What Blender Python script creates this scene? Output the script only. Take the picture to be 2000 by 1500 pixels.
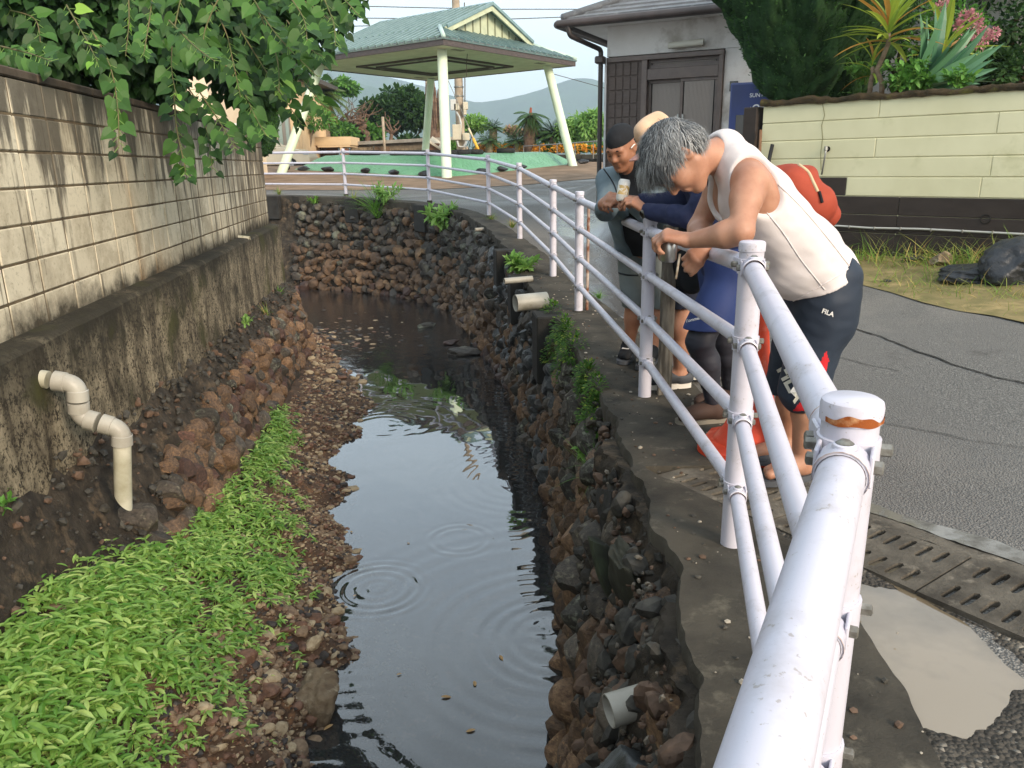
import bpy, math, random
import numpy as np
from mathutils import Vector, Matrix, geometry
random.seed(4); RNG = np.random.default_rng(11)
S = bpy.context.scene
COL = S.collection
for o in list(bpy.data.objects): bpy.data.objects.remove(o)
PI = math.pi
# ------------------------------------------------------------ camera
F = 1502.0; PITCH = math.radians(15.9); ROLL = math.radians(0.9); EYE = 1.33
FW = np.array([0, math.cos(PITCH), -math.sin(PITCH)])
UP0 = np.array([0, math.sin(PITCH), math.cos(PITCH)]); RT0 = np.array([1., 0, 0])
RT = math.cos(ROLL)*RT0 - math.sin(ROLL)*UP0
UP = math.sin(ROLL)*RT0 + math.cos(ROLL)*UP0
CP = np.array([0, 0, EYE])
cam = bpy.data.cameras.new('camera'); camo = bpy.data.objects.new('camera', cam); COL.objects.link(camo)
cam.sensor_width = 36; cam.lens = 36*F/2000; cam.clip_start = .02; cam.clip_end = 20000
m = Matrix.Identity(4)
for i in range(3):
    m[i][0], m[i][1], m[i][2], m[i][3] = RT[i], UP[i], -FW[i], CP[i]
camo.matrix_world = m
S.camera = camo
# ------------------------------------------------------------ sky, sun, exposure
SUN_DIR = Vector((0.55, -0.74, 0.42)).normalized()      # towards the sun
W = bpy.data.worlds.new('World'); S.world = W; W.use_nodes = True
wn = W.node_tree; wn.nodes.clear()
wo = wn.nodes.new('ShaderNodeOutputWorld'); wb = wn.nodes.new('ShaderNodeBackground')
sk = wn.nodes.new('ShaderNodeTexSky'); sk.sky_type = 'NISHITA'; sk.sun_disc = False
sk.sun_elevation = math.asin(SUN_DIR.z); sk.sun_rotation = math.atan2(SUN_DIR.x, SUN_DIR.y)
sk.air_density = 1.3; sk.dust_density = 2.5; sk.ozone_density = 1.5
mx = wn.nodes.new('ShaderNodeMix'); mx.data_type = 'RGBA'; mx.inputs[0].default_value = .72
mx.inputs[7].default_value = (6.5, 7.3, 7.8, 1)                # thin bright cloud veil
tcw = wn.nodes.new('ShaderNodeTexCoord'); nzw = wn.nodes.new('ShaderNodeTexNoise')
mpw = wn.nodes.new('ShaderNodeMapping'); mpw.inputs['Scale'].default_value = (1.6, 1.6, 5)
nzw.inputs['Scale'].default_value = 1.6; nzw.inputs['Detail'].default_value = 5
rmw = wn.nodes.new('ShaderNodeMapRange'); rmw.inputs[1].default_value = .35; rmw.inputs[2].default_value = .7
rmw.inputs[3].default_value = .6; rmw.inputs[4].default_value = .9
wn.links.new(tcw.outputs['Generated'], mpw.inputs[0]); wn.links.new(mpw.outputs[0], nzw.inputs['Vector'])
wn.links.new(nzw.outputs['Fac'], rmw.inputs[0]); wn.links.new(rmw.outputs[0], mx.inputs[0])
wn.links.new(sk.outputs[0], mx.inputs[6]); wn.links.new(mx.outputs[2], wb.inputs[0])
wb.inputs[1].default_value = .122
wn.links.new(wb.outputs[0], wo.inputs[0])
sun = bpy.data.lights.new('sun', 'SUN'); sun.energy = 2.1; sun.angle = math.radians(18); sun.color = (1, .84, .66)
suno = bpy.data.objects.new('sun', sun); COL.objects.link(suno)
suno.rotation_euler = SUN_DIR.to_track_quat('Z', 'Y').to_euler(); suno.location = (20, -30, 25)
S.view_settings.view_transform = 'Standard'; S.view_settings.look = 'None'
S.view_settings.gamma = 1; S.view_settings.exposure = 1.0; S.view_settings.use_curve_mapping = False
S.render.engine = 'CYCLES'

# ------------------------------------------------------------ helpers
def P(px, py, Y):
    """point at depth Y seen at pixel (px,py) of the 2000x1500 photograph"""
    d = FW + RT*(px-1000)/F + UP*(750-py)/F
    return CP + d*(Y/d[1])
def V(*a): return np.array(a, float)
def nrm(v):
    v = np.asarray(v, float); return v/np.linalg.norm(v)
def lin(h):
    if isinstance(h, str):
        c = [int(h[i:i+2], 16)/255 for i in (0, 2, 4)]
        return tuple((x/12.92 if x <= .04045 else ((x+.055)/1.055)**2.4) for x in c)
    return h
def smooth(a, b, x):
    t = np.clip((np.asarray(x, float)-a)/(b-a), 0, 1); return t*t*(3-2*t)
GY = [-10, 2.4, 4.5, 7, 8.9, 11.5, 14.4, 17.2, 19.4, 24, 27, 31, 36, 60, 3000]
GZ = [0, 0, -.06, 0, .07, .26, .41, .57, .67, .88, 1.05, 1.28, 1.44, 2.0, 2.1]
def gz(x, y):
    z = np.interp(y, GY, GZ)
    z = z + .1*np.clip(np.asarray(x)-1.25, 0, 4)*(1-smooth(12, 20, y))*smooth(0, 2.5, y)
    return z + .42*smooth(1.2, 2.4, x)*smooth(10.8, 13, y)*(1-smooth(17, 22, y))

def icosphere(n):
    t = (1+5**.5)/2
    v = [(-1,t,0),(1,t,0),(-1,-t,0),(1,-t,0),(0,-1,t),(0,1,t),(0,-1,-t),(0,1,-t),(t,0,-1),(t,0,1),(-t,0,-1),(-t,0,1)]
    v = [nrm(a) for a in v]
    f = [(0,11,5),(0,5,1),(0,1,7),(0,7,10),(0,10,11),(1,5,9),(5,11,4),(11,10,2),(10,7,6),(7,1,8),(3,9,4),(3,4,2),(3,2,6),(3,6,8),(3,8,9),(4,9,5),(2,4,11),(6,2,10),(8,6,7),(9,8,1)]
    for _ in range(n):
        cache = {}; nf = []
        def mid(a, b):
            k = (min(a, b), max(a, b))
            if k not in cache:
                v.append(nrm(v[a]+v[b])); cache[k] = len(v)-1
            return cache[k]
        for a, b, c in f:
            x, y, z = mid(a, b), mid(b, c), mid(c, a)
            nf += [(a, x, z), (b, y, x), (c, z, y), (x, y, z)]
        f = nf
    return np.array(v), np.array(f)
ICO = [icosphere(i) for i in range(5)]

def raw_mesh(name, verts, loops, starts, mat=None, smooth_=False, uv=None):
    me = bpy.data.meshes.new(name)
    me.vertices.add(len(verts)); me.vertices.foreach_set('co', np.asarray(verts, np.float32).ravel())
    me.loops.add(len(loops)); me.loops.foreach_set('vertex_index', np.asarray(loops, np.int32))
    me.polygons.add(len(starts)); me.polygons.foreach_set('loop_start', np.asarray(starts, np.int32))
    tot = np.diff(np.append(starts, len(loops))).astype(np.int32)
    me.polygons.foreach_set('loop_total', tot)
    me.polygons.foreach_set('use_smooth', np.full(len(starts), bool(smooth_)))
    me.update(calc_edges=True)
    for mm in (mat if isinstance(mat, (list, tuple)) else [mat]):
        if mm: me.materials.append(mm)
    return me

class MB:
    """collects pieces, then links them as ONE mesh object"""
    def __init__(self): self.v = []; self.f = []; self.n = 0; self.mi = []
    def add(self, verts, faces, mi=0):
        verts = np.asarray(verts, float).reshape(-1, 3)
        if isinstance(faces, np.ndarray): self.f.append(faces+self.n); self.mi.append(np.full(len(faces), mi))
        else:
            by = {}
            for q in faces: by.setdefault(len(q), []).append(q)
            for k, l in by.items(): self.f.append(np.array(l)+self.n); self.mi.append(np.full(len(l), mi))
        self.v.append(verts); self.n += len(verts)
        return self
    def box(self, c, s, rz=0, rot=None, bev=0, mi=0):
        c = np.asarray(c, float); h = np.asarray(s, float)/2
        if bev > 0:
            pts = []; b = min(bev, h.min()*.9)
            for sx in (-1, 1):
                for sy in (-1, 1):
                    for sz in (-1, 1):
                        pts += [(sx*h[0], sy*(h[1]-b), sz*(h[2]-b)), (sx*(h[0]-b), sy*h[1], sz*(h[2]-b)), (sx*(h[0]-b), sy*(h[1]-b), sz*h[2])]
            idx = lambda sx, sy, sz, k: ((sx*2+sy)*2+sz)*3+k
            fs = []
            for s_ in (0, 1):
                fs.append([idx(s_,0,0,0), idx(s_,1,0,0), idx(s_,1,1,0), idx(s_,0,1,0)][::(1 if s_ else -1)])
                fs.append([idx(0,s_,0,1), idx(1,s_,0,1), idx(1,s_,1,1), idx(0,s_,1,1)][::(-1 if s_ else 1)])
                fs.append([idx(0,0,s_,2), idx(1,0,s_,2), idx(1,1,s_,2), idx(0,1,s_,2)][::(1 if s_ else -1)])
            for a in (0, 1):
                for b2 in (0, 1):
                    fs.append([idx(a,b2,0,0), idx(a,b2,1,0), idx(a,b2,1,1), idx(a,b2,0,1)][::(1 if a != b2 else -1)])
                    fs.append([idx(a,0,b2,0), idx(a,1,b2,0), idx(a,1,b2,2), idx(a,0,b2,2)][::(-1 if a != b2 else 1)])
                    fs.append([idx(0,a,b2,1), idx(1,a,b2,1), idx(1,a,b2,2), idx(0,a,b2,2)][::(1 if a != b2 else -1)])
            for sx in (0, 1):
                for sy in (0, 1):
                    for sz in (0, 1):
                        t = [idx(sx,sy,sz,0), idx(sx,sy,sz,1), idx(sx,sy,sz,2)]
                        fs.append(t if (sx+sy+sz) % 2 else t[::-1])
            v = np.array(pts)
        else:
            v = np.array([(x, y, z) for x in (-1, 1) for y in (-1, 1) for z in (-1, 1)])*h
            fs = [[0,1,3,2],[4,6,7,5],[0,4,5,1],[2,3,7,6],[0,2,6,4],[1,5,7,3]]
        if rz: cz, sz = math.cos(rz), math.sin(rz); v = v@np.array([[cz, sz, 0], [-sz, cz, 0], [0, 0, 1]])
        if rot is not None: v = v@np.asarray(rot).T
        return self.add(v+c, fs, mi)
    def tube(self, pts, r, n=10, cap=True, mi=0, r2=None):
        pts = np.asarray(pts, float); k = len(pts)
        rr = np.full(k, r) if np.isscalar(r) else np.asarray(r, float)
        if r2 is not None: rr = np.linspace(r, r2, k)
        t = np.gradient(pts, axis=0); t /= np.linalg.norm(t, axis=1)[:, None]+1e-12
        a = np.array([0, 0, 1.]) if abs(t[0][2]) < .9 else np.array([1., 0, 0])
        u = nrm(np.cross(t[0], a)); ring = []
        ang = np.arange(n)/n*2*PI
        for i in range(k):
            u = u - t[i]*(u@t[i]); u = nrm(u); w = np.cross(t[i], u)
            ring.append(pts[i]+rr[i]*(np.cos(ang)[:, None]*u+np.sin(ang)[:, None]*w))
        v = np.concatenate(ring); j = np.arange(n); jn = (j+1) % n
        f = np.concatenate([np.stack([i*n+j, i*n+jn, (i+1)*n+jn, (i+1)*n+j], 1) for i in range(k-1)])
        self.add(v, f, mi)
        if cap:
            self.f.append(np.array([list(range(n))[::-1]])+self.n-len(v)); self.mi.append(np.array([mi]))
            self.f.append(np.array([list(range((k-1)*n, k*n))])+self.n-len(v)); self.mi.append(np.array([mi]))
        return self
    def lathe(self, prof, c=(0, 0, 0), n=20, axis=None, mi=0):
        """profile [(r,z)...] turned about axis through c"""
        ax = nrm(axis) if axis is not None else V(0, 0, 1)
        a = V(1, 0, 0) if abs(ax[0]) < .9 else V(0, 1, 0)
        u = nrm(np.cross(ax, a)); w = np.cross(ax, u); ang = np.arange(n)/n*2*PI
        v = np.concatenate([np.asarray(c, float)+z*ax+max(r, 1e-5)*(np.cos(ang)[:, None]*u+np.sin(ang)[:, None]*w) for r, z in prof])
        j = np.arange(n); jn = (j+1) % n; k = len(prof)
        f = np.concatenate([np.stack([i*n+j, i*n+jn, (i+1)*n+jn, (i+1)*n+j], 1) for i in range(k-1)])
        return self.add(v, f, mi)
    def prism(self, poly, z0, z1, mi=0):
        poly = [tuple(p) for p in poly]; n = len(poly)
        v = [(x, y, z0) for x, y in poly]+[(x, y, z1) for x, y in poly]
        f = [list(range(n))[::-1], list(range(n, 2*n))]+[[i, (i+1) % n, n+(i+1) % n, n+i] for i in range(n)]
        return self.add(v, f, mi)
    def poly(self, pts, mi=0): return self.add(pts, [list(range(len(pts)))], mi)
    def grid(self, G, mi=0):
        G = np.asarray(G, float); a, b = G.shape[:2]
        i = np.arange(a-1)[:, None]*b+np.arange(b-1)[None]
        f = np.stack([i, i+1, i+b+1, i+b], -1).reshape(-1, 4)
        return self.add(G.reshape(-1, 3), f, mi)
    def slab(self, G, thick, mi=0):
        """closed slab under grid G"""
        G = np.asarray(G, float); a, b = G.shape[:2]; B = G-np.asarray(thick)
        self.grid(G, mi); self.grid(B[:, ::-1], mi)
        for e, g in ((G[0], B[0]), (G[-1][::-1], B[-1][::-1]), (G[::-1, 0], B[::-1, 0]), (G[:, -1], B[:, -1])):
            self.grid(np.stack([g, e]), mi)
        return self
    def mesh(self, name, mat, sm=False):
        v = np.concatenate(self.v); loops = []; starts = []; s = 0; mis = []
        for f, mi in zip(self.f, self.mi):
            k = f.shape[1]; loops.append(f.ravel()); starts.append(s+np.arange(len(f))*k); s += f.size; mis.append(mi)
        me = raw_mesh(name, v, np.concatenate(loops), np.concatenate(starts), mat, sm)
        mis = np.concatenate(mis)
        if mis.any(): me.polygons.foreach_set('material_index', mis.astype(np.int32))
        return me
    def build(self, name, mat, parent=None, sm=False, auto=None):
        """links the mesh; geometry given in world space unless parent is local (rotated)"""
        me = self.mesh(name, mat, sm or auto is not None)
        if auto is not None: me.set_sharp_from_angle(angle=math.radians(auto))
        o = bpy.data.objects.new(name, me); COL.objects.link(o)
        if parent is not None: attach(o, parent)
        return o

def wloc(o):
    l = np.array(o.location)
    while o.parent is not None: o = o.parent; l = l+np.array(o.location)
    return l
def root_of(o):
    while o.parent is not None: o = o.parent
    return o
def attach(o, parent):
    """child keeps its world-space geometry: the origin moves to the parent's origin"""
    o.parent = parent
    if root_of(parent).get('_local'): return
    root = wloc(parent)
    o.data.transform(Matrix.Translation(Vector(-root)))
def tag(o, label=None, cat=None, group=None, kind=None):
    if label: o['label'] = label
    if cat: o['category'] = cat
    if group: o['group'] = group
    if kind: o['kind'] = kind
    return o
def thing(name, label, cat, loc=(0, 0, 0), group=None, rz=None):
    o = bpy.data.objects.new(name, None); COL.objects.link(o); o.empty_display_size = .1
    o.location = loc
    if rz is not None: o.rotation_euler = (0, 0, rz); o['_local'] = 1
    return tag(o, label, cat, group)
def solo(o, label, cat, group=None, kind=None):
    """a top-level thing that is one mesh: its origin goes to its base"""
    n = len(o.data.vertices); c = np.empty(n*3, np.float32); o.data.vertices.foreach_get('co', c); c = c.reshape(-1, 3)
    b = Vector(((c[:, 0].min()+c[:, 0].max())/2, (c[:, 1].min()+c[:, 1].max())/2, c[:, 2].min()))
    o.data.transform(Matrix.Translation(-b)); o.location = b
    return tag(o, label, cat, group, kind)
def inst(name, me, parent, M4, mat=None):
    """a piece that shares mesh data, placed with a world matrix under parent"""
    o = bpy.data.objects.new(name, me); COL.objects.link(o)
    if parent is not None:
        o.parent = parent
        M4 = M4 if root_of(parent).get('_local') else Matrix.Translation(Vector(-wloc(parent)))@M4
    o.matrix_basis = M4
    if mat is not None:
        o.material_slots[0].link = 'OBJECT'; o.material_slots[0].material = mat
    return o
def frame(x, y, z, loc, s=(1, 1, 1)):
    m = Matrix.Identity(4)
    for i in range(3):
        m[i][0], m[i][1], m[i][2], m[i][3] = x[i]*s[0], y[i]*s[1], z[i]*s[2], loc[i]
    return m
def scatter(mb, pos, D, N, size, tmpl, mi=0):
    """copies of leaf template (verts, faces): x width, y length, z normal"""
    tv, tf = tmpl; pos = np.asarray(pos, float); n = len(pos)
    D = D/(np.linalg.norm(D, axis=1)[:, None]+1e-9)
    R = np.cross(D, N); R /= np.linalg.norm(R, axis=1)[:, None]+1e-9; Nn = np.cross(R, D)
    size = np.broadcast_to(np.asarray(size, float), (n,))[:, None, None]
    v = pos[:, None]+size*(tv[None, :, 0:1]*R[:, None]+tv[None, :, 1:2]*D[:, None]+tv[None, :, 2:3]*Nn[:, None])
    k = len(tv)
    for ff in tf:
        ff = np.asarray(ff)
        f = (np.arange(n)[:, None, None]*k+ff[None]).reshape(-1, ff.shape[1])
        mb.f.append(f+mb.n); mb.mi.append(np.full(len(f), mi))
    mb.v.append(v.reshape(-1, 3)); mb.n += n*k
def rdir(n, up=0.0):
    d = RNG.normal(size=(n, 3)); d[:, 2] += up
    return d/np.linalg.norm(d, axis=1)[:, None]
# leaf templates
def t_heart():
    xs = [(0, .0), (.30, -.10), (.47, .12), (.46, .38), (.30, .68), (0, 1.08)]
    v = [(0, 0, 0), (0, .35, -.03), (0, .7, -.05), (0, 1.08, -.16)]
    r = [(.3, -.1, .05), (.47, .14, .07), (.43, .42, .05), (.24, .72, .0)]
    l = [(-a, b, c) for a, b, c in r]
    return np.array(v+r+l), [[(0, 4, 5, 1), (1, 5, 6, 2), (0, 1, 9, 8), (1, 2, 10, 9), (2, 6, 7, 3), (2, 3, 11, 10)]]
def t_lance(w=.16, droop=.25, n=4):
    v = []; f = []
    for i in range(n+1):
        t = i/n; ww = w*math.sin(PI*min(1, t*.93+.07))**.8 if i < n else 0.0
        z = -droop*t*t
        v += [(-ww, t, z+.35*ww), (0, t, z), (ww, t, z+.35*ww)]
    for i in range(n):
        a = i*3
        f += [(a, a+1, a+4, a+3), (a+1, a+2, a+5, a+4)]
    return np.array(v), [f]
def t_oval(): 
    return np.array([(0, 0, 0), (.28, .35, .04), (.2, .8, 0), (0, 1, -.05), (-.2, .8, 0), (-.28, .35, .04)]), [[(0, 1, 2, 3), (0, 3, 4, 5)]]
def t_blade(n=4, w=.02, bend=.35):
    v = []; f = []
    for i in range(n+1):
        t = i/n; v += [(-w*(1-t*.95), t, -bend*t*t), (w*(1-t*.95), t, -bend*t*t)]
    for i in range(n): f.append((2*i, 2*i+1, 2*i+3, 2*i+2))
    return np.array(v), [f]
HEART, OVAL, LANCE = t_heart(), t_oval(), t_lance()
def fbm(p, seed=0, octv=4):
    """cheap value noise by summed sines, p (...,3)"""
    r = np.random.default_rng(seed); o = np.zeros(p.shape[:-1]); a = 1.
    for k in range(octv):
        for _ in range(3):
            d = nrm(r.normal(size=3))*2**k; o += a*np.sin(p@d*2.1+r.uniform(0, 6.28))/3
        a *= .55
    return o

# ------------------------------------------------------------ materials
MATS = {}
def nodes(name):
    mt = bpy.data.materials.new(name); mt.use_nodes = True; nt = mt.node_tree; nt.nodes.clear()
    out = nt.nodes.new('ShaderNodeOutputMaterial')
    return mt, nt, out
class NT:
    def __init__(s, nt): s.nt = nt
    def n(s, t, **kw):
        nd = s.nt.nodes.new('ShaderNode'+t)
        for k, v in kw.items(): setattr(nd, k, v)
        return nd
    def l(s, a, b): s.nt.links.new(a, b)
    def pos(s, scale=(1, 1, 1), obj=False, rnd=False):
        if obj: src = s.n('TexCoord').outputs['Object']
        else: src = s.n('NewGeometry').outputs['Position']
        mp = s.n('Mapping'); mp.inputs['Scale'].default_value = scale; s.l(src, mp.inputs['Vector'])
        if rnd:
            oi = s.n('ObjectInfo'); mm = s.n('VectorMath', operation='SCALE'); cx = s.n('CombineXYZ')
            s.l(oi.outputs['Random'], cx.inputs[0]); s.l(oi.outputs['Random'], cx.inputs[1]); s.l(cx.outputs[0], mm.inputs[0]); mm.inputs['Scale'].default_value = 37.
            ad = s.n('VectorMath', operation='ADD'); s.l(mp.outputs[0], ad.inputs[0]); s.l(mm.outputs[0], ad.inputs[1]); return ad.outputs[0]
        return mp.outputs[0]
    def noise(s, vec, scale, detail=5, rough=.6, dist=0.):
        nd = s.n('TexNoise'); nd.inputs['Scale'].default_value = scale; nd.inputs['Detail'].default_value = detail
        nd.inputs['Roughness'].default_value = rough; nd.inputs['Distortion'].default_value = dist; s.l(vec, nd.inputs['Vector']); return nd.outputs['Fac']
    def ramp(s, fac, lo, hi, a=0., b=1.):
        r = s.n('MapRange'); r.inputs[1].default_value = lo; r.inputs[2].default_value = hi; r.inputs[3].default_value = a; r.inputs[4].default_value = b
        s.l(fac, r.inputs[0]); return r.outputs[0]
    def mix(s, fac, a, b, mode='MIX'):
        mxn = s.n('Mix', data_type='RGBA', blend_type=mode)
        for v, i in ((fac, 0), (a, 6), (b, 7)):
            if hasattr(v, 'is_output') or hasattr(v, 'links'): s.l(v, mxn.inputs[i])
            elif i == 0: mxn.inputs[0].default_value = v
            else: mxn.inputs[i].default_value = (*lin(v)[:3], 1)
        return mxn.outputs[2]
    def math(s, op, a, b=0., c=None):
        nd = s.n('Math', operation=op)
        for v, i in ((a, 0), (b, 1), (c, 2)):
            if v is None: continue
            if hasattr(v, 'links'): s.l(v, nd.inputs[i])
            else: nd.inputs[i].default_value = v
        return nd.outputs[0]
    def bump(s, h, strength=.3, dist=.01, nrm_=None):
        b = s.n('Bump'); b.inputs['Strength'].default_value = strength; b.inputs['Distance'].default_value = dist
        s.l(h, b.inputs['Height'])
        if nrm_ is not None: s.l(nrm_, b.inputs['Normal'])
        return b.outputs[0]
    def bsdf(s, out, col, rough=.8, spec=.4, metal=0., normal=None, trans=0.):
        p = s.n('BsdfPrincipled')
        for v, k in ((col, 'Base Color'), (rough, 'Roughness'), (spec, 'Specular IOR Level'), (metal, 'Metallic')):
            if hasattr(v, 'links'): s.l(v, p.inputs[k])
            elif k == 'Base Color': p.inputs[k].default_value = (*lin(v)[:3], 1)
            else: p.inputs[k].default_value = v
        if normal is not None: s.l(normal, p.inputs['Normal'])
        if out is not None: s.l(p.outputs[0], out.inputs[0])
        return p
def mat(name, col, col2=None, scale=8., rough=.8, spec=.35, metal=0., bump=.15, bscale=None, bdist=.005, obj=False, stretch=(1, 1, 1), lo=.35, hi=.65, rnd=False, rvar=0., col3=None, s3=None, lo3=.55, hi3=.7):
    if name in MATS: return MATS[name]
    mt, nt, out = nodes(name); g = NT(nt)
    vec = g.pos(stretch, obj, rnd)
    c = col
    if col2 is not None:
        f = g.ramp(g.noise(vec, scale), lo, hi); c = g.mix(f, col, col2)
    if col3 is not None:
        f3 = g.ramp(g.noise(vec, s3 or scale*.37, 6, .65), lo3, hi3); c = g.mix(f3, c, col3)
    if rvar:
        oi = g.n('ObjectInfo'); hs = g.n('HueSaturation'); v_ = g.ramp(oi.outputs['Random'], 0, 1, 1-rvar, 1+rvar)
        g.l(v_, hs.inputs['Value'])
        if hasattr(c, 'links'): g.l(c, hs.inputs['Color'])
        else: hs.inputs['Color'].default_value = (*lin(c), 1)
        c = hs.outputs[0]
    n_ = None
    if bump: n_ = g.bump(g.noise(vec, bscale or scale*4, 6, .7), bump, bdist)
    g.bsdf(out, c, rough, spec, metal, n_)
    MATS[name] = mt; return mt
def leaf_mat(name, a, b, trans=.35, rough=.5, spec=.3, c3=None, f3=.06):
    if name in MATS: return MATS[name]
    mt, nt, out = nodes(name); g = NT(nt)
    ge = g.n('NewGeometry'); oi = g.n('ObjectInfo')
    r = g.math('FRACT', g.math('ADD', ge.outputs['Random Per Island'], oi.outputs['Random']))
    c = g.mix(r, a, b)
    if c3: c = g.mix(g.math('LESS_THAN', g.math('FRACT', g.math('MULTIPLY', r, 17.3)), f3), c, c3)
    n_ = g.bump(g.noise(g.pos(), 60, 3), .12, .004)
    p = g.bsdf(None, c, rough, spec, 0, n_); t = g.n('BsdfTranslucent'); g.l(c, t.inputs[0])
    ms = g.n('MixShader'); ms.inputs[0].default_value = trans; g.l(p.outputs[0], ms.inputs[1]); g.l(t.outputs[0], ms.inputs[2]); g.l(ms.outputs[0], out.inputs[0])
    MATS[name] = mt; return mt
# ============================================================ SETTING: stream, ground, walls
def spline(ctrl, n):
    c = np.asarray(ctrl, float); k = len(c); t = np.linspace(0, k-1.0001, n); i = t.astype(int); f = (t-i)[:, None]
    p0 = c[np.clip(i-1, 0, k-1)]; p1 = c[i]; p2 = c[np.clip(i+1, 0, k-1)]; p3 = c[np.clip(i+2, 0, k-1)]
    return .5*((2*p1)+(-p0+p2)*f+(2*p0-5*p1+4*p2-p3)*f*f+(-p0+3*p1-3*p2+p3)*f**3)
CURB = [(-2.2,-4),(-1.6,-2.6),(-.85,-1.0),(-.25,-.1),(.15,.6),(.43,1.4),(.53,2.2),(.56,3),(.56,4.2),(.50,5.3),(.40,6.8),(.16,8.9),(-.02,10.5),(-.42,13),(-.9,14.9),(-1.75,16.5),(-2.8,17.6),(-4.0,18.6),(-6,19.4),(-9,20.1),(-14,20.6)]
FOOT = [(-2.6,-4),(-2.0,-2.6),(-1.25,-1.0),(-.66,-.1),(-.25,.6),(.02,1.4),(.16,2.2),(.25,3.0),(.34,4.1),(.34,5.3),(.24,7),(-.02,9.1),(-.25,10.7),(-.74,13.1),(-1.15,14.9),(-2.05,16.4),(-2.95,17.2),(-4.1,17.95),(-6,18.5),(-9,19.1),(-14,19.6)]
WATER = -1.43
NW = 420
CU = spline(CURB, NW); FO = spline(FOOT, NW)
CUZ = gz(CU[:, 0], CU[:, 1])
CUL = np.concatenate([[0], np.cumsum(np.hypot(*np.diff(CU, axis=0).T))])
def wall_pt(t, h):
    """right bank wall surface; t index 0..NW-1 (float), h 0 foot .. 1 kerb"""
    t = np.asarray(t, float); h = np.asarray(h, float); ii = np.arange(NW)
    cx, cy, cz_ = np.interp(t, ii, CU[:, 0]), np.interp(t, ii, CU[:, 1]), np.interp(t, ii, CUZ)
    fx, fy = np.interp(t, ii, FO[:, 0]), np.interp(t, ii, FO[:, 1])
    w = smooth(11.5, 15, cy)
    hf = np.interp(h, [-.3, 0, .50, .535, 1], [-.25, 0, .38, .78, 1.0])
    hh = h*(1-w)+hf*w
    near = (1-smooth(2.4, 3.4, cy))*smooth(.5, .9, h)*.0
    hh = hh-near
    return np.stack([fx+(cx-fx)*hh, fy+(cy-fy)*hh, WATER+(cz_-WATER)*h], -1)
def left_line(y, off): return off-.14*np.asarray(y)
def left_curve(y, off):
    """left bank: straight, then curving away to the left past y = 11.5"""
    y = np.asarray(y, float); e = np.maximum(0, y-11.2)
    return off-.14*y-.22*e*e
XW_Y = [-5, 0, 2, 3.07, 3.8, 4.66, 5.9, 7.3, 7.9, 8.7, 10, 11.2, 12.2, 13.2, 14.5, 17]
XW_X = [-1.2, -.95, -.93, -1.0, -1.06, -1.18, -1.45, -1.80, -1.72, -1.66, -2.1, -2.75, -3.3, -4.0, -5.4, -9]
def xw(y): return np.interp(y, XW_Y, XW_X)+.07*np.sin(y*5.1)+.05*np.sin(y*11.3+1)+.03*np.sin(y*23.)
def xfoot(y): return left_curve(y, -1.42)
def zleft(y): return np.interp(y, [-4, 2, 3, 3.6, 4.3, 6, 8, 10, 13], [-.45, -.47, -.52, -.66, -.90, -1.05, -1.15, -1.25, -1.38])
def bed_z(x, y):
    x = np.asarray(x, float); y = np.asarray(y, float)
    a, b = xfoot(y), xw(y); w = np.maximum(b-a, .25); t = (x-a)/w
    z = zleft(y)+(WATER-zleft(y))*np.clip(t, -.5, 1)**1.15*(t > 0)
    z = np.where(t > 1, WATER-.30*(1-np.exp(-(x-b)/.5)), z)
    z = np.where(t <= 0, zleft(y)+.05*np.clip(-t, 0, 1), z)
    rif = .22*np.exp(-((y-12.6)/1.3)**2)*np.exp(-((x+3.1)/.7)**2)
    p = np.stack([x, y, 0*x], -1)
    return z+rif+.018*fbm(p*2.2, 3)+.008*fbm(p*7, 5)

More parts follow.
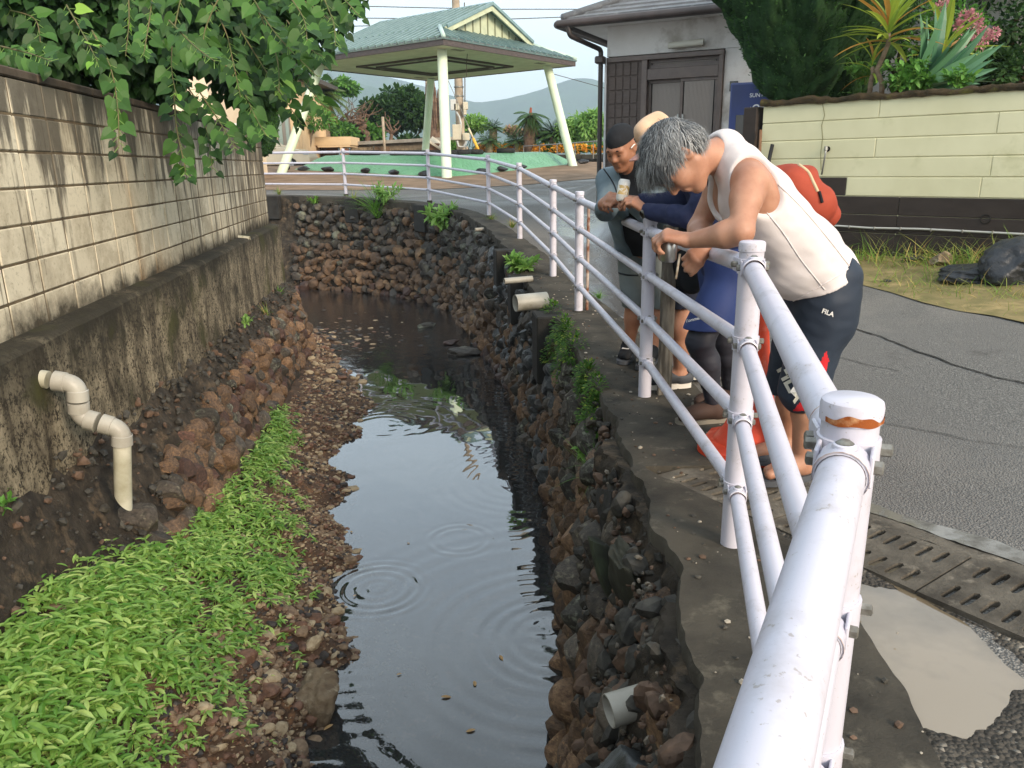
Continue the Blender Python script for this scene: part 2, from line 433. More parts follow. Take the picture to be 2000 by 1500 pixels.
# --- materials
m_asph = None
def asphalt():
    mt, nt, out = nodes('asphalt'); g = NT(nt); pv = g.pos()
    ag = g.n('TexVoronoi'); ag.inputs['Scale'].default_value = 120; g.l(pv, ag.inputs['Vector'])
    big = g.noise(pv, .9, 5, .6); fine = g.noise(pv, 70, 4, .7)
    c = g.mix(g.ramp(ag.outputs['Distance'], .05, .6), '8f8b84', '5b5956')
    c = g.mix(g.ramp(fine, .55, .75), c, 'a5a29b')
    c = g.mix(g.ramp(big, .40, .62, 0, .75), c, '6d6a66'); c = g.mix(g.ramp(g.noise(pv, .35, 4, .7, 1.), .48, .56, 0, .5), c, '807b74'); c = g.mix(g.ramp(g.noise(pv, 2.6, 6, .7), .60, .70, 0, .5), c, '46433f')
    sp = g.n('SeparateXYZ'); g.l(pv, sp.inputs[0])
    # wet film on the lane up the slope
    wetn = g.noise(g.pos((1, .35, 1)), .8, 6, .62)
    wetz = g.math('MULTIPLY', g.ramp(sp.outputs[1], 4.5, 6.5), g.ramp(sp.outputs[1], 17, 14))
    wetx = g.math('MULTIPLY', g.ramp(sp.outputs[0], .55, .8), g.ramp(sp.outputs[0], 2.4, 1.5))
    wet = g.math('MULTIPLY', g.math('MULTIPLY', wetz, wetx), g.ramp(wetn, .34, .50))
    farw = g.math('MULTIPLY', g.ramp(sp.outputs[1], 15, 17), g.ramp(g.noise(g.pos((.4, 1, 1)), .7, 5), .42, .6))
    wet = g.math('MAXIMUM', wet, g.math('MULTIPLY', farw, .6))
    c = g.mix(g.math('MULTIPLY', wet, .6), c, '3d3d3e')
    h = g.math('ADD', g.math('MULTIPLY', ag.outputs['Distance'], -1.0), g.math('MULTIPLY', fine, .8))
    st = g.math('SUBTRACT', 1.0, g.math('MULTIPLY', wet, .85))
    b = g.n('Bump'); b.inputs['Distance'].default_value = .012; g.l(g.math('MULTIPLY', st, .7), b.inputs['Strength']); g.l(h, b.inputs['Height'])
    g.bsdf(out, c, g.ramp(wet, 0, 1, .88, .12), g.ramp(wet, 0, 1, .3, .6), 0, b.outputs[0]); return mt
m_asph = asphalt()
m_conc = mat('old_concrete', '4b463d', '2f2c27', 3.0, .9, .25, bump=.5, bscale=60, bdist=.01, col3='696356', s3=9, lo3=.58, hi3=.75)
m_conc_dark = mat('dark_concrete', '34322f', '211f1c', 4.0, .85, .3, bump=.5, bscale=40, bdist=.01)
m_mortar = mat('dark_mortar', '463e34', '27221c', 9.0, .88, .3, bump=.9, bscale=34, bdist=.03, col3='6b5b48', s3=7, lo3=.54)
m_dirt = mat('dirt', '8d7661', '6d5a48', 1.2, .95, .2, bump=.4, bscale=30)
m_bed = mat('bed_soil', '574435', '382a20', 4, .85, .3, bump=.7, bscale=40, bdist=.02, col3='7b5a40', s3=11)
m_rust = mat('stone_rust', '80644a', '523f30', 5, .7, .4, bump=.6, bscale=14, bdist=.02, obj=True, rnd=True, rvar=.35, col3='9c7f5c', s3=3.5)
m_brown = mat('stone_brown', '6d5743', '42342a', 5, .75, .4, bump=.6, bscale=14, bdist=.02, obj=True, rnd=True, rvar=.35, col3='8d6c4a', s3=3.5)
m_dark = mat('stone_dark', '554c42', '332e28', 5, .6, .45, bump=.6, bscale=14, bdist=.02, obj=True, rnd=True, rvar=.4, col3='77715f', s3=3.5)
m_wet = mat('stone_wet', '474a4b', '262829', 5, .38, .5, bump=.6, bscale=12, bdist=.02, obj=True, rnd=True, rvar=.35, col3='6a6e6e', s3=3.2)
m_lich = mat('stone_lichen', '4b4740', '322f2b', 5, .8, .3, bump=.6, bscale=14, bdist=.02, obj=True, rnd=True, rvar=.3, col3='7f8170', s3=2.6, lo3=.52, hi3=.66)
m_red = mat('stone_red_brown', '573e33', '32231d', 5, .6, .45, bump=.6, bscale=14, bdist=.02, obj=True, rnd=True, rvar=.35, col3='6e4f3f', s3=3.5)

def rock(seed, sub=2, npl=14, rough=.05, sc=1.):
    r = np.random.default_rng(seed); d, f = ICO[sub]
    n = r.normal(size=(npl, 3)); n /= np.linalg.norm(n, axis=1)[:, None]; h = r.uniform(.58, 1.0, npl)
    dt = d@n.T; q = np.where(dt > .12, h/np.maximum(dt, .12), 9.)
    rad = np.minimum(q.min(1), 1.12)+rough*fbm(d*1.8, seed+77)
    return d*rad[:, None]*sc, f
ROCK_LO = [raw_mesh('stone', *(lambda v, f: (v, f.ravel(), np.arange(len(f))*3))(*rock(i, 1, 12)), m_dark, False) for i in range(8)]
ROCK_MD = [raw_mesh('stone', *(lambda v, f: (v, f.ravel(), np.arange(len(f))*3))(*rock(20+i, 2, 14)), m_dark, True) for i in range(10)]
ROCK_HI = [raw_mesh('stone', *(lambda v, f: (v, f.ravel(), np.arange(len(f))*3))(*rock(50+i, 4, 12, .022)), m_dark, True) for i in range(9)]
for me in ROCK_MD+ROCK_HI: me.set_sharp_from_angle(angle=math.radians(24))

# --- stream bed, water
ys = np.concatenate([np.arange(-4, 1.5, .25), np.arange(1.5, 9, .05), np.arange(9, 20.6, .12)])
G = []
for y in ys:
    xs = np.linspace(0, 1, 90); a = xfoot(y)-.8 if y < 12 else xfoot(12)-.8-(y-12)*2.6
    b = max(np.interp(y, FO[:, 1], FO[:, 0]), np.interp(y, CU[:, 1], CU[:, 0]))+.35 if y < 18 else 0
    x = a+(b-a)*xs; G.append(np.stack([x, np.full(90, y), bed_z(x, np.full(90, y))], -1))
bed = MB(); bed.slab(np.array(G), (0, 0, .5)); o = bed.build('stream_bed', m_bed, sm=True); tag(o, 'brown gravelly bed of the stream', kind='structure')

def water_mat():
    mt, nt, out = nodes('stream_water'); g = NT(nt)
    pv = g.pos((1, .5, 1)); n1 = g.noise(pv, 5, 3, .5); nb = g.bump(n1, .10, .01)
    n2 = g.noise(g.pos((1, 1, 1)), 22, 2, .5); sp = g.n('SeparateXYZ'); g.l(g.pos(), sp.inputs[0])
    bb = g.n('Bump'); bb.inputs['Distance'].default_value = .012; g.l(n2, bb.inputs['Height']); g.l(nb, bb.inputs['Normal'])
    g.l(g.math('MULTIPLY', g.ramp(sp.outputs[1], 10.2, 12.5), .35), bb.inputs['Strength'])
    lw_ = g.n('LayerWeight'); lw_.inputs[0].default_value = .5; g.l(bb.outputs[0], lw_.inputs['Normal']); fr_ = g.math('ADD', .045, g.math('MULTIPLY', g.math('POWER', lw_.outputs['Facing'], 2.15), .95))
    gl = g.n('BsdfGlossy'); gl.inputs['Roughness'].default_value = .015; g.l(bb.outputs[0], gl.inputs['Normal'])
    tr = g.n('BsdfTransparent'); tr.inputs[0].default_value = (.62, .56, .48, 1)
    df = g.n('BsdfDiffuse'); df.inputs[0].default_value = (.034, .037, .039, 1)
    m1 = g.n('MixShader'); m1.inputs[0].default_value = .62; g.l(tr.outputs[0], m1.inputs[1]); g.l(df.outputs[0], m1.inputs[2])
    m2 = g.n('MixShader'); g.l(fr_, m2.inputs[0]); g.l(m1.outputs[0], m2.inputs[1]); g.l(gl.outputs[0], m2.inputs[2])
    g.l(m2.outputs[0], out.inputs[0]); return mt
def ripple(X, Y):
    z = np.zeros_like(X)
    def ring(cx, cy, r0, wl, amp, width):
        r = np.hypot(X-cx, (Y-cy)); return amp*np.sin((r-r0)/wl*2*PI)*np.exp(-((r-r0)/width)**2)
    z += ring(-.94, 4.66, .27, .075, .0028, .11)+ring(-.94, 4.66, .10, .07, .0012, .08)
    z += ring(-.42, 5.35, .22, .08, .0016, .07)
    z += ring(.25, 4.05, .38, .10, .0018, .16)+ring(.25, 4.05, .75, .13, .0011, .22)+ring(.25, 4.0, 1.3, .17, .0008, .35)
    z += ring(-1.25, 8.3, .55, .16, .00022, .3)+ring(-1.45, 8.1, .35, .12, .0003, .2)+ring(.1, 6.5, .5, .12, .0004, .4)
    z += .0030*np.exp(-((X-.22)/.16)**2-((Y-4.05)/.3)**2)*fbm(np.stack([X*16, Y*16, 0*X], -1), 8)
    p = np.stack([X*1.1, Y*.55, 0*X], -1)
    z += .0018*fbm(p*2.0, 21, 3)+.0005*fbm(p*9, 22, 2)
    z += .0016*np.exp(-((X-np.interp(Y, FO[60:330, 1], FO[60:330, 0]))/.22)**2)*np.sin(Y*42+6*X)
    z += .0020*np.exp(-((X+1.05)/.22)**2)*np.exp(-((Y-3.0)/.7)**2)*np.sin(Y*55-4*X)
    z += (.004*fbm(np.stack([X*5, Y*5, 0*X], -1), 31, 3))*np.exp(-((Y-12)/1.4)**2)
    return z
ys = np.concatenate([np.arange(-4, 2.4, .2), np.arange(2.4, 10, .022), np.arange(10, 14, .05), np.arange(14, 20.3, .15)])
G = []
for y in ys:
    a = xw(y)-.35 if y < 12 else xw(12)-.35-(y-12)*3.4
    b = np.interp(y, FO[:, 1], FO[:, 0])+.30 if y < 18 else -2.2
    x = a+(b-a)*np.linspace(0, 1, 150); G.append(np.stack([x, np.full(150, y), WATER+ripple(x, np.full(150, y))], -1))
wt = MB(); wt.grid(np.array(G)); o = wt.build('stream_water', water_mat(), sm=True)
tag(o, 'shallow dark stream reflecting the pale sky', kind='structure')

# --- ground sheets
def pip(pts, poly):
    x, y = pts[:, 0], pts[:, 1]; ins = np.zeros(len(pts), bool); n = len(poly); j = n-1
    for i in range(n):
        xi, yi = poly[i]; xj, yj = poly[j]
        ins ^= ((yi > y) != (yj > y)) & (x < (xj-xi)*(y-yi)/(yj-yi+1e-12)+xi); j = i
    return ins
def ground_mesh(outer, steps, zf, keep=None):
    bd = [Vector(p) for p in outer]; n = len(bd); pts = list(bd); edges = [(i, (i+1) % n) for i in range(n)]
    P0 = np.array(outer)
    allp = []
    for (x0, x1, y0, y1, st) in steps:
        gx, gy = np.meshgrid(np.arange(x0, x1, st), np.arange(y0, y1, st)); q = np.stack([gx.ravel(), gy.ravel()], 1)
        q = q+RNG.uniform(-.05, .05, q.shape)*st; allp.append(q[pip(q, P0)])
    q = np.concatenate(allp); pts += [Vector(p) for p in q]
    r = geometry.delaunay_2d_cdt(pts, edges, [], 0, 1e-5)
    v = np.array([(p.x, p.y) for p in r[0]]); f = np.array([t for t in r[2] if len(t) == 3]); c = v[f].mean(1)
    f = f[pip(c, P0)]
    return np.column_stack([v, zf(v[:, 0], v[:, 1])]), f
_g = np.gradient(CU, axis=0); _g /= np.linalg.norm(_g, axis=1)[:, None]; kerb_in = CU+np.stack([_g[:, 1], -_g[:, 0]], 1)*.14
outer = [(3000, -4)]+[(3000, 2750), (-3000, 2750), (-3000, 60), (-60, 30), (-14, 20.6)]+[tuple(p) for p in kerb_in[::-4]]+[(-2.2, -4)]
gv, gf = ground_mesh(outer, [(-1.5, 6, -3, 22, .3), (-20, 40, -3, 60, 1.6), (-100, 100, 60, 200, 20)], gz)
mb = MB(); mb.add(gv, gf); o = mb.build('road', m_asph, sm=True); tag(o, 'worn grey asphalt lane, wet in places', kind='structure')
# ground of the plot on the left, behind the block wall
mb = MB(); mb.slab(np.array([[(x, y, .62+.03*max(0, y-10)) for x in np.linspace(-40, -2.0-.14*min(y, 11.5)-.08, 8)] for y in np.linspace(-6, 11.6, 12)]), (0, 0, 1.6))
tag(mb.build('garden_ground', m_dirt), 'earth behind the block wall', kind='structure')
# dirt forecourt around the pavilion
mb = MB(); pts = [P(520, 352, 21.0), P(870, 362, 20.5)]
dz = lambda x, y: gz(x, y)+.012
poly = [(-13, 22.0), (-7, 21.6), (-4, 21.0), (-1.8, 20.9), (.5, 22.0), (2, 23.6), (4.4, 25.5), (5.2, 36), (2, 46), (-9, 46), (-16, 34)]
gv2, gf2 = ground_mesh(poly, [(-16, 6, 20, 46, 1.1)], dz); mb.add(gv2, gf2)
tag(mb.build('dirt_forecourt', m_dirt, sm=True), 'bare brown dirt around the pavilion', kind='structure')

# --- kerb / footpath along the wall top (one concrete strip, slightly proud, broken edge)
T = np.linspace(40, NW-1, 1600); ii = np.arange(NW)
cx, cy = np.interp(T, ii, CU[:, 0]), np.interp(T, ii, CU[:, 1])
tx, ty = np.gradient(cx), np.gradient(cy); ln = np.hypot(tx, ty); nx, ny = ty/ln, -tx/ln      # to the right of travel = away from stream
wid = np.interp(cy, [-4, 2, 2.6, 4.2, 7, 9, 12, 16, 30], [.55, .5, .42, .62, .55, .48, .35, .3, .3])
wid = np.where(cx < -2.5, .28, wid); lim = (2.18-.52*cy)/.854-cx; wid = np.where((cy > 1.6) & (cy < 3.24), np.minimum(wid, np.maximum(lim, .04)), wid)
jag = .035*fbm(np.stack([cx*3, cy*3, 0*cx], -1), 9, 3)+.016*fbm(np.stack([cx*8, cy*8, 0*cx], -1), 10, 3)
rows = []
for k, (u, dz_) in enumerate(((0, -.22), (0, .0), (.02, .028), (.35, .034), (.8, .034), (1, .028), (1.0, -.05))):
    off = wid*u+(jag-.02 if k < 3 else (.4*jag if k >= 5 else 0))
    if k == 0: off = off+.04
    x, y = cx+nx*off, cy+ny*off
    if k == 0: dz_ = -.22-.16*(1-smooth(3.8, 4.6, cy))
    rows.append(np.stack([x, y, gz(x, y)+dz_+.004*fbm(np.stack([x*5, y*5, 0*x], -1), 4)], -1))
mb = MB(); mb.grid(np.array(rows)); o = mb.build('footpath', m_conc, sm=True, auto=50); tag(o, 'stained concrete strip along the top of the stream wall', kind='structure')

# --- right bank retaining wall
wall = thing('stone_retaining_wall', 'dark rubble stone wall of the right bank curving round the far end of the stream', 'retaining wall', tuple(wall_pt(190, 0)))
hs = np.concatenate([[-.3, -.15], np.linspace(0, .985, 44)])
tt = np.linspace(0, NW-1, 1500)
Gm = np.array([wall_pt(tt, np.full(len(tt), h)) for h in hs])
tang = np.gradient(Gm[5], axis=0); tang /= np.linalg.norm(tang, axis=1)[:, None]; outw = np.stack([-tang[:, 1], tang[:, 0], 0*tang[:, 0]], -1)
dn = .035*fbm(Gm*3, 41)+.022*fbm(Gm*9, 42)+.012*fbm(Gm*24, 43, 3)
nearm = (1-smooth(3.5, 4.3, Gm[..., 1]))*smooth(.22, .5, hs)[:, None]
Gm = Gm+outw[None]*(dn[..., None]*(1+.6*nearm[..., None])-.03+.085*nearm[..., None])
mb = MB(); mb.grid(Gm); back = Gm.copy(); back += -outw[None]*.5
mb.grid(back[:, ::-1]); mb.grid(np.stack([Gm[-1], back[-1]])); mb.build('mortar', m_mortar, wall, sm=True)
cand = []
row_h = [.02, .115, .21, .305, .40, .495, .59, .685, .78, .875]
for ri, h in enumerate(row_h):
    s = 2.0+RNG.uniform(0, .2)
    L = CUL[-1]-9
    while s < L:
        t = np.interp(s, CUL, ii); p = wall_pt(t, h)
        size = RNG.uniform(.16, .29)*(.74 if 4.4 < p[1] < 11 else .95)
        hh = h+RNG.uniform(-.035, .035)
        if not (h > .8 and p[1] < 13 and RNG.random() < .45): cand.append((t, hh, size, ri))
        s += size*RNG.uniform(.78, 1.0)
vis = []
for c in cand:
    p = wall_pt(c[0], c[1]); w = (p-CP)@FW
    px = 1000+F*((p-CP)@RT)/w if w > .3 else -9e3; py = 750-F*((p-CP)@UP)/w if w > .3 else -9e3
    seen = -60 < px < 2060 and -60 < py < 1580 and w > .3
    blocked = (px < 515) or (px > 1300 and py < 900)
    vis.append(c[2]/max(w, .3)*F*(1 if seen and not blocked else .01))
order = np.argsort(-np.array(vis)); stuff = MB()
tangf = lambda t: nrm((wall_pt(min(t+1, NW-1), .3)-wall_pt(max(t-1, 0), .3))*V(1, 1, 0))
for rank, k in enumerate(order):
    t, h, size, ri = cand[k]; p = wall_pt(t, h); tg = tangf(t); upv = nrm(wall_pt(t, min(h+.1, 1))-wall_pt(t, h-.1)); ou = nrm(np.cross(upv, tg)); ou = ou if ou@V(-tg[1], tg[0], 0) > 0 else -ou
    a = RNG.uniform(-.5, .5); xa = tg*math.cos(a)+upv*math.sin(a); ya = np.cross(ou, xa)
    sc = (size*.56, size*RNG.uniform(.40, .56), size*RNG.uniform(.38, .62)); loc = p+ou*size*(RNG.uniform(-.10, .13) if p[1] > 3.7 else RNG.uniform(-.34, .05) if h > .3 else RNG.uniform(-.15, .12))
    nrust = smooth(.66, .22, h+.18*math.sin(t*.21)+RNG.normal()*.11)*(1-.55*smooth(4.5, 6.5, p[1])*smooth(10.5, 9, p[1]))
    r = RNG.random()
    if h < .09 and RNG.random() < .6: mtl = m_red if r < .6 else m_dark
    elif r < nrust*.62: mtl = m_rust
    elif r < nrust: mtl = m_brown
    elif 6 < p[1] < 12 and RNG.random() < .6: mtl = m_wet
    elif p[1] > 12 and h > .5 and RNG.random() < .22: mtl = m_lich
    else: mtl = m_dark if RNG.random() < .62 else (m_lich if RNG.random() < .4 else m_brown)
    px_sz = vis[k]
    if rank < 300:
        lib = ROCK_HI if px_sz > 60 else (ROCK_MD if px_sz > 22 else ROCK_LO)
        inst('stone', lib[rank % len(lib)], wall, frame(xa, ya, ou, loc, sc), mtl)
    else:
        v, f = rock(100+rank % 9, 1, 12); R = np.stack([xa*sc[0], ya*sc[1], ou*sc[2]], 0)
        stuff.add(v@R+loc, f, [m_rust, m_brown, m_dark, m_wet, m_lich, m_red].index(mtl))
o = stuff.build('rubble_stones', [m_rust, m_brown, m_dark, m_wet, m_lich, m_red], wall); o['kind'] = 'stuff'
# small chips wedged between the stones
mb = MB()
for k in range(2600):
    t = np.interp(RNG.uniform(2, CUL[-1]-9), CUL, ii); h = RNG.uniform(0, .97); p = wall_pt(t, h); tg = tangf(t); ou = V(-tg[1], tg[0], .25)
    s = RNG.uniform(.018, .06); v, f = rock(200+k % 6, 0, 8); A = RNG.normal(size=(3, 3)); Q, _ = np.linalg.qr(A)
    mb.add((v*V(1, .8, .6)*s)@Q+p+ou*.015, f, 1 if h > .45 else 0)
for k in range(1500):
    t = np.interp(RNG.uniform(1.3, 4.3), CU[:300, 1], ii[:300]); h = RNG.uniform(.30, .97); p = wall_pt(t, h); tg = tangf(t); ou = V(-tg[1], tg[0], .25); nm_ = (1-smooth(3.5, 4.3, p[1]))*smooth(.22, .5, h)
    s = RNG.uniform(.008, .022) if RNG.random() < .75 else RNG.uniform(.022, .06); v, f = rock(200+k % 6, 0 if s < .022 else 1, 9); A = RNG.normal(size=(3, 3)); Q, _ = np.linalg.qr(A); mb.add((v*V(1, .8, .6)*s)@Q+p+ou*(.062*nm_+RNG.uniform(-.02, .03)), f, (int(RNG.choice(3, p=[.35, .3, .35])) if s < .018 else int(RNG.random() < .6)))
o = mb.build('stone_chips', [mat('chip_rust', '665142', '43352a', 20, bump=0), mat('chip_dark', '49463f', '2a2825', 20, bump=0), mat('chip_pale', '7d7467', '5d554a', 20, bump=0)], wall); o['kind'] = 'stuff'
# dark concrete piers that carry the railing posts
def pier(t, w, h0, d=.16):
    p = wall_pt(t, 1.0); tg = tangf(t); ou = V(-tg[1], tg[0], 0); z = p[2]+.03; q = p-ou*(.12-d/2)+ou*.02
    mb = MB(); mb.box((q[0], q[1], z-h0/2), (w, .24+d, h0), rz=math.atan2(tg[1], tg[0]), bev=.012)
    return mb.build('pier', m_conc_dark, wall)
tY = lambda y: float(np.interp(y, CU[:380, 1], ii[:380]))
for y, w, h0 in ((6.9, .34, .62), (8.9, .30, .55), (10.6, .28, .5)): pier(tY(y), w, h0)
def tX(x): return float(np.interp(-x, -CU[300:, 0], ii[300:]))
for x, w in ((-1.75, .42), (-3.55, .42), (-5.75, .45)): pier(tX(x), w, .55)
# broken concrete lump and sloping apron below the near kerb
def lump(name, c, s, rz, mt, seed, parent, tilt=0):
    v, f = rock(seed, 4, 20, .06); v = v*np.asarray(s); cz, sz = math.cos(rz), math.sin(rz)
    ct, st = math.cos(tilt), math.sin(tilt); v = v@np.array([[ct, 0, -st], [0, 1, 0], [st, 0, ct]]); v = v@np.array([[cz, sz, 0], [-sz, cz, 0], [0, 0, 1]])
    mb = MB(); mb.add(v+np.asarray(c), f); return mb.build(name, mt, parent, sm=True, auto=40)
m_moss = mat('mossy_concrete', '3b3a30', '24241d', 3, .85, .3, bump=.6, bscale=30, stretch=(1, 1, .3), col3='3c4230', s3=4)
for k, (y, h, s, rz, tl) in enumerate(((2.62, .80, (.07, .20, .34), .1, -.35), (2.95, .72, (.06, .14, .30), -.2, -.4), (2.2, .62, (.10, .16, .16), .3, -.2), (1.75, .74, (.13, .2, .14), .2, -.3), (3.3, .80, (.10, .24, .20), .1, -.2))):
    p = wall_pt(tY(y), h); lump('concrete_lump', p+V(-.02, 0, 0), s, rz, [m_moss, m_moss, m_dark, m_wet, m_conc_dark][k], 700+k, wall, tl)
# --- left bank: low rubble wall with a dark mortar top
lw = thing('low_stone_wall', 'low crumbling wall of orange and brown rubble along the left bank', 'stone wall', (-2.6, 8, -1.2))
yy = np.linspace(-2, 13.6, 220)
def ltop(y): return np.interp(y, [-2, 3, 4, 5, 6, 8, 12], [-.5, -.52, -.5, -.46, -.43, -.43, -.45])
prof = []
zc = np.interp(yy, [-2, 3, 4.7, 7.1, 11.2, 14], [.03, .01, -.12, -.2, -.3, -.34])
xt = left_curve(yy, -1.64); xin = left_curve(yy, -1.84); xt = xt-np.where(yy > 11.2, 0, 0)
zt = ltop(yy)
for u, (x, z) in enumerate(((xin-.1, zc-.02), (xin, zc-.0), (xin*.5+xt*.5, zc*.45+zt*.55+.02), (xt, zt), (xt*.5+xfoot(yy)*.5, zt*.5+zleft(yy)*.5), (xfoot(yy)+.02, zleft(yy)-.02), (xfoot(yy)+.02, zleft(yy)-.3))):
    g_ = np.stack([x, yy, z], -1); prof.append(g_)
prof = np.array(prof)
fine = [prof[0]]
for a, b in zip(prof[:-1], prof[1:]):
    for k in range(1, 7): fine.append(a+(b-a)*k/6)
fine = np.array(fine); nz = .03*fbm(fine*4, 51)+.018*fbm(fine*13, 52); wgt = np.ones(len(fine)); wgt[:8] = 0
fine[..., 2] += nz*wgt[:, None]*.8; fine[..., 0] += nz*wgt[:, None]*.6
mb = MB(); mb.grid(fine[:, ::-1]); mb.build('mortar', m_mortar, lw, sm=True)
n_st = 0; cl = []
for ri, u in enumerate((.10, .28, .46, .64, .84)):
    y = 2.2
    while y < 13.4:
        size = RNG.uniform(.10, .21)
        if y < 3.9 or (y < 4.6 and u < .6 and RNG.random() < .55): y += size; continue
        cl.append((y, u+RNG.uniform(-.06, .06), size)); y += size*RNG.uniform(.72, .95)
for k, (y, u, size) in enumerate(cl):
    x0, z0 = left_curve(y, -1.62), float(ltop(y)); x1, z1 = float(xfoot(y)), float(zleft(y))
    p = V(x0+(x1-x0)*u, y, z0+(z1-z0)*u-.03); tg = nrm(V(left_curve(y+.1, 0)-left_curve(y-.1, 0), .2, 0)); ou = nrm(np.cross(tg, V(0, 0, 1))+V(0, 0, .25)); upv = np.cross(ou, tg); upv = upv if upv[2] > 0 else -upv
    a = RNG.uniform(-1.2, 1.2); xa = tg*math.cos(a)+upv*math.sin(a); ya = np.cross(ou, xa); r = RNG.random()
    mtl = m_rust if r < .16+.22*(y > 6) else (m_brown if r < .62 else (m_red if r < .82 else (m_lich if r < .9 else m_dark)))
    if y < 4.8: mtl = m_dark if r < .6 else (m_brown if r < .9 else m_lich)
    lib = ROCK_HI if y < 6.5 else ROCK_MD
    inst('stone', lib[k % len(lib)], lw, frame(xa, ya, ou, p+ou*size*RNG.uniform(-.08, .12), (size*.55, size*RNG.uniform(.4, .55), size*RNG.uniform(.35, .6))), mtl)

mb = MB()
for k in range(1700):
    y = RNG.uniform(2.4, 12.5); u = RNG.random(); x0_, z0_ = left_curve(y, -1.80), np.interp(y, [-2, 3, 4.7, 7.1, 11.2, 14], [.03, .01, -.12, -.2, -.3, -.34]); x1_, z1_ = left_curve(y, -1.6), float(ltop(y)); x2_, z2_ = float(xfoot(y)), float(zleft(y))
    q = V(x0_+(x1_-x0_)*u*2, y, z0_+(z1_-z0_)*u*2) if u < .5 else V(x1_+(x2_-x1_)*(u-.5)*2, y, z1_+(z2_-z1_)*(u-.5)*2)
    s = .008*(6**RNG.random()**2); v, f_ = rock(200+k % 6, 0, 8); A_ = RNG.normal(size=(3, 3)); Q_, _r = np.linalg.qr(A_); mb.add((v*V(1, .8, .6)*s)@Q_+q+V(.0, 0, .012), f_, 1 if RNG.random() < .8 else 0)
o = mb.build('stone_chips', [MATS['chip_rust'], MATS['chip_dark']], lw); o['kind'] = 'stuff'

# --- concrete footing and block wall on the left
m_foot = None
def footing_mat():
    mt, nt, out = nodes('stained_footing'); g = NT(nt); pv = g.pos()
    streak = g.noise(g.pos((3.2, 3.2, .9)), 1.7, 9, .74, .4); blot = g.noise(pv, 2.2, 7, .65); fine = g.noise(pv, 45, 5, .8)
    sp = g.n('SeparateXYZ'); g.l(pv, sp.inputs[0])
    c = g.mix(g.ramp(streak, .40, .62), '968a73', '463e32')
    c = g.mix(g.ramp(g.math('ADD', fine, g.math('MULTIPLY', g.noise(pv, 14, 5, .7), .5)), .74, .84), c, '2c261e')
    c = g.mix(g.ramp(blot, .50, .64, 0, .8), c, '2b271f')
    edge = g.math('ADD', sp.outputs[2], g.math('MULTIPLY', blot, .6))
    c = g.mix(g.ramp(edge, .55, .82, 0, .92), c, '2d2a22')
    c = g.mix(g.math('MULTIPLY', g.ramp(g.noise(pv, 1.1, 5), .56, .66), .6), c, '4a4a26')
    g.bsdf(out, c, .92, .2, 0, g.bump(g.math('ADD', fine, g.noise(pv, 14, 5)), .5, .008)); return mt
m_foot = footing_mat()
yy = np.linspace(-2.5, 11.75, 150)
fr = []
zt = np.full(150, .53); zb = np.interp(yy, [-2, 3, 4.7, 7.1, 11.2, 14], [-.03, -.05, -.18, -.26, -.36, -.4])-.1
for off, z in ((-2.2, zb), (-2.2, zt), (-1.94, zt+.012), (-1.83, zt), (-1.805, zt-.025), (-1.80, zt-.2), (-1.80, zt*.5+zb*.5), (-1.79, zb+.1), (-1.79, zb)):
    fr.append(np.stack([left_line(yy, off), yy, z*np.ones(150)], -1))
fr = np.array(fr); fr[3:, :, 0] += .006*fbm(fr[3:]*6, 61)+.008*np.sin(yy*1.1)
mb = MB(); mb.grid(fr); mb.poly(fr[:, -1][::-1]); mb.poly(fr[:, 0])
o = solo(mb.build('concrete_footing', m_foot, sm=True, auto=35), 'stained dark concrete footing under the left block wall', 'concrete wall')

def block_mat():
    mt, nt, out = nodes('stained_block'); g = NT(nt); pv = g.pos()
    sp = g.n('SeparateXYZ'); g.l(pv, sp.inputs[0])
    oi = g.n('ObjectInfo')
    base = g.mix(oi.outputs['Random'], 'd2c8b0', 'bdb29a')
    fine = g.noise(pv, 40, 5, .75); blot = g.noise(pv, 3.0, 7, .65)
    c = g.mix(g.ramp(blot, .46, .58, 0, .7), base, 'a0957f')
    c = g.mix(g.ramp(fine, .56, .70, 0, .55), c, '5d5648')
    drip = g.noise(g.pos((2.6, 2.6, .42)), 2.0, 7, .62)        # run marks from the coping downwards
    hz = g.ramp(sp.outputs[2], .75, 1.85, -.19, .15)
    d = g.ramp(g.math('ADD', drip, hz), .50, .585)
    c = g.mix(g.math('MULTIPLY', d, .85), c, '47423a')
    drip2 = g.noise(g.pos((7, 7, .3)), 2.2, 6, .6)
    c = g.mix(g.math('MULTIPLY', g.ramp(g.math('ADD', drip2, g.ramp(sp.outputs[1], 6.0, 11.0, -.1, .10)), .50, .58), .75), c, '4b4236')
    low = g.math('ADD', sp.outputs[2], g.math('MULTIPLY', g.noise(pv, 4, 6, .7), .35))
    c = g.mix(g.ramp(low, .84, .72, 0, .92), c, '2b261d')
    c = g.mix(g.ramp(g.math('SUBTRACT', 1.0, g.noise(g.pos((1, 1, .3)), 1.7, 5)), .60, .70, 0, .35), c, '9a7c58')
    g.bsdf(out, c, .93, .2, 0, g.bump(g.math('ADD', fine, blot), .5, .006)); return mt
m_block = block_mat()
m_joint = mat('joint', '6b5d48', '4a4033', 7, .95, .2, bump=.3, bscale=50)
m_coping = mat('coping', '5d5246', '40382f', 4, .95, .2, bump=.5, bscale=40)
bw = thing('block_wall', 'weathered beige concrete block wall with black run stains on the left', 'wall', (-2.9, 6.5, .53))
d_ = nrm(V(-.14, 1, 0)); nn = nrm(V(1, .14, 0))
a0 = V(-1.95+.14*2.6, -2.6, 0)
LB = .402; HB = .183; ztop = 1.80; nrow = 7
mb = MB(); Lw = 14.45
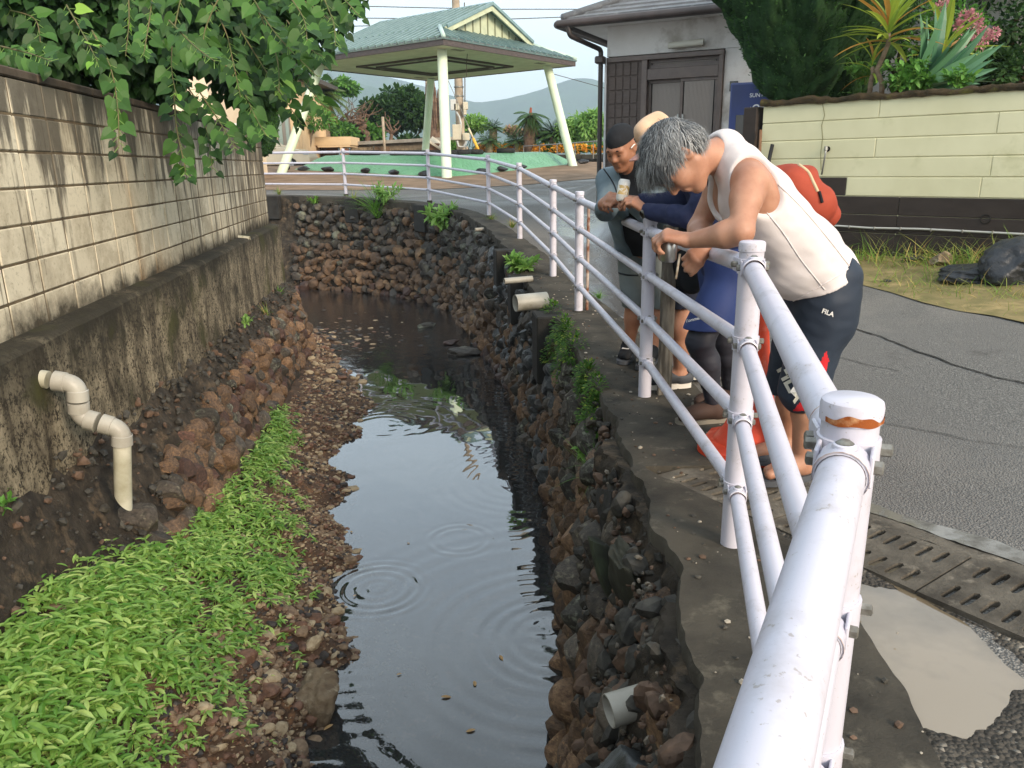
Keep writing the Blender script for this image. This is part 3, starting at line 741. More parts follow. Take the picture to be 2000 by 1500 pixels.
c = a0+d_*Lw/2-nn*.069; mb.box((c[0], c[1], (.50+ztop-.012)/2), (.13, Lw-.01, ztop-.012-.50), rz=math.atan2(-d_[0], d_[1])); mb.build('joint', m_joint, bw)
bm_ = MB(); bm_.box((0, 0, 0), (.03, LB-.011, HB-.010), bev=.006); blk = bm_.mesh('block', m_block)
bh = MB(); bh.box((0, 0, 0), (.03, LB/2-.011, HB-.010), bev=.006); blh = bh.mesh('block', m_block)
for r in range(nrow):
    z = ztop-HB*(r+.5)
    for k in range(int(Lw/LB)):
        if k*LB < 3.4: continue
        p = a0+d_*(LB*(k+.5))-nn*(.012+RNG.uniform(0, .004))
        inst('block', blk, bw, frame(nn, d_, V(0, 0, 1), (p[0], p[1], z)))
    k = int(Lw/LB)*LB
    for q in (k+.5*LB*.5,):
        p = a0+d_*(LB*int(Lw/LB)+ .19)-nn*.012
        if LB*int(Lw/LB)+.38 <= Lw+.02: inst('block', blk, bw, frame(nn, d_, V(0, 0, 1), (p[0], p[1], z)))
for k in range(int(Lw/.8)+1):
    p = a0+d_*(.8*(k+.5))-nn*.07
    if .8*k < 3: continue
    m1 = MB(); m1.box((p[0], p[1], ztop+.026), (.155, .79, .05), rz=math.atan2(-d_[0], d_[1]), bev=.008); m1.build('coping', m_coping, bw)

# --- ground cover etc. in the stream bed
def bed_pts(n, y0, y1, u0, u1, dens=None):
    y = RNG.uniform(y0, y1, n); u = RNG.uniform(u0, u1, n); x = xfoot(y)+(xw(y)-xfoot(y))*u
    return x, y, bed_z(x, y)
peb_m = [mat('pebble_brown', '86715a', '5d4c3d', 30, .75, .35, bump=.2, bscale=60), mat('pebble_red', '745645', '4e392d', 30, .7, .35, bump=.2), mat('pebble_tan', 'a8977c', '8a795f', 30, .8, .3, bump=.2), mat('pebble_dark', '3f3834', '262220', 30, .6, .4, bump=.2)]
mb = MB(); lib = [[rock(300+i, s, 10, .04) for i in range(8)] for s in (0, 1)]
def put_peb(n, y0, y1, u0, u1, s0, s1, sink=.2):
    x, y, z = bed_pts(n, y0, y1, u0, u1)
    for i in range(n):
        s = s0*(s1/s0)**(RNG.random()**2.2); v, f = lib[1 if s > .03 else 0][RNG.integers(8)]
        a = RNG.uniform(0, 6.28); ca, sa = math.cos(a), math.sin(a); R = np.array([[ca, sa, 0], [-sa, ca, 0], [0, 0, 1]])
        tl = RNG.normal(0, .3); R = np.array([[1, 0, 0], [0, math.cos(tl), math.sin(tl)], [0, -math.sin(tl), math.cos(tl)]])@R
        mb.add((v*V(1, RNG.uniform(.6, .95), RNG.uniform(.4, .7))*s)@R+V(x[i], y[i], z[i]+s*sink), f, int(RNG.choice(4, p=[.4, .22, .2, .18])))
put_peb(7000, 2.5, 6.0, .40, 1.12, .006, .030); put_peb(3800, 6, 9.5, .1, 1.12, .008, .038); put_peb(900, 9.5, 13, .1, 1.25, .015, .07)
put_peb(200, 2.5, 4.4, .45, 1.08, .03, .06); put_peb(3200, 1.9, 3.6, -.2, 1.05, .007, .035); put_peb(900, 3.4, 6.5, .0, .6, .008, .035); put_peb(300, 3, 8, .9, 1.10, .02, .06); put_peb(900, 2.5, 5.0, 1.0, 1.5, .008, .03)
# riffle stones at the far bend
for k in range(500):
    y = RNG.normal(12.7, .9); x = RNG.normal(-3.0, .7); s = RNG.uniform(.02, .07); v, f = lib[1][RNG.integers(8)]
    z = max(bed_z(V(x), V(y))[0], WATER-.02); mb.add(v*V(1, .8, .5)*s+V(x, y, z), f, int(RNG.choice(4, p=[.3, .3, .1, .3])))
o = mb.build('gravel', peb_m); tag(o, 'brown gravel and pebbles beside the stream', 'gravel', kind='stuff')

def boulder(c, s, seed, mt, label, rz=0, rough=.08, group=None, name='boulder'):
    v, f = rock(seed, 4, 18, rough); d = ICO[4][0]; v = v*(1+.05*fbm(d*6, seed+3)[:, None]); cz, sz = math.cos(rz), math.sin(rz); v = (v*np.asarray(s))@np.array([[cz, sz, 0], [-sz, cz, 0], [0, 0, 1]])
    mb = MB(); mb.add(v+np.asarray(c), f); return solo(mb.build(name, mt, sm=True, auto=50), label, 'rock', group)
m_boul = mat('boulder_stone', '8a7a63', '5d4d3d', 6, .9, .25, bump=.9, bscale=26, bdist=.02, col3='b3a78f', s3=7, lo3=.56)
q = P(548, 1365, 3.15); boulder((-1.06, 3.48, -1.37), (.135, .16, .15), 77, m_boul, 'large rough grey brown boulder on the gravel at the water edge', .4, .12)
for k, (px, py, Y, s, mt_, lab) in enumerate(((155, 1062, 3.75, .13, m_boul, 'pale speckled boulder among dark rocks above the green plants'),
        (100, 1095, 3.6, .13, m_dark, 'dark rock left of the pale boulder above the plants'), (210, 1025, 4.0, .10, m_dark, 'dark rounded rock right of the pale boulder'),
        (40, 1180, 3.35, .17, m_brown, 'broad brown rock at the left edge above the green plants'), (15, 1090, 3.5, .14, m_dark, 'dark rock at the left picture edge below the footing'),
        (275, 975, 4.35, .11, m_dark, 'dark rock at the foot of the elbowed pipe'), (330, 930, 4.75, .10, m_brown, 'brown rock right of the elbowed pipe end'), (255, 950, 4.5, .1, m_brown, 'brown rock behind the open end of the elbowed pipe'),
        (500, 775, 7.4, .14, m_red, 'reddish rock at the foot of the low stone wall'), (395, 860, 5.6, .15, m_brown, 'brown rock where the green plants meet the low stone wall'))):
    c = P(px, py, Y); boulder(c, (s, s*.9, s*.75), 80+k, mt_, lab, k)
for k, (px, py, s, lab) in enumerate(((905, 690, .30, 'flat dark rock lying in the water at the foot of the right wall'), (945, 668, .22, 'dark rock behind the flat rock at the right water edge'), (880, 672, .16, 'reddish dark rock left of the dark rocks in the water'),
        (835, 637, .22, 'pale flat slab breaking the water surface near the bend'), (790, 565, .32, 'reddish flat boulder at the foot of the far wall'), (690, 843, .05, 'small dark stone standing in the water at the gravel edge'))):
    d = FW+RT*(px-1000)/F+UP*(750-py)/F; c = CP+d*((WATER-EYE)/d[2]); boulder(c+V(0, 0, .02), (s, s*.6, s*.28), 95+k, [m_dark, m_wet, m_red, m_lich, m_red, m_dark][k], lab, .3*k)

# --- grit and litter on the kerb strip
mb = MB(); lmats = [MATS['chip_rust'], MATS['chip_dark'], mat('grit_pale', 'a29a8c', '857d70', 20, bump=0)]
for k in range(480):
    j = RNG.integers(60, 300); u = RNG.random()**1.5; t_ = np.interp(RNG.uniform(1.2, 9.5), CU[:300, 1], ii[:300]); p = wall_pt(t_, 1.0); tg = tangf(t_); q = p+V(tg[1], -tg[0], 0)*(.03+u*.55); s = .003*(5**RNG.random()**2); v, f_ = rock(200+k % 6, 0, 8)
    mb.add(v*V(1, .8, .6)*s+V(q[0], q[1], float(gz(V(q[0]), V(q[1]))[0])+.034+s*.2), f_, int(RNG.choice(3, p=[.35, .3, .35])))
o = mb.build('grit', lmats); tag(o, 'grit and small chips on the concrete strip', 'grit', kind='stuff')
# ============================================================ RAILING
def paint_mat():
    mt, nt, out = nodes('white_pipe_paint'); g = NT(nt); pv = g.pos()
    n1 = g.noise(pv, 9, 6, .65); n2 = g.noise(pv, 130, 3, .6)
    c = g.mix(g.ramp(n1, .52, .72, 0, .5), 'bfbcc6', '989190')
    c = g.mix(g.ramp(g.math('ADD', n2, g.math('MULTIPLY', n1, .4)), .86, .92, 0, .6), c, '8a7f72')
    g.bsdf(out, c, g.ramp(n1, .4, .7, .34, .5), .45, 0, g.bump(n2, .08, .002)); return mt
m_white = paint_mat()
m_rustp = mat('rust_edge', '8a4a22', 'b98a62', 60, .9, .2, bump=.3, bscale=120, lo=.52, hi=.75)
m_bolt = mat('bolt_metal', '8f8d86', '6a665d', 60, .5, .5, metal=.6, bump=.2)
POST = [((-.40, -.66), -.09), ((.47, 1.013), -.084), ((.765, 2.45), -.01), ((.80, 4.45), -.07), ((.62, 6.95), .0), ((.49, 8.8), .07), ((.15, 11.45), .26), ((-.37, 14.4), .41), ((-1.73, 17.2), .575), ((-3.98, 19.35), .67), ((-6.7, 20.6), .70), ((-9.6, 21.2), .72)]
PH = 1.1
rail_h = [1.02, .77, .515, .262]; rail_r = [.0303, .0243, .0243, .0243]
fence = thing('pipe_railing', 'white pipe railing with four rails curving along the stream wall', 'railing', (.765, 2.45, -.01))
PX = [V(p[0], p[1], z) for p, z in POST]
for i, b in enumerate(PX):
    mb = MB(); mb.lathe([(.0381, -.06), (.0381, PH-.035), (.0383, PH-.033)], b, 24)
    post = mb.build('post', m_white, fence, sm=True, auto=40)
    mb = MB(); mb.lathe([(.0385, PH-.034), (.0412, PH-.033), (.0418, PH-.012), (.040, PH-.005), (.034, PH-.001), (.0, PH)], b, 28)
    mb.build('post_cap', m_white, post, sm=True, auto=40)
    if i == 1:
        mb = MB(); a = np.linspace(-2.85, -.15, 60); lo_ = PH-.0325+.0012*np.sin(a*6); hi_ = PH-.0215+.004*np.sin(a*3.1+1)+.0018*np.sin(a*8.3)
        mb.grid(np.stack([np.stack([b[0]+.0422*np.cos(a), b[1]+.0422*np.sin(a), b[2]+lo_], -1), np.stack([b[0]+.0424*np.cos(a), b[1]+.0424*np.sin(a), b[2]+hi_], -1)]))
        mb.build('rust_stain', m_rustp, post, sm=True)
    mb = MB(); mb.lathe([(.05, -.02), (.05, .012), (.04, .014)], b, 16) if i in (5, 6) else mb.lathe([(.060, -.02), (.058, .038), (.039, .042)], b, 14)
    mb.build('footing', m_conc, post, sm=True, auto=40)
def clamp(i, k):
    b = PX[i]; c = b+V(0, 0, rail_h[k]); r = rail_r[k]; near = i in (1, 2, 3)
    n = 22 if near else 12
    mb = MB(); mb.lathe([(.0384, -.024), (.0425, -.023), (.0425, .023), (.0384, .024)], c, n)
    mbb = MB(); dirs = []
    for j in (i-1, i+1):
        if 0 <= j < len(PX): dirs.append(nrm((PX[j]-b)*V(1, 1, 0)))
    for d in dirs:
        up = V(0, 0, 1); sd = np.cross(d, up)
        # forked lug and the pipe socket
        for s in (-1, 1): mb.box(c+d*.052+sd*s*(r+.004), (.045, .006, r*1.5), rz=math.atan2(d[1], d[0]), bev=.002)
        mb.lathe([(r*.3, .046), (r*.9, .048), (r+.004, .058), (r+.0045, .105), (r+.001, .107)], c, n, axis=d)
        if near or i < 6:
            mb.lathe([(.016, r+.002), (.015, r+.0065), (.012, r+.008)], c+d*.08, 14, axis=up)
            mbb.lathe([(.0105, r+.006), (.0115, r+.0085), (.006, r+.0125), (0, r+.013)], c+d*.08, 12, axis=up)
        for s in (-1, 1): mbb.lathe([(.010, 0), (.010, .010), (.006, .012), (0, .012)], c+d*.052+sd*s*(r+.007), 6, axis=sd*s)
    if len(dirs) == 2:
        o_ = nrm(np.cross(dirs[1]-dirs[0], V(0, 0, 1))) 
        for s in (-1, 1): mbb.lathe([(.0095, .040), (.0095, .056), (.005, .058), (.0, .058)], c+V(0, 0, .006), 6, axis=o_*s)
    cl = mb.build('clamp', m_white, fence, sm=True, auto=35); mbb.build('bolts', m_bolt, cl, sm=True, auto=30)['kind'] = 'stuff'
for i in range(len(PX)):
    for k in range(4): clamp(i, k)
for i in range(len(PX)-1):
    for k in range(4):
        a, b = PX[i]+V(0, 0, rail_h[k]), PX[i+1]+V(0, 0, rail_h[k]); d = nrm(b-a)
        mb = MB(); mb.tube([a+d*.06, a+d*.4*np.linalg.norm(b-a), b-d*.06], rail_r[k], 24 if i < 5 else 12, cap=False); mb.build('rail', m_white, fence, sm=True)
        if i in (0, 1):
            for q_ in (a+d*.106, b-d*.106):
                mb = MB(); mb.lathe([(rail_r[k]+.0047, -.0016), (rail_r[k]+.0050, .0), (rail_r[k]+.0047, .0016)], q_, 20, axis=d); mb.build('rust_seam', mat('rust_seam', '8b6450', 'c9bdb5', 40, .8, bump=0), fence, sm=True)

# ============================================================ drain, puddle, cone
dd = nrm(V(.52, -.854, 0)); dn_ = nrm(V(.854, .52, 0))
m_drain = mat('drain_concrete', '6a6358', '403b34', 6, .92, .25, bump=.7, bscale=55, bdist=.012, col3='857c6e', s3=14, lo3=.56, hi3=.72)
drain = thing('drain_cover', 'slotted concrete drain cover along the road edge behind the railing', 'drain', tuple(dn_*2.33+dd*-1.2))
off0, off1 = 2.19, 2.50
def dxy(s, o): p = dd*s+dn_*o; return p
for j in range(-2, 3):
    s0 = -1.17+.60*j; s1 = s0+.592
    slots = [(s0+.065+.0585*k, o) for k in range(9) for o in (2.262, 2.430)]
    outer = [(s0, off0), (s1, off0), (s1, off1), (s0, off1)]; pts = [Vector(p) for p in outer]; edges = [(0, 1), (1, 2), (2, 3), (3, 0)]; loops_ = []
    for s_, o_ in slots:
        b0 = len(pts); sl = .048; sw = .0125; rel = [(0, -sl), (sw*.8, -sl+.008), (sw, -sl+.02), (sw, sl-.02), (sw*.8, sl-.008), (0, sl), (-sw*.8, sl-.008), (-sw, sl-.02), (-sw, -sl+.02), (-sw*.8, -sl+.008)]
        q = [(s_+a*(1+RNG.uniform(-.15, .15)), o_+b) for a, b in rel]; pts += [Vector(p) for p in q]
        edges += [(b0+i, b0+(i+1) % 10) for i in range(10)]; loops_.append(list(range(b0, b0+10)))
    r = geometry.delaunay_2d_cdt(pts, edges, [], 0, 1e-6)
    v2 = np.array([(p.x, p.y) for p in r[0]]); tri = np.array(r[2]); cen = v2[tri].mean(1)
    ok = np.ones(len(tri), bool)
    for l in loops_: ok &= ~pip(cen, np.array([tuple(pts[i]) for i in l]))
    tri = tri[ok]; z_top = lambda p: gz(p[:, 0], p[:, 1])+.022
    w3 = v2[:, 0:1]*dd[None]+v2[:, 1:2]*dn_[None]; w3[:, 2] = z_top(w3)
    mb = MB(); mb.add(w3, tri[:, ::-1])
    for l in [[0, 1, 2, 3][::-1]]+loops_:
        a = np.array([tuple(pts[i]) for i in l]); t3 = a[:, 0:1]*dd[None]+a[:, 1:2]*dn_[None]; t3[:, 2] = z_top(t3); lo3 = t3-V(0, 0, .075)
        ring = np.stack([np.vstack([t3, t3[:1]]), np.vstack([lo3, lo3[:1]])]); mb.grid(ring)
    mb.build('slab', m_drain, drain, sm=False)
# dark channel below the slots
mb = MB(); c = dd*-.8+dn_*2.345; mb.box((c[0], c[1], -.06), (3.1, .30, .03), rz=math.atan2(dd[1], dd[0])); mb.build('channel_floor', mat('channel_mud', '2c2a16', '15130c', 9, .9, bump=.3), drain)
def ribbon(name, o0, o1, s0, s1, dz0, dz1, mt, label, jit=.012, seed=1):
    ss = np.linspace(s0, s1, 120); G = []
    for k, u in enumerate(np.linspace(0, 1, 7)):
        o_ = o0+(o1-o0)*u+jit*(fbm(np.stack([ss*7, 0*ss+k*.1, 0*ss], -1), seed+(3 if k > 3 else 0)))*(1 if k in (0, 6) else .3)
        p = ss[:, None]*dd[None]+o_[:, None]*dn_[None]; p[:, 2] = gz(p[:, 0], p[:, 1])+dz0+(dz1-dz0)*u+.004*fbm(p*9, seed); G.append(p)
    mb = MB(); mb.grid(np.array(G)); return tag(mb.build(name, mt, sm=True), label, kind='structure')
ribbon('gutter_edge', 2.505, 2.60, -2.45, .6, .018, .006, m_drain, 'concrete lip between drain and asphalt', .006, 4)
# wet shining strip at the foot of the asphalt
def wetm():
    mt, nt, out = nodes('standing_water'); g = NT(nt); pv = g.pos(); n1 = g.noise(pv, 8, 5, .65)
    c = g.mix(g.ramp(n1, .42, .6), '7c776d', '58544d'); g.bsdf(out, c, g.ramp(n1, .45, .62, .06, .7), .5, 0, g.bump(g.noise(pv, 60, 4), .05, .002)); return mt
ribbon('wet_gutter', 2.59, 2.665, -2.3, .6, .010, .009, wetm(), 'wet silty strip along the asphalt edge', .022, 6)
# broken ground on the near side of the drain: rough gravelly asphalt, with a muddy puddle
def rough_asph():
    mt, nt, out = nodes('gravelly_asphalt'); g = NT(nt); pv = g.pos(); vo = g.n('TexVoronoi'); vo.inputs['Scale'].default_value = 75; g.l(pv, vo.inputs['Vector'])
    n1 = g.noise(pv, 4, 6, .7); sh = g.n('SeparateColor'); g.l(vo.outputs['Color'], sh.inputs[0])
    c = g.mix(sh.outputs[0], '48433c', '837a6c'); c = g.mix(g.ramp(n1, .42, .6, 0, .8), c, '3c3831'); c = g.mix(g.ramp(sh.outputs[1], .93, .96), c, 'b3aa9b'); spz = g.n('SeparateXYZ'); g.l(pv, spz.inputs[0]); wz = g.math('ADD', spz.outputs[2], g.math('MULTIPLY', n1, .012)); c = g.mix(g.ramp(wz, .017, .027, .8, 0), c, '2c2721')
    g.bsdf(out, c, .75, .4, 0, g.bump(g.math('ADD', g.math('MULTIPLY', vo.outputs['Distance'], -1.4), n1), .9, .012)); return mt
m_rasph = rough_asph()
G = []
for y in np.linspace(-1.5, 3.0, 90):
    x0 = np.interp(y, CU[:200, 1], CU[:200, 0])+np.interp(y, [-4, 2, 2.6, 4.2], [.5, .46, .40, .6]); x1 = (2.185-y*dn_[1])/dn_[0]
    x = np.linspace(x0, max(x1, x0+.02), 60); dip = .045*np.exp(-((x-1.08)/.36)**2-((y-1.86)/.34)**2)
    G.append(np.stack([x, 0*x+y, gz(x, 0*x+y)+.024+.006*fbm(np.stack([x*4, 0*x+y*4, 0*x], -1), 14)+.004*fbm(np.stack([x*14, 0*x+y*14, 0*x], -1), 15)-dip], -1))
mb = MB(); mb.grid(np.array(G)); tag(mb.build('rough_verge', m_rasph, sm=True), 'broken gravelly asphalt beside the drain', kind='structure')
pm = MB(); 
def pudm():
    mt, nt, out = nodes('muddy_water'); g = NT(nt); pv = g.pos(); n1 = g.noise(pv, 5, 5)
    c = g.mix(g.ramp(g.noise(pv, 2.2, 5), .4, .62), '857762', '675b49'); g.bsdf(out, c, .04, 1.0, 0, g.bump(g.noise(pv, 30, 3), .04, .002)); return mt
u = np.linspace(-.6, .6, 50); X, Y = np.meshgrid(1.25+.9*u, 1.86+u); pm.grid(np.stack([X, Y, 0*X+.0085], -1)[:, ::-1][::1])
pg = pm.build('puddle', pudm()); tag(pg, 'muddy puddle beside the drain', kind='structure')

cone = thing('traffic_cone', 'orange traffic cone standing behind the second railing post', 'traffic cone', (1.10, 3.44, .03))
m_cone = mat('cone_orange', 'dd4a2a', 'c03c20', 6, .5, .4, bump=.1, col3='e4755a', s3=9)
cz = float(gz(V(1.1), V(3.44))[0])+.035
mb = MB(); c = V(1.14, 3.46, cz)
mb.lathe([(.0, .705), (.022, .705), (.031, .695), (.034, .67), (.066, .36), (.112, .15), (.135, .10), (.165, .065), (.178, .045), (.18, .035)], c, 32); cb = mb.build('body', m_cone, cone, sm=True, auto=40)
mb = MB(); pr = []
ang = np.arange(48)/48*2*PI; sq = .225/np.maximum(np.abs(np.cos(ang+.5)), np.abs(np.sin(ang+.5))); sq = np.minimum(sq, .262)
rows = [np.stack([c[0]+np.cos(ang)*q, c[1]+np.sin(ang)*q, c[2]+0*ang+z], -1) for q, z in ((.17, .048), (sq*.90, .035), (sq, .026), (sq, .0), (.1, .0))]
rows = [np.vstack([r, r[:1]]) for r in rows]; mb.grid(np.array(rows)); mb.build('base', m_cone, cone, sm=True, auto=40)
m_tape = mat('worn_tape', 'd8cfc2', 'c25338', 14, .6, .4, bump=.1, lo=.5, hi=.56)
for z0, z1 in ((.50, .56), (.385, .41)):
    rr = lambda z: np.interp(z, [.36, .67], [.0628, .0348])
    mb = MB(); mb.lathe([(rr(z0), z0), (rr(z1), z1)], c, 32); mb.build('white_band', m_tape, cone, sm=True)

# leaning boards and pegs behind the third post
mb = MB(); a, b = V(.95, 4.55, -.05), V(.90, 4.42, .98); mb.tube([a, b], .001, 4); mb = MB(); mid = (a+b)/2
mb.box(mid, (.085, .03, 1.04), rz=.25, bev=.004); solo(mb.build('wooden_stake', mat('grey_wood', '8d8578', '5b5349', 5, .9, .2, bump=.5, stretch=(8, 8, 1), bscale=12)), 'weathered grey wooden board upright just behind the railing post', 'board')
mb = MB(); q = P(1147, 540, 7.0); t_ = P(1147, 400, 7.0); mb.tube([V(q[0], 7.0, float(gz(V(q[0]), V(7.))[0])-.02), V(q[0]+.005, 7.0, t_[2]+.02)], .014, 8); solo(mb.build('steel_peg', mat('rusty_white_steel', 'b8ab9f', '6b3c22', 12, .7, .3, bump=.2)), 'thin rusty white steel peg beside the wet lane', 'stake')
# asphalt patch cracks on the right
for k, (ctrl, w) in enumerate((([(2.3, 6.1), (2.59, 5.68), (2.72, 4.83), (2.86, 4.08), (3.2, 3.0)], .010), ([(1.45, 4.2), (1.8, 3.9), (2.2, 3.3), (2.9, 2.6)], .004), ([(1.9, 5.6), (2.4, 4.6)], .004))):
    s = spline(ctrl, 80); s = s+.012*np.stack([fbm(np.column_stack([s*9, s[:, 0]*0]), 3), fbm(np.column_stack([s*9, s[:, 0]*0]), 4)], -1)
    G = [np.column_stack([s+V(e*w*RNG.uniform(.6, 1.2, 80), 0*s[:, 0]).T if False else s+np.stack([e*w*RNG.uniform(.5, 1.2, 80), 0*s[:, 0]], -1), gz(s[:, 0], s[:, 1])+.006]) for e in (-1, 1)]
    mb = MB(); mb.grid(np.array(G)); tag(mb.build('asphalt_crack', mat('crack', '242322', bump=0)), 'dark crack in the asphalt lane', kind='structure')

# ============================================================ drain pipes
m_pvc = mat('grey_pvc', 'a9a59a', '8d877b', 4, .45, .4, bump=.05, col3='77715f', s3=3, lo3=.55, hi3=.75)
m_pvcw = mat('aged_pvc', 'bdb8a6', '8f8a72', 5, .6, .35, bump=.08, col3='6d6a4a', s3=4, lo3=.55, hi3=.68)
def pipe_run(pts, r, rad=.075, n=10):
    out = [pts[0]]
    for a, b, c in zip(pts[:-2], pts[1:-1], pts[2:]):
        u, v = nrm(a-b), nrm(c-b)
        for t in np.linspace(0, 1, n): out.append((b+u*rad)*(1-t)**2+2*b*t*(1-t)+(b+v*rad)*t*t)
    return np.array(out+[pts[-1]])
YP = 3.66
pts = [P(40, 734, YP), P(150, 750, YP+.03), P(155, 815, YP+.03), P(238, 838, YP+.05), P(241, 985, YP+.05)]
pr_ = .0445
ep = thing('drain_pipe', 'grey plastic drain pipe with two elbows on the left footing', 'pipe', tuple(pts[1]))
pts[0] = pts[0]+nrm(pts[0]-pts[1])*.12
mb = MB(); mb.tube(pipe_run([pts[0], pts[0]*.35+pts[1]*.65], pr_), pr_, 24); mb.build('straight_pipe', m_pvcw, ep, sm=True, auto=50)
def elbow(a, b, c, n0, n1):
    u, v = nrm(a-b), nrm(c-b); path = [b+u*n0]
    path += [(b+u*.054)*(1-t)**2+2*b*t*(1-t)+(b+v*.054)*t*t for t in np.linspace(0, 1, 9)]; path.append(b+v*n1)
    m1 = MB(); m1.tube(np.array(path), pr_*1.02, 24); e = m1.build('elbow', m_pvc, ep, sm=True, auto=50)
    m2 = MB()
    for d, L_ in ((u, n0), (v, n1)): m2.lathe([(pr_*1.02, L_-.055), (pr_*1.12, L_-.052), (pr_*1.14, L_), (pr_*.98, L_+.002)], b, 24, axis=d)
    m2.build('socket', m_pvc, e, sm=True, auto=40)
elbow(pts[0], pts[1], pts[2], .105, .085); elbow(pts[1], pts[2], pts[3], .078, .085); elbow(pts[2], pts[3], pts[4], .10, .085)
mb = MB(); n = 24; a_ = pts[3]; b_ = pts[4]; d = nrm(b_-a_)
ang = np.arange(n)/n*2*PI; sdx, sdy = V(1, 0, 0), V(0, 1, 0)
top = np.array([a_+d*.09+pr_*.97*(math.cos(t)*sdx+math.sin(t)*sdy) for t in ang]); bot = np.array([b_+d*(.055*math.cos(t)-.02)+pr_*.97*(math.cos(t)*sdx+math.sin(t)*sdy) for t in ang])
R = np.stack([np.vstack([top, top[:1]]), np.vstack([bot, bot[:1]])]); mb.grid(R); inn = R.copy(); inn[:, :, :2] = (inn[:, :, :2]-b_[:2])*.88+b_[:2]; mb.grid(inn[::-1]); mb.grid(np.stack([R[1], inn[1]])); mb.build('outlet_pipe', m_pvcw, ep, sm=True, auto=50)
def stub(c, d, r, L_, mt, label, n=24, closed=False):
    d = nrm(d); m1 = MB(); m1.lathe([(r, -.25), (r, L_), (r*.93, L_+.001), (r*.9, L_-.02), (r*.88, -.2)], c, n, axis=d)
    return solo(m1.build('pipe_stub', mt, sm=True, auto=40), label, 'pipe')
stub(P(1225, 1378, 1.95), V(-1, -.28, -.10), .050, .06, m_pvc, 'wide grey plastic pipe end poking from the near right wall')
stub(P(1020, 591, 7.3), V(-1, -.35, -.02), .082, .07, m_pvc, 'big pale grey pipe end below the concrete pier on the right wall')
stub(P(998, 548, 8.45), V(-1, -.35, -.02), .034, .08, m_pvc, 'small pipe end above the big pipe on the right wall', 14)
stub(P(618, 404, 19.1), V(.5, -1, -.02), .09, .12, m_pvc, 'small white pipe end high on the far stone wall', 14)
stub(P(938, 448, 13.0), V(-1, -.5, -.02), .03, .1, m_pvc, 'tiny white pipe end near the top of the curved wall', 12)
stub(P(478, 466, 9.4), V(1, .02, -.12), .034, .06, m_pvcw, 'thin pale pipe sticking out of the block wall foot', 14)
# bamboo stick lying on the left ledge
mb = MB(); a, b = P(320, 770, 5.35), P(262, 830, 4.75); mb.tube([a+V(0, 0, .0), b+V(0, 0, .0)], .006, 6); solo(mb.build('stick', mat('dark_stick', '3d3a34', bump=0)), 'thin dark stick lying on the mortar ledge', 'stick')

# ============================================================ PAVILION
pv0 = V(-2.0, 26.4, 0); pa = math.radians(52.5)
pav = thing('pavilion', 'open pavilion with green metal hip roof on four pale slanting columns', 'pavilion', (pv0[0], pv0[1], 1.0), rz=pa)
PLx, PLy = 7.6, 7.7; zc = 5.03-1.0; ze = zc+.24
cpt = lambda wx, wy, wz: np.array([math.cos(pa)*(wx-pv0[0])+math.sin(pa)*(wy-pv0[1]), -math.sin(pa)*(wx-pv0[0])+math.cos(pa)*(wy-pv0[1]), wz-1.0])
m_col = mat('column_paint', 'cfdbc2', 'c3d0b4', 2, .45, .4, bump=.04)
m_ceil = mat('ceiling_board', 'c9c9b2', 'b9b9a2', 2, .8, .2, bump=.05)
m_fas = mat('fascia_brown', '544a46', '3e3735', 8, .6, .4, bump=.1, stretch=(1, 1, 5))
m_trim = mat('trim_dark', '4a4238', bump=0, rough=.6)
m_roof = mat('green_metal', '7c9391', '6a8280', 3, .25, .8, bump=.03, metal=.25)
m_gab = mat('gable_board', 'b7bda0', 'a5ab90', 3, .7, .3, bump=.08)
def pbox(name, c, s, mt, parent=pav, bev=.01, rot=None):
    m1 = MB(); m1.box(c, s, bev=bev, rot=rot); return m1.build(name, mt, parent)
# columns: bottom found on the ground, top under the eave corners
tops = [(.75, .75), (.75, PLy-.75), (PLx-.75, .75), (PLx-.75, PLy-.75)]
base_px = [(873, 349), (550, 338), (1119, 325), (829, 316)]
def on_ground(px, py, y0, y1):
    return min((P(px, py, Y) for Y in np.linspace(y0, y1, 300)), key=lambda p: abs(p[2]-float(gz(V(p[0]), V(p[1]))[0])))
for (a, b), bp, yr in zip(tops, base_px, ((25.5, 28.5), (29, 33), (30.5, 33.5), (35, 37))):
    w_ = on_ground(*bp, *yr); l_ = cpt(w_[0], w_[1], 0); la, lb = l_[0]-a, l_[1]-b; zg = float(gz(V(w_[0]), V(w_[1]))[0])-1.0
    m1 = MB(); m1.tube([(a+la*1.04, b+lb*1.04, zg-.15), (a, b, zc)], .165, 24); m1.build('column', m_col, pav, sm=True, auto=50)
# ceiling slab with a recessed coffer and dark trims
pbox('ceiling', (PLx/2, PLy/2, zc+.06), (PLx-.16, PLy-.16, .12), m_ceil, bev=.005)
for k, (ins, w, dz) in enumerate(((1.75, .12, .03), (2.25, .07, .05))):
    cx, cy = PLx/2, PLy/2; hx, hy = PLx/2-ins, PLy/2-ins
    for s in (-1, 1):
        pbox('ceiling_trim', (cx, cy+s*hy, zc-dz), (2*hx+w, w, .06), m_trim, bev=.004)
        pbox('ceiling_trim', (cx+s*hx, cy, zc-dz-.003), (w, 2*hy-w, .055), m_trim, bev=.004)
for px_, py_ in ((2.0, PLy/2-.9), (PLx/2-1, PLy-2.0), (PLx-2.0, 2.6)):
    m1 = MB(); m1.lathe([(.0, -.02), (.11, -.02), (.12, 0), (.12, .02)], (px_, py_, zc-.03), 16); m1.build('speaker', mat('speaker_grille', '8b8a7d', bump=0), pav, sm=True, auto=40)
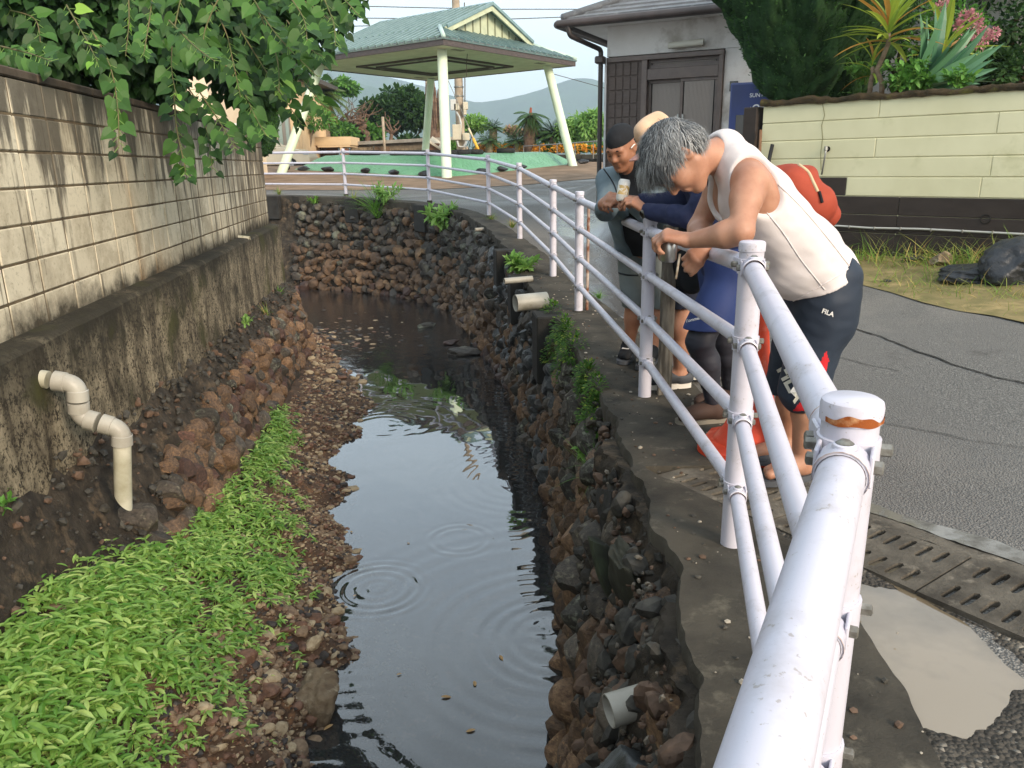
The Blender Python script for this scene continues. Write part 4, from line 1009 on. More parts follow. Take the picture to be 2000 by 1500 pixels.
for px_, py_ in ((.6, PLy-1.3), (1.2, .45), (PLx-1.6, .5), (PLx-1.3, PLy-.6)):
    pbox('ceiling_vent', (px_, py_, zc-.006), (.5, .22, .014), mat('vent_grey', '7d7b6c', bump=0), bev=.003)
m1 = MB(); m1.tube([(2.1, .8, zc), (2.15, .9, zc-.35), (2.15, .9, zc-.75)], .012, 6); m1.build('pull_cord', m_trim, pav)
for (c, s) in (((PLx/2, -.02, zc+.11), (PLx+.1, .06, .26)), ((PLx/2, PLy+.02, zc+.11), (PLx+.1, .06, .26)), ((-.02, PLy/2, zc+.112), (.06, PLy-.02, .255)), ((PLx+.02, PLy/2, zc+.112), (.06, PLy-.02, .255))):
    pbox('fascia', c, s, m_fas, bev=.008)
sl = math.tan(math.radians(22.3)); mid = PLx/2; zr = ze+mid*sl+.02
g1 = 1.35; zg1 = ze+g1*sl; ov = .12
def roofpanel(quad, n_rib, name):
    """quad: eave-left, eave-right, top-right, top-left; standing seams run up the slope"""
    q = [np.array(p, float) for p in quad]; nn_ = nrm(np.cross(q[1]-q[0], q[3]-q[0])); m1 = MB()
    v = q+[p-nn_*.05 for p in q]; m1.add(v, [[0, 1, 2, 3], [7, 6, 5, 4], [0, 4, 5, 1], [1, 5, 6, 2], [2, 6, 7, 3], [3, 7, 4, 0]])
    pn = m1.build(name, m_roof, pav)
    e = nrm(q[1]-q[0]); L_ = np.linalg.norm(q[1]-q[0]); upd = nrm(np.cross(nn_, e)); rows = int(L_/.34)
    for k in range(rows+1):
        s = L_*k/rows; a = q[0]+e*s
        # top limit by polygon edges
        tl = (q[3]-q[0])@e; tr = (q[2]-q[0])@e; H_ = (q[3]-q[0])@upd
        hmax = H_*min(1, s/tl if tl > 1e-3 and s < tl else 1, (L_-s)/(L_-tr) if L_-tr > 1e-3 and s > tr else 1)
        if hmax < .12: continue
        b = a+upd*hmax; m2 = MB(); c = (a+b)/2+nn_*.022; R = np.stack([e, upd, nn_], 1); m2.box(c, (.075, hmax, .10), rot=R); m2.build('seam', m_roof, pn)
e0 = -.10
# long slopes (eaves along local y) reach the ridge; hips at both ends below the gables
for side in (0, 1):
    X = (lambda x: x) if side == 0 else (lambda x: PLx-x)
    A = (X(e0), e0, ze-.04); B = (X(e0), PLy-e0, ze-.04); gz1 = ze+(g1)*sl
    quad1 = [A, B, (X(g1), PLy-g1, gz1), (X(g1), g1, gz1)]; quad2 = [(X(g1-.02), g1-.35, gz1+.0), (X(g1-.02), PLy-g1+.35, gz1), (X(mid), PLy-g1+.35, zr), (X(mid), g1-.35, zr)]
    if side == 0: quad1 = [quad1[i] for i in (1, 0, 3, 2)]; quad2 = [quad2[i] for i in (1, 0, 3, 2)]
    roofpanel(quad1, 0, 'roof_panel'); roofpanel(quad2, 0, 'roof_panel')
for side in (0, 1):
    Yf = (lambda y: y) if side == 0 else (lambda y: PLy-y); gz1 = ze+g1*sl
    q = [(e0, Yf(e0), ze-.04), (PLx-e0, Yf(e0), ze-.04), (PLx-g1, Yf(g1), gz1), (g1, Yf(g1), gz1)]
    if side: q = [q[i] for i in (1, 0, 3, 2)]
    roofpanel(q, 0, 'roof_panel')
    yb = Yf(g1+.02)
    m1 = MB(); tri_ = [(g1+.1, yb, gz1), (PLx-g1-.1, yb, gz1), (mid, yb, zr-.06)]; t2 = [(x, yb+(.05 if side == 0 else -.05), z) for x, y, z in tri_]
    m1.add(tri_+t2, [[0, 1, 2], [5, 4, 3], [0, 3, 4, 1], [1, 4, 5, 2], [2, 5, 3, 0]]); gb = m1.build('gable', m_gab, pav)
    if side == 0:
        x = g1+.5
        while x < PLx-g1-.4:
            h = (min(x, PLx-x)-g1-.1)*sl*.98-.05
            if h > .1: pbox('batten', (x, yb-.012, gz1+h/2), (.045, .024, h), mat('batten_dark', '6d7058', bump=0), gb, bev=0)
            x += .42
    # barge boards
    for s in (-1, 1):
        a = V(mid+s*(mid-g1+.05), Yf(g1-.30), gz1-.03); b = V(mid, Yf(g1-.30), zr-.03); d = b-a; L_ = np.linalg.norm(d); d = d/L_; w = np.cross(d, V(0, 1, 0)); R = np.stack([d, V(0, 1, 0), w], 1)
        pbox('bargeboard', (a+b)/2-V(0, 0, .08), (L_, .06, .2), m_gab, bev=.005, rot=R)
m1 = MB(); m1.tube([(mid, g1-.38, zr+.02), (mid, PLy-g1+.38, zr+.02)], .06, 8); m1.build('ridge_cap', m_roof, pav)
for cx_, sx in ((0, 1), (PLx, -1)):
    for cy_, sy in ((0, 1), (PLy, -1)):
        m1 = MB(); m1.tube([(cx_+sx*-.08, cy_+sy*-.08, ze-.0), (cx_+sx*g1, cy_+sy*g1, ze+g1*sl+.05)], .075, 8); m1.build('hip_cap', mat('hip_metal', 'a9bdb2', bump=0, rough=.35), pav, sm=True)

# clay ring mound under a green tarpaulin
def L2W(a, b): return V(pv0[0]+math.cos(pa)*a-math.sin(pa)*b, pv0[1]+math.sin(pa)*a+math.cos(pa)*b, 0)
m_tarp = None
def tarpm():
    mt, nt, out = nodes('green_tarp'); g = NT(nt); pv = g.pos(); n1 = g.noise(pv, 1.3, 4)
    c = g.mix(n1, '568f68', '74aa82'); wr = g.noise(g.pos((3, 3, 1)), 1.6, 6, .6, 1.5)
    g.bsdf(out, c, .34, .5, 0, g.bump(wr, .9, .12)); return mt
m_tarp = tarpm()
G = []; N_ = 240; cxl, cyl = PLx/2, PLy/2
for k, (hx, hy, h) in enumerate(((4.35, 4.45, -.05), (4.25, 4.35, .03), (3.95, 4.05, .18), (3.5, 3.55, .46), (3.3, 3.35, .56), (2.9, 2.95, .58), (1.0, 1.0, .58), (.02, .02, .58))):
    t = np.linspace(0, 2*PI, N_); ex = .16
    sx = np.sign(np.cos(t))*np.abs(np.cos(t))**ex; sy = np.sign(np.sin(t))*np.abs(np.sin(t))**ex
    row = []
    for i in range(N_):
        a, b = cxl+hx*sx[i], cyl+hy*sy[i]; p = L2W(a, b); p[2] = float(gz(V(p[0]), V(p[1]))[0])*(.55)+.45*1.12+h*1.0; row.append(p)
    G.append(row)
G = np.array(G); G[:, -1] = G[:, 0]; G[1:6, :-1, 2] += (.018*fbm(G[1:6, :-1]*V(3.1, 3.1, .6)*1.5, 71)); G[:, -1] = G[:, 0]
mb = MB(); mb.grid(G[:, ::-1]); solo(mb.build('tarpaulin_mound', m_tarp, sm=True), 'low square mound covered with a green tarpaulin under the pavilion', 'tarpaulin')
bags = [(560, 343), (600, 346), (650, 346.5), (727, 350), (783, 350), (835, 351), (902, 351), (936, 348), (972, 344), (1076, 333), (1105, 330)]
BAGL = ['black sandbag at the foot of the left pavilion column', 'second black sandbag from the left column on the tarpaulin edge', 'third black sandbag from the left column, near a railing post', 'middle black sandbag on the long left tarpaulin edge', 'second black sandbag left of the front pavilion column', 'black sandbag just left of the front pavilion column',
    'black sandbag just right of the front pavilion column', 'second black sandbag right of the front column', 'third black sandbag right of the front column', 'second black sandbag left of the right pavilion column', 'black sandbag at the foot of the right pavilion column']
m_bag = mat('black_bag', '2b2c2e', '1b1b1d', 12, .45, .4, bump=.4, bscale=20)
for k, (px, py) in enumerate(bags):
    # on the ground along the mound foot
    best = None
    for Y in np.linspace(19, 34, 400):
        p = P(px, py, Y)
        if best is None or abs(p[2]-(float(gz(V(p[0]), V(Y))[0])+.06)) < best[0]: best = (abs(p[2]-(float(gz(V(p[0]), V(Y))[0])+.06)), p)
    # keep it at the skirt of the tarp
    p = best[1]; pr2 = cpt(p[0], p[1], 0)
    if px < 870: al, be = -.52, float(np.interp(px, [555, 865], [PLy+.3, -.2])); 
    else: al, be = float(np.interp(px, [870, 1120], [.15, PLx+.4])), -.55
    w_ = L2W(al, be); zz = float(gz(V(w_[0]), V(w_[1]))[0])
    v, f = rock(400+k % 4, 2, 18, .07); m1 = MB(); yaw = pa+(PI/2 if px < 870 else 0)+.2*math.sin(k); v = v*V(.30, .17, .10); cz_, sz_ = math.cos(yaw), math.sin(yaw); v = v@np.array([[cz_, sz_, 0], [-sz_, cz_, 0], [0, 0, 1]])
    m1.add(v+V(w_[0], w_[1], zz+.10), f); solo(m1.build('sandbag', m_bag, sm=True), BAGL[k], 'sandbag', 'sandbags on the tarpaulin edge')
# tyres on the mound
m_tyre = mat('tyre_rubber', '2a2a2a', '1c1c1c', 9, .75, .3, bump=.3, bscale=30)
tme = MB(); tme.lathe([(.20, .02), (.30, .0), (.345, .025), (.355, .09), (.345, .155), (.30, .18), (.20, .16), (.19, .09), (.20, .02)], (0, 0, 0), 28); tme = tme.mesh('tyre', m_tyre, True); 
tyres_ = [(-.2, 1.3, 'behind'), (.35, .75, 0), (.5, 1.45, 0), (1.3, .5, 0), (1.95, .5, 0), (2.6, .55, 0), (.45, 2.2, 0), (.45, 3.0, 0), (.5, 4.6, 0), (4.3, .55, 0), (.55, 5.6, 0), (3.3, .6, 0)]
TYL = ['black tyre lying on the mound nearest the front column', 'black tyre left of the corner tyre behind the front column', 'black tyre right of the corner tyre behind the front column', 'black tyre on the right row, third from the front column', 'black tyre on the left row, third from the front column', 'black tyre on the left row, fourth from the front column', 'black tyre on the left row beside a gap', 'single black tyre lying apart on the right of the mound', 'leftmost black tyre on the tarpaulin mound']
for k, (a, b, _) in enumerate([(1.0, .95, 0), (1.0, 1.75, 0), (1.75, .95, 0), (2.5, 1.0, 0), (1.05, 2.6, 0), (1.05, 3.35, 0), (1.1, 4.9, 0), (4.4, 1.0, 0), (1.1, 5.6, 0)]):
    p = L2W(a+.15, b+.1); zt_ = float(gz(V(p[0]), V(p[1]))[0])*.55+.45*1.12+.565
    o = bpy.data.objects.new('tyre', tme); COL.objects.link(o); o.location = (p[0], p[1], zt_); o.rotation_euler = (0, 0, k)
    tag(o, TYL[k], 'tyre', 'tyres on the tarpaulin')
# ============================================================ BUILDINGS AND WALLS ON THE RIGHT
def plane_hit(px, py, o, d2):
    """where the sight line of a pixel meets the vertical plane through o along d2 -> (distance along, z)"""
    r = FW+RT*(px-1000)/F+UP*(750-py)/F
    n = V(-d2[1], d2[0], 0); t = ((V(o[0], o[1], EYE)-CP)@n)/(r@n); p = CP+r*t
    return (p-V(o[0], o[1], 0))@V(d2[0], d2[1], 0), p[2]
m_hwall = mat('house_render', 'e6e4e1', 'dad7d3', 2, .9, .2, bump=.15, bscale=90, col3='b0aaa2', s3=1.2)
m_panel = mat('brown_board', '5d514b', '50453f', 6, .6, .35, bump=.15, stretch=(1, 1, 6))
m_door = mat('bronze_frame', '6a5b53', '5a4d47', 6, .4, .5, bump=.03)
m_slat = mat('door_slat', '8d837b', bump=0, rough=.4)
m_glassd = mat('dark_glass', '2a2826', bump=0, rough=.08, spec=.6)
m_gut = mat('gutter_brown', '4a403d', '3c3431', 4, .45, .45, bump=.03)
m_tile = mat('roof_tile_grey', '6d6e70', '58595b', 4, .5, .4, bump=.15, col3='828384', s3=9)
ho = V(1.72, 14.4, 0); ha = -math.radians(26); hd = V(math.cos(ha), math.sin(ha), 0); hz0 = .92
house = thing('house', 'white rendered house with brown boarded front and grey hip roof', 'house', (ho[0], ho[1], hz0), rz=ha)
hx = lambda px, py=200: plane_hit(px, py, ho, hd)[0]
hzf = lambda px, py: plane_hit(px, py, ho, hd)[1]-hz0
def hb(name, x0, x1, z0, z1, y0, y1, mt, par=None, bev=.006):
    m1 = MB(); m1.box(((x0+x1)/2, (y0+y1)/2, (z0+z1)/2), (x1-x0, y1-y0, z1-z0), bev=bev); return m1.build(name, mt, par or house)
HW = 9.0; HDp = 8.0
z_eave = hzf(1180, 64); z_band = hzf(1223, 108); xd0, xd1 = hx(1265, 120), hx(1414, 120); xw1 = hx(1440, 160)
wl = hb('wall', 0, HW, z_band, z_eave+.1, .06, HDp, m_hwall)
hb('wall', xd1, HW, 0, z_band-.004, .06, HDp-.1, m_hwall); hb('wall', .06, xd1-.01, -.3, z_band-.006, .30, HDp-.12, m_hwall)
hb('foundation', .0, HW-.01, -.8, -.002, .05, .3, m_conc, bev=.01)
pn = hb('board_panel', .0, xd0-.10, 0, z_band-.02, .02, .28, m_panel)
nx_, nz_ = 4, 9
for i in range(nx_):
    for k in range(nz_):
        w = (xd0-.22)/nx_; h = (z_band-.16)/nz_
        hb('panel', .06+w*i+.012, .06+w*(i+1)-.012, .05+h*k+.012, .05+h*(k+1)-.012, -.002, .03, m_panel, pn, bev=.004)
for z0, z1 in ((z_band-.10, z_band-.022),): hb('band', -.02, xd1, z0, z1, -.03, .3, m_door)
hb('door_post', xd0-.10, xd0-.0, 0, z_band-.1, -.02, .28, m_door)
hb('door_post', xd1-.08, xd1-.005, 0, z_band-.1, -.02, .28, m_door)
zt0, zt1 = hzf(1340, 130), hzf(1340, 152)
hb('beam', xd0, xd1-.08, zt1, zt0, -.01, .26, m_door)
def lattice(x0, x1, z0, z1, y, name, n):
    fr_ = hb(name, x0, x1, z0, z1, y+.045, y+.07, m_glassd)
    for a, b, c, d in ((x0, x1, z0, z0+.07), (x0, x1, z1-.05, z1)): hb('rail', a, b, c, d, y-.005, y+.044, m_door, fr_, .003)
    for a, b in ((x0, x0+.05), (x1-.05, x1)): hb('stile', a, b, z0+.071, z1-.051, y-.004, y+.044, m_door, fr_, .003)
    m1 = MB(); m1.box((0, 0, 0), (.020, .022, z1-z0-.125)); me = m1.mesh('slat', m_slat)
    for k in range(n):
        o = bpy.data.objects.new('slat', me); COL.objects.link(o); o.parent = fr_; o.location = (x0+.07+(x1-x0-.14)*(k+.5)/n, y+.018, (z0+z1)/2+.01)
    return fr_
xm = (xd0+xd1-.08)/2
lattice(xd0, xd1-.08, zt0, z_band-.1, .08, 'transom', 40)
d1 = lattice(xd0, xm+.03, .02, zt1, .10, 'sliding_door', 22); d2 = lattice(xm-.03, xd1-.08, .02, zt1, .03, 'sliding_door', 22)
for f_, x in ((d1, xm-.06), (d2, xm+.02)): hb('handle', x, x+.03, .85, 1.2, .0, .03, mat('handle_steel', 'a8a8a4', bump=0, rough=.3, metal=.8), f_, .003)
zl0 = hzf(1340, 93); hb('lamp_base', hx(1312, 88), hx(1372, 86), zl0, zl0+.05, -.02, .06, mat('lamp_white', 'd6d3c8', bump=0, rough=.5))
m1 = MB(); m1.tube([(hx(1308, 88), -.06, zl0+.045), (hx(1376, 86), -.06, zl0+.06)], .052, 12); m1.build('wall_lamp', mat('lamp_diffuser', 'cfccbe', bump=0, rough=.4), house, sm=True, auto=50)
hb('small_window', hx(1424, 170), hx(1440, 170), hzf(1430, 178), hzf(1430, 158), .03, .07, m_glassd)
# hip roof in overlapping tile courses, soffit, gutter, downpipe
ovh = .58; x0, x1, y0, y1 = -ovh, HW+ovh, -ovh, HDp+ovh; sl_ = math.tan(math.radians(24)); rise = (y1-y0)/2*sl_; zr0 = z_eave+.16
def course(u0, u1, lift):
    ring = lambda u, dz: [(x0+u, y0+u, zr0+u*sl_+dz), (x1-u, y0+u, zr0+u*sl_+dz), (x1-u, y1-u, zr0+u*sl_+dz), (x0+u, y1-u, zr0+u*sl_+dz)]
    A, B, C = ring(u0, lift-.03), ring(u0, lift), ring(u1, .002); v = A+B+C
    return v, [[i, (i+1) % 4, 4+(i+1) % 4, 4+i] for i in range(4)]+[[4+i, 4+(i+1) % 4, 8+(i+1) % 4, 8+i] for i in range(4)]
nrows = 20; du = (y1-y0)/2/nrows*.999
rf = MB(); rf.add(*course(0, du*1.02, .035)); roof = rf.build('roof', m_tile, house)
for k in range(1, nrows):
    m1 = MB(); m1.add(*course(du*k, du*(k+1)*1.0+.02, .03)); m1.build('tile_course', m_tile, roof)
for (cx_, sx) in ((x0, 1), (x1, -1)):
    for (cy_, sy) in ((y0, 1), (y1, -1)):
        h = (y1-y0)/2; m1 = MB(); m1.tube([(cx_, cy_, zr0+.03), (cx_+sx*h, cy_+sy*h, zr0+h*sl_+.05)], .07, 8); m1.build('hip_ridge', m_tile, roof, sm=True)
hb('soffit', x0+.06, x1-.06, z_eave+.10, z_eave+.13, y0+.06, y1-.06, m_hwall)
for a in ((x0, x1, y0-.01, y0+.03), (x0-.01, x0+.03, y0+.04, y1)): hb('fascia', a[0], a[1], z_eave+.04, z_eave+.16, a[2], a[3], m_gut)
m1 = MB(); m1.tube([(x0-.06, y0-.08, z_eave+.09), (x1, y0-.08, z_eave+.12)], .065, 10); m1.build('gutter', m_gut, house, sm=True, auto=50)
m1 = MB(); m1.tube([(x0-.08, y0-.05, z_eave+.09), (x0-.08, y1, z_eave+.12)], .06, 10); m1.build('gutter', m_gut, house, sm=True, auto=50)
m1 = MB(); m1.tube(pipe_run([V(-.45, y0-.08, z_eave+.06), V(-.42, y0-.06, z_eave-.10), V(-.06, -.09, z_eave-.28), V(-.06, -.09, -.5)], .04, .06), .042, 10); m1.build('downpipe', mat('downpipe_dark', '37312f', bump=0, rough=.4), house, sm=True, auto=50)
hb('rain_hopper', -.14, .02, z_band-.12, z_band+.0, -.2, -.02, m_gut, bev=.02)
m1 = MB(); m1.tube([(.015, -.04, -.4), (.015, -.04, z_band-.02)], .02, 8); m1.build('cable_cover', mat('cover_white', 'cfcfcf', bump=0), house)

# vending machine
vo = V(3.20, 11.75, 0); va = -math.radians(20)
vm = thing('vending_machine', 'dark blue drinks vending machine half hidden behind the yellow wall', 'vending machine', (vo[0], vo[1], .55), rz=va)
m_blue = mat('vending_blue', '1f3576', '1b2f6a', 3, .35, .5, bump=.02)
def vb(name, x0, x1, z0, z1, y0, y1, mt, bev=.01, par=None):
    m1 = MB(); m1.box(((x0+x1)/2, (y0+y1)/2, (z0+z1)/2), (x1-x0, y1-y0, z1-z0), bev=bev); return m1.build(name, mt, par or vm)
bd = vb('cabinet', 0, .95, .02, 1.86, 0, .65, m_blue, .015); vb('plinth', .02, .93, -.3, .018, .02, .6, m_conc_dark)
dr = vb('door', .012, .938, .10, 1.84, -.03, -.002, m_blue, .01)
vb('display_window', .1, .85, 1.05, 1.42, -.036, -.031, m_glassd, .002, dr); vb('delivery_flap', .2, .75, .2, .4, -.04, -.031, m_glassd, .004, dr)
m_print = mat('print_white', 'dfe3ea', bump=0, rough=.5)
def text(s, size, loc, rotm, mt, parent, name='lettering', arc=None, bold=0.0, local=True):
    cu = bpy.data.curves.new('t', 'FONT'); cu.body = s; cu.size = size; cu.align_x = 'CENTER'; cu.align_y = 'CENTER'; cu.extrude = .0006; cu.offset = bold
    to = bpy.data.objects.new('t', cu); COL.objects.link(to); bpy.context.view_layer.update()
    me = bpy.data.meshes.new_from_object(to.evaluated_get(bpy.context.evaluated_depsgraph_get())); bpy.data.objects.remove(to)
    if arc:
        for v in me.vertices:
            a = v.co.x/arc; r = arc+v.co.y; v.co.x = r*math.sin(a); v.co.y = r*math.cos(a)-arc
    me.materials.clear(); me.materials.append(mt)
    o = bpy.data.objects.new(name, me); COL.objects.link(o); M4 = Matrix.Translation(Vector(loc))@rotm.to_4x4()
    me.transform(M4)
    if parent is not None: attach(o, parent)
    return o
Rf = Matrix.Rotation(PI/2, 3, 'X')
vx, vzz = plane_hit(1489, 186, vo, V(math.cos(va), math.sin(va)))
text('SUNTORY', .075, (vx, -.033, vzz-.55), Rf, m_print, vm, bold=.001)
text('COFFEE', .12, (vx, -.033, vzz-.55-.16), Rf, m_print, vm, arc=.26, bold=.003)
# yellow block wall
ya = V(2.93, 9.33, 0); yd = nrm(V(1.87, -1.90, 0)); yn = V(yd[1], -yd[0], 0); yn = yn if yn[1] < 0 else -yn
m_yel = mat('yellow_paint', 'd6d0ac', 'cbc5a0', 1.6, .75, .3, bump=.25, bscale=35, bdist=.004, col3='b3af84', s3=2.2, lo3=.58, hi3=.8)
m_ypl = mat('brown_black_paint', '3b332e', '302925', 3, .8, .3, bump=.35, bscale=40, bdist=.005, stretch=(1, 1, 3))
yw = thing('yellow_wall', 'pale yellow painted block wall with dark brown base on the right', 'wall', (ya[0], ya[1], .3))
ang_y = math.atan2(yd[1], yd[0]); YL = 9.5
hit = lambda px, py: plane_hit(px, py, ya, yd)
step = hit(1654, 350)[0]
def ybox(name, s0, s1, z0, z1, mt, proud=0., th=.12, bev=.007):
    c = ya+yd*(s0+s1)/2-yn*(th/2-proud); m1 = MB(); m1.box((c[0], c[1], (z0+z1)/2), (s1-s0, th, z1-z0), rz=ang_y, bev=bev); return m1.build(name, mt, yw)
yt = 1.935; yh = .197
for k in range(5):
    z1 = yt-k*yh; z0 = z1-yh
    s = 0. if k < 4 else step
    joint_s = [s]+[s+1.3+2.4*i+(1.1 if k % 2 else 0) for i in range(5) if s+1.3+2.4*i+(1.1 if k % 2 else 0) < YL-.3]+[YL]
    for i, (a, b) in enumerate(zip(joint_s[:-1], joint_s[1:])):
        ybox('block', a+.0012, b-.0012, z0+.004, z1-.002, m_yel, RNG.uniform(-.001, .003))
    if k == 4: ybox('dark_block', 0, step-.004, z0+.004, z1-.003, m_ypl, -.001)
ybox('joint_core', .01, YL-.01, .2, yt-.03, m_yel, -.010, .10, 0)
for k in range(5):
    z1 = yt-5*yh-k*.19-.002
    a = 0.
    while a < YL-.2:
        ybox('dark_block', a+.001, min(a+1.6, YL)-.001, z1-.187, z1, m_ypl, RNG.uniform(-.0015, .002)); a += 1.6
m1 = MB(); c = ya-yd*.14-yn*.07; m1.box((c[0], c[1], 1.1), (.17, .22, 1.66), rz=ang_y, bev=.01); m1.build('end_pillar', m_ypl, yw)
m_moss2 = mat('moss_cap', '4a3d2c', '2f2a1e', 9, .95, .15, bump=.9, bscale=40, bdist=.02, col3='5d5a2c', s3=5)
G = []
ss = np.linspace(-.02, YL, 260)
for o_, z in ((.03, -.012), (.04, .02), (.015, .05), (-.06, .06), (-.14, .04), (-.15, -.01)):
    p = ya[None]+ss[:, None]*yd[None]+o_*yn[None]; p[:, 2] = yt+z; n_ = fbm(p*7+o_*3, 88); p = p+yn[None]*(.012*n_)[:, None]; p[:, 2] += (.018*n_+.01*fbm(p*25, 89))*(1 if z > 0 else .5); G.append(p)
mb = MB(); mb.grid(np.array(G)[:, ::-1]); mb.build('mossy_coping', m_moss2, yw, sm=True)
crk = [hit(px, py) for px, py in ((1606, 198), (1611, 225), (1605, 245), (1607, 270), (1603, 300), (1604, 332))]
mb = MB(); pts_ = np.array([ya+yd*s+yn*.0055+V(0, 0, z) for s, z in crk]); mb.grid(np.stack([pts_-yd*.004, pts_+yd*.004])); mb.build('crack', mat('wall_crack', '8a8460', bump=0), yw)
# thin conduit with clips, pipe hole, tap
cd = thing('conduit', 'thin grey conduit clipped along the dark base of the yellow wall', 'conduit', tuple(ya+V(0, 0, .66)))
cpts = [hit(px, py) for px, py in ((1560, 439), (1640, 441), (1700, 445), (1800, 447), (1900, 452), (2000, 457), (2090, 461))]
pc = [ya+yd*s+yn*.022+V(0, 0, z) for s, z in cpts]; mb = MB(); mb.tube(pc, .011, 8); mb.build('tube', mat('conduit_grey', 'a9a8a2', bump=0, rough=.5), cd, sm=True)
for px, py in ((1660, 443), (1709, 445.5), (1760, 446.5), (1820, 449), (1881, 451.5), (1940, 454)):
    s, z = hit(px, py); c = ya+yd*s+yn*.018+V(0, 0, z); mb = MB(); mb.box(c, (.012, .036, .034), rz=ang_y, bev=.003); mb.build('clip', m_bolt, cd)
s, z = hit(1925, 428); c = ya+yd*s+V(0, 0, z); mb = MB(); mb.lathe([(.048, .004), (.046, .009), (.040, .009), (.038, -.02), (0, -.021)], c, 18, axis=yn); mb.build('weep_hole', mat('hole_dark', '15120f', '6d665a', 20, bump=0, lo=.6, hi=.7), yw, sm=True)
s, z = hit(1617, 291); c = ya+yd*s+V(0, 0, z)
tp = thing('water_tap', 'small steel water tap pipe on the yellow wall', 'tap', tuple(c)); mb = MB(); mb.lathe([(.022, .003), (.03, .008), (.0, .009)], c, 12, axis=yn); mb.build('flange', mat('hole_black', '1d1a17', bump=0), tp)
mb = MB(); c2 = c+yn*.05; mb.tube([c, c2, c2-V(0, 0, .05), c2-V(0, 0, .27)-yd*.02], .010, 8); mb.build('spout', mat('steel', '9b9a96', bump=0, metal=.7, rough=.35), tp, sm=True)
mb = MB(); mb.box(c2+V(0, 0, .005), (.03, .03, .05), bev=.005); mb.build('valve', mat('steel'  , '9b9a96'), tp)
def leaning(name, p0, p1, r, mt, label, cat):
    (s0, z0), (s1, z1) = hit(*p0), hit(*p1); a = ya+yd*s0+yn*.05+V(0, 0, z0); c = ya+yd*(s0+(s1-s0)*2)+yn*.32; zb = float(gz(V(c[0]), V(c[1]))[0]); c[2] = zb+r
    mb = MB(); mb.tube([a, a*.5+c*.5, c], r, 8); return solo(mb.build(name, mt, sm=True), label, cat)
leaning('wooden_pole', (1490, 254), (1502, 290), .017, mat('pole_wood', '7a5a40', '5e4430', 12, bump=.2), 'brown wooden pole leaning on the yellow wall end', 'pole')
leaning('tool_handle', (1513, 282), (1506, 300), .022, mat('black_handle', '232323', bump=0), 'black tool handle leaning on the yellow wall', 'tool')
# garden soil behind the yellow wall
mb = MB(); q = []
for s in np.linspace(-.2, YL, 20): q.append([ya+yd*s-yn*(.13+w)+V(0, 0, 1.80+.05*math.sin(s*3+w)) for w in np.linspace(0, 6, 10)])
mb.slab(np.array(q)[:, ::-1], (0, 0, 1.5)); tag(mb.build('raised_garden_soil', m_dirt), 'raised garden bed behind the yellow wall', kind='structure')
# grass verge sheet under the wall
m_verge = mat('verge_soil', '8a7a55', '6a6440', 5, .95, .2, bump=.5, bscale=40, col3='a08c62', s3=3)
edge = [on_ground(px, py, 2, 12) for px, py in ((1640, 545), (1690, 560), (1740, 572), (1800, 592), (1870, 607), (1940, 618), (2000, 632), (2120, 665), (2300, 720))]
edge = [tuple(e[:2]) for e in edge]; ww = [tuple((ya+yd*s+yn*.005)[:2]) for s in (8.5, 6, 4, 2.5, 1.2, .3)]
vpoly = edge+ww
vv, vf = ground_mesh(vpoly, [(1, 9, 2, 11, .25)], lambda x, y: gz(x, y)+.010+.01*fbm(np.stack([x*5, y*5, 0*x], -1), 7)); mb = MB(); mb.add(vv, vf); tag(mb.build('verge', m_verge, sm=True), 'dry grassy verge below the yellow wall', kind='structure')
# black plastic sheet heaps
m_plas = mat('black_plastic', '2a2c30', '202226', 3, .38, .45, bump=.7, bscale=9, bdist=.03)
def heap(px, py, s, seed, label, rz=0):
    p = on_ground(px, py, 3, 10); v, f = rock(seed, 4, 16, .12); d = ICO[4][0]; v = v*(1+.06*np.abs(fbm(d*5, seed))[:, None]); cz_, sz_ = math.cos(rz), math.sin(rz); v = (v*np.asarray(s))@np.array([[cz_, sz_, 0], [-sz_, cz_, 0], [0, 0, 1]])
    m1 = MB(); m1.add(v+V(p[0], p[1], float(gz(V(p[0]), V(p[1]))[0])+s[2]*.55), f); return solo(m1.build('plastic_sheet', m_plas, sm=True), label, 'plastic sheet')
heap(1910, 548, (.36, .22, .10), 501, 'low crumpled black plastic sheet lying on the verge grass', -.5); heap(1985, 552, (.26, .26, .22), 502, 'tall bulging black plastic sheet at the right edge of the verge', .2)
heap(1782, 512, (.14, .08, .05), 503, 'small black plastic scrap in the grass near the wall', .2); heap(1731, 551, (.05, .03, .02), 504, 'tiny black scrap at the front of the verge', 0)
p = on_ground(1838, 520, 4, 10); boulder((p[0], p[1], p[2]+.05), (.14, .09, .09), 505, m_boul, 'pale grey stone in the verge grass beside the black plastic', .3)

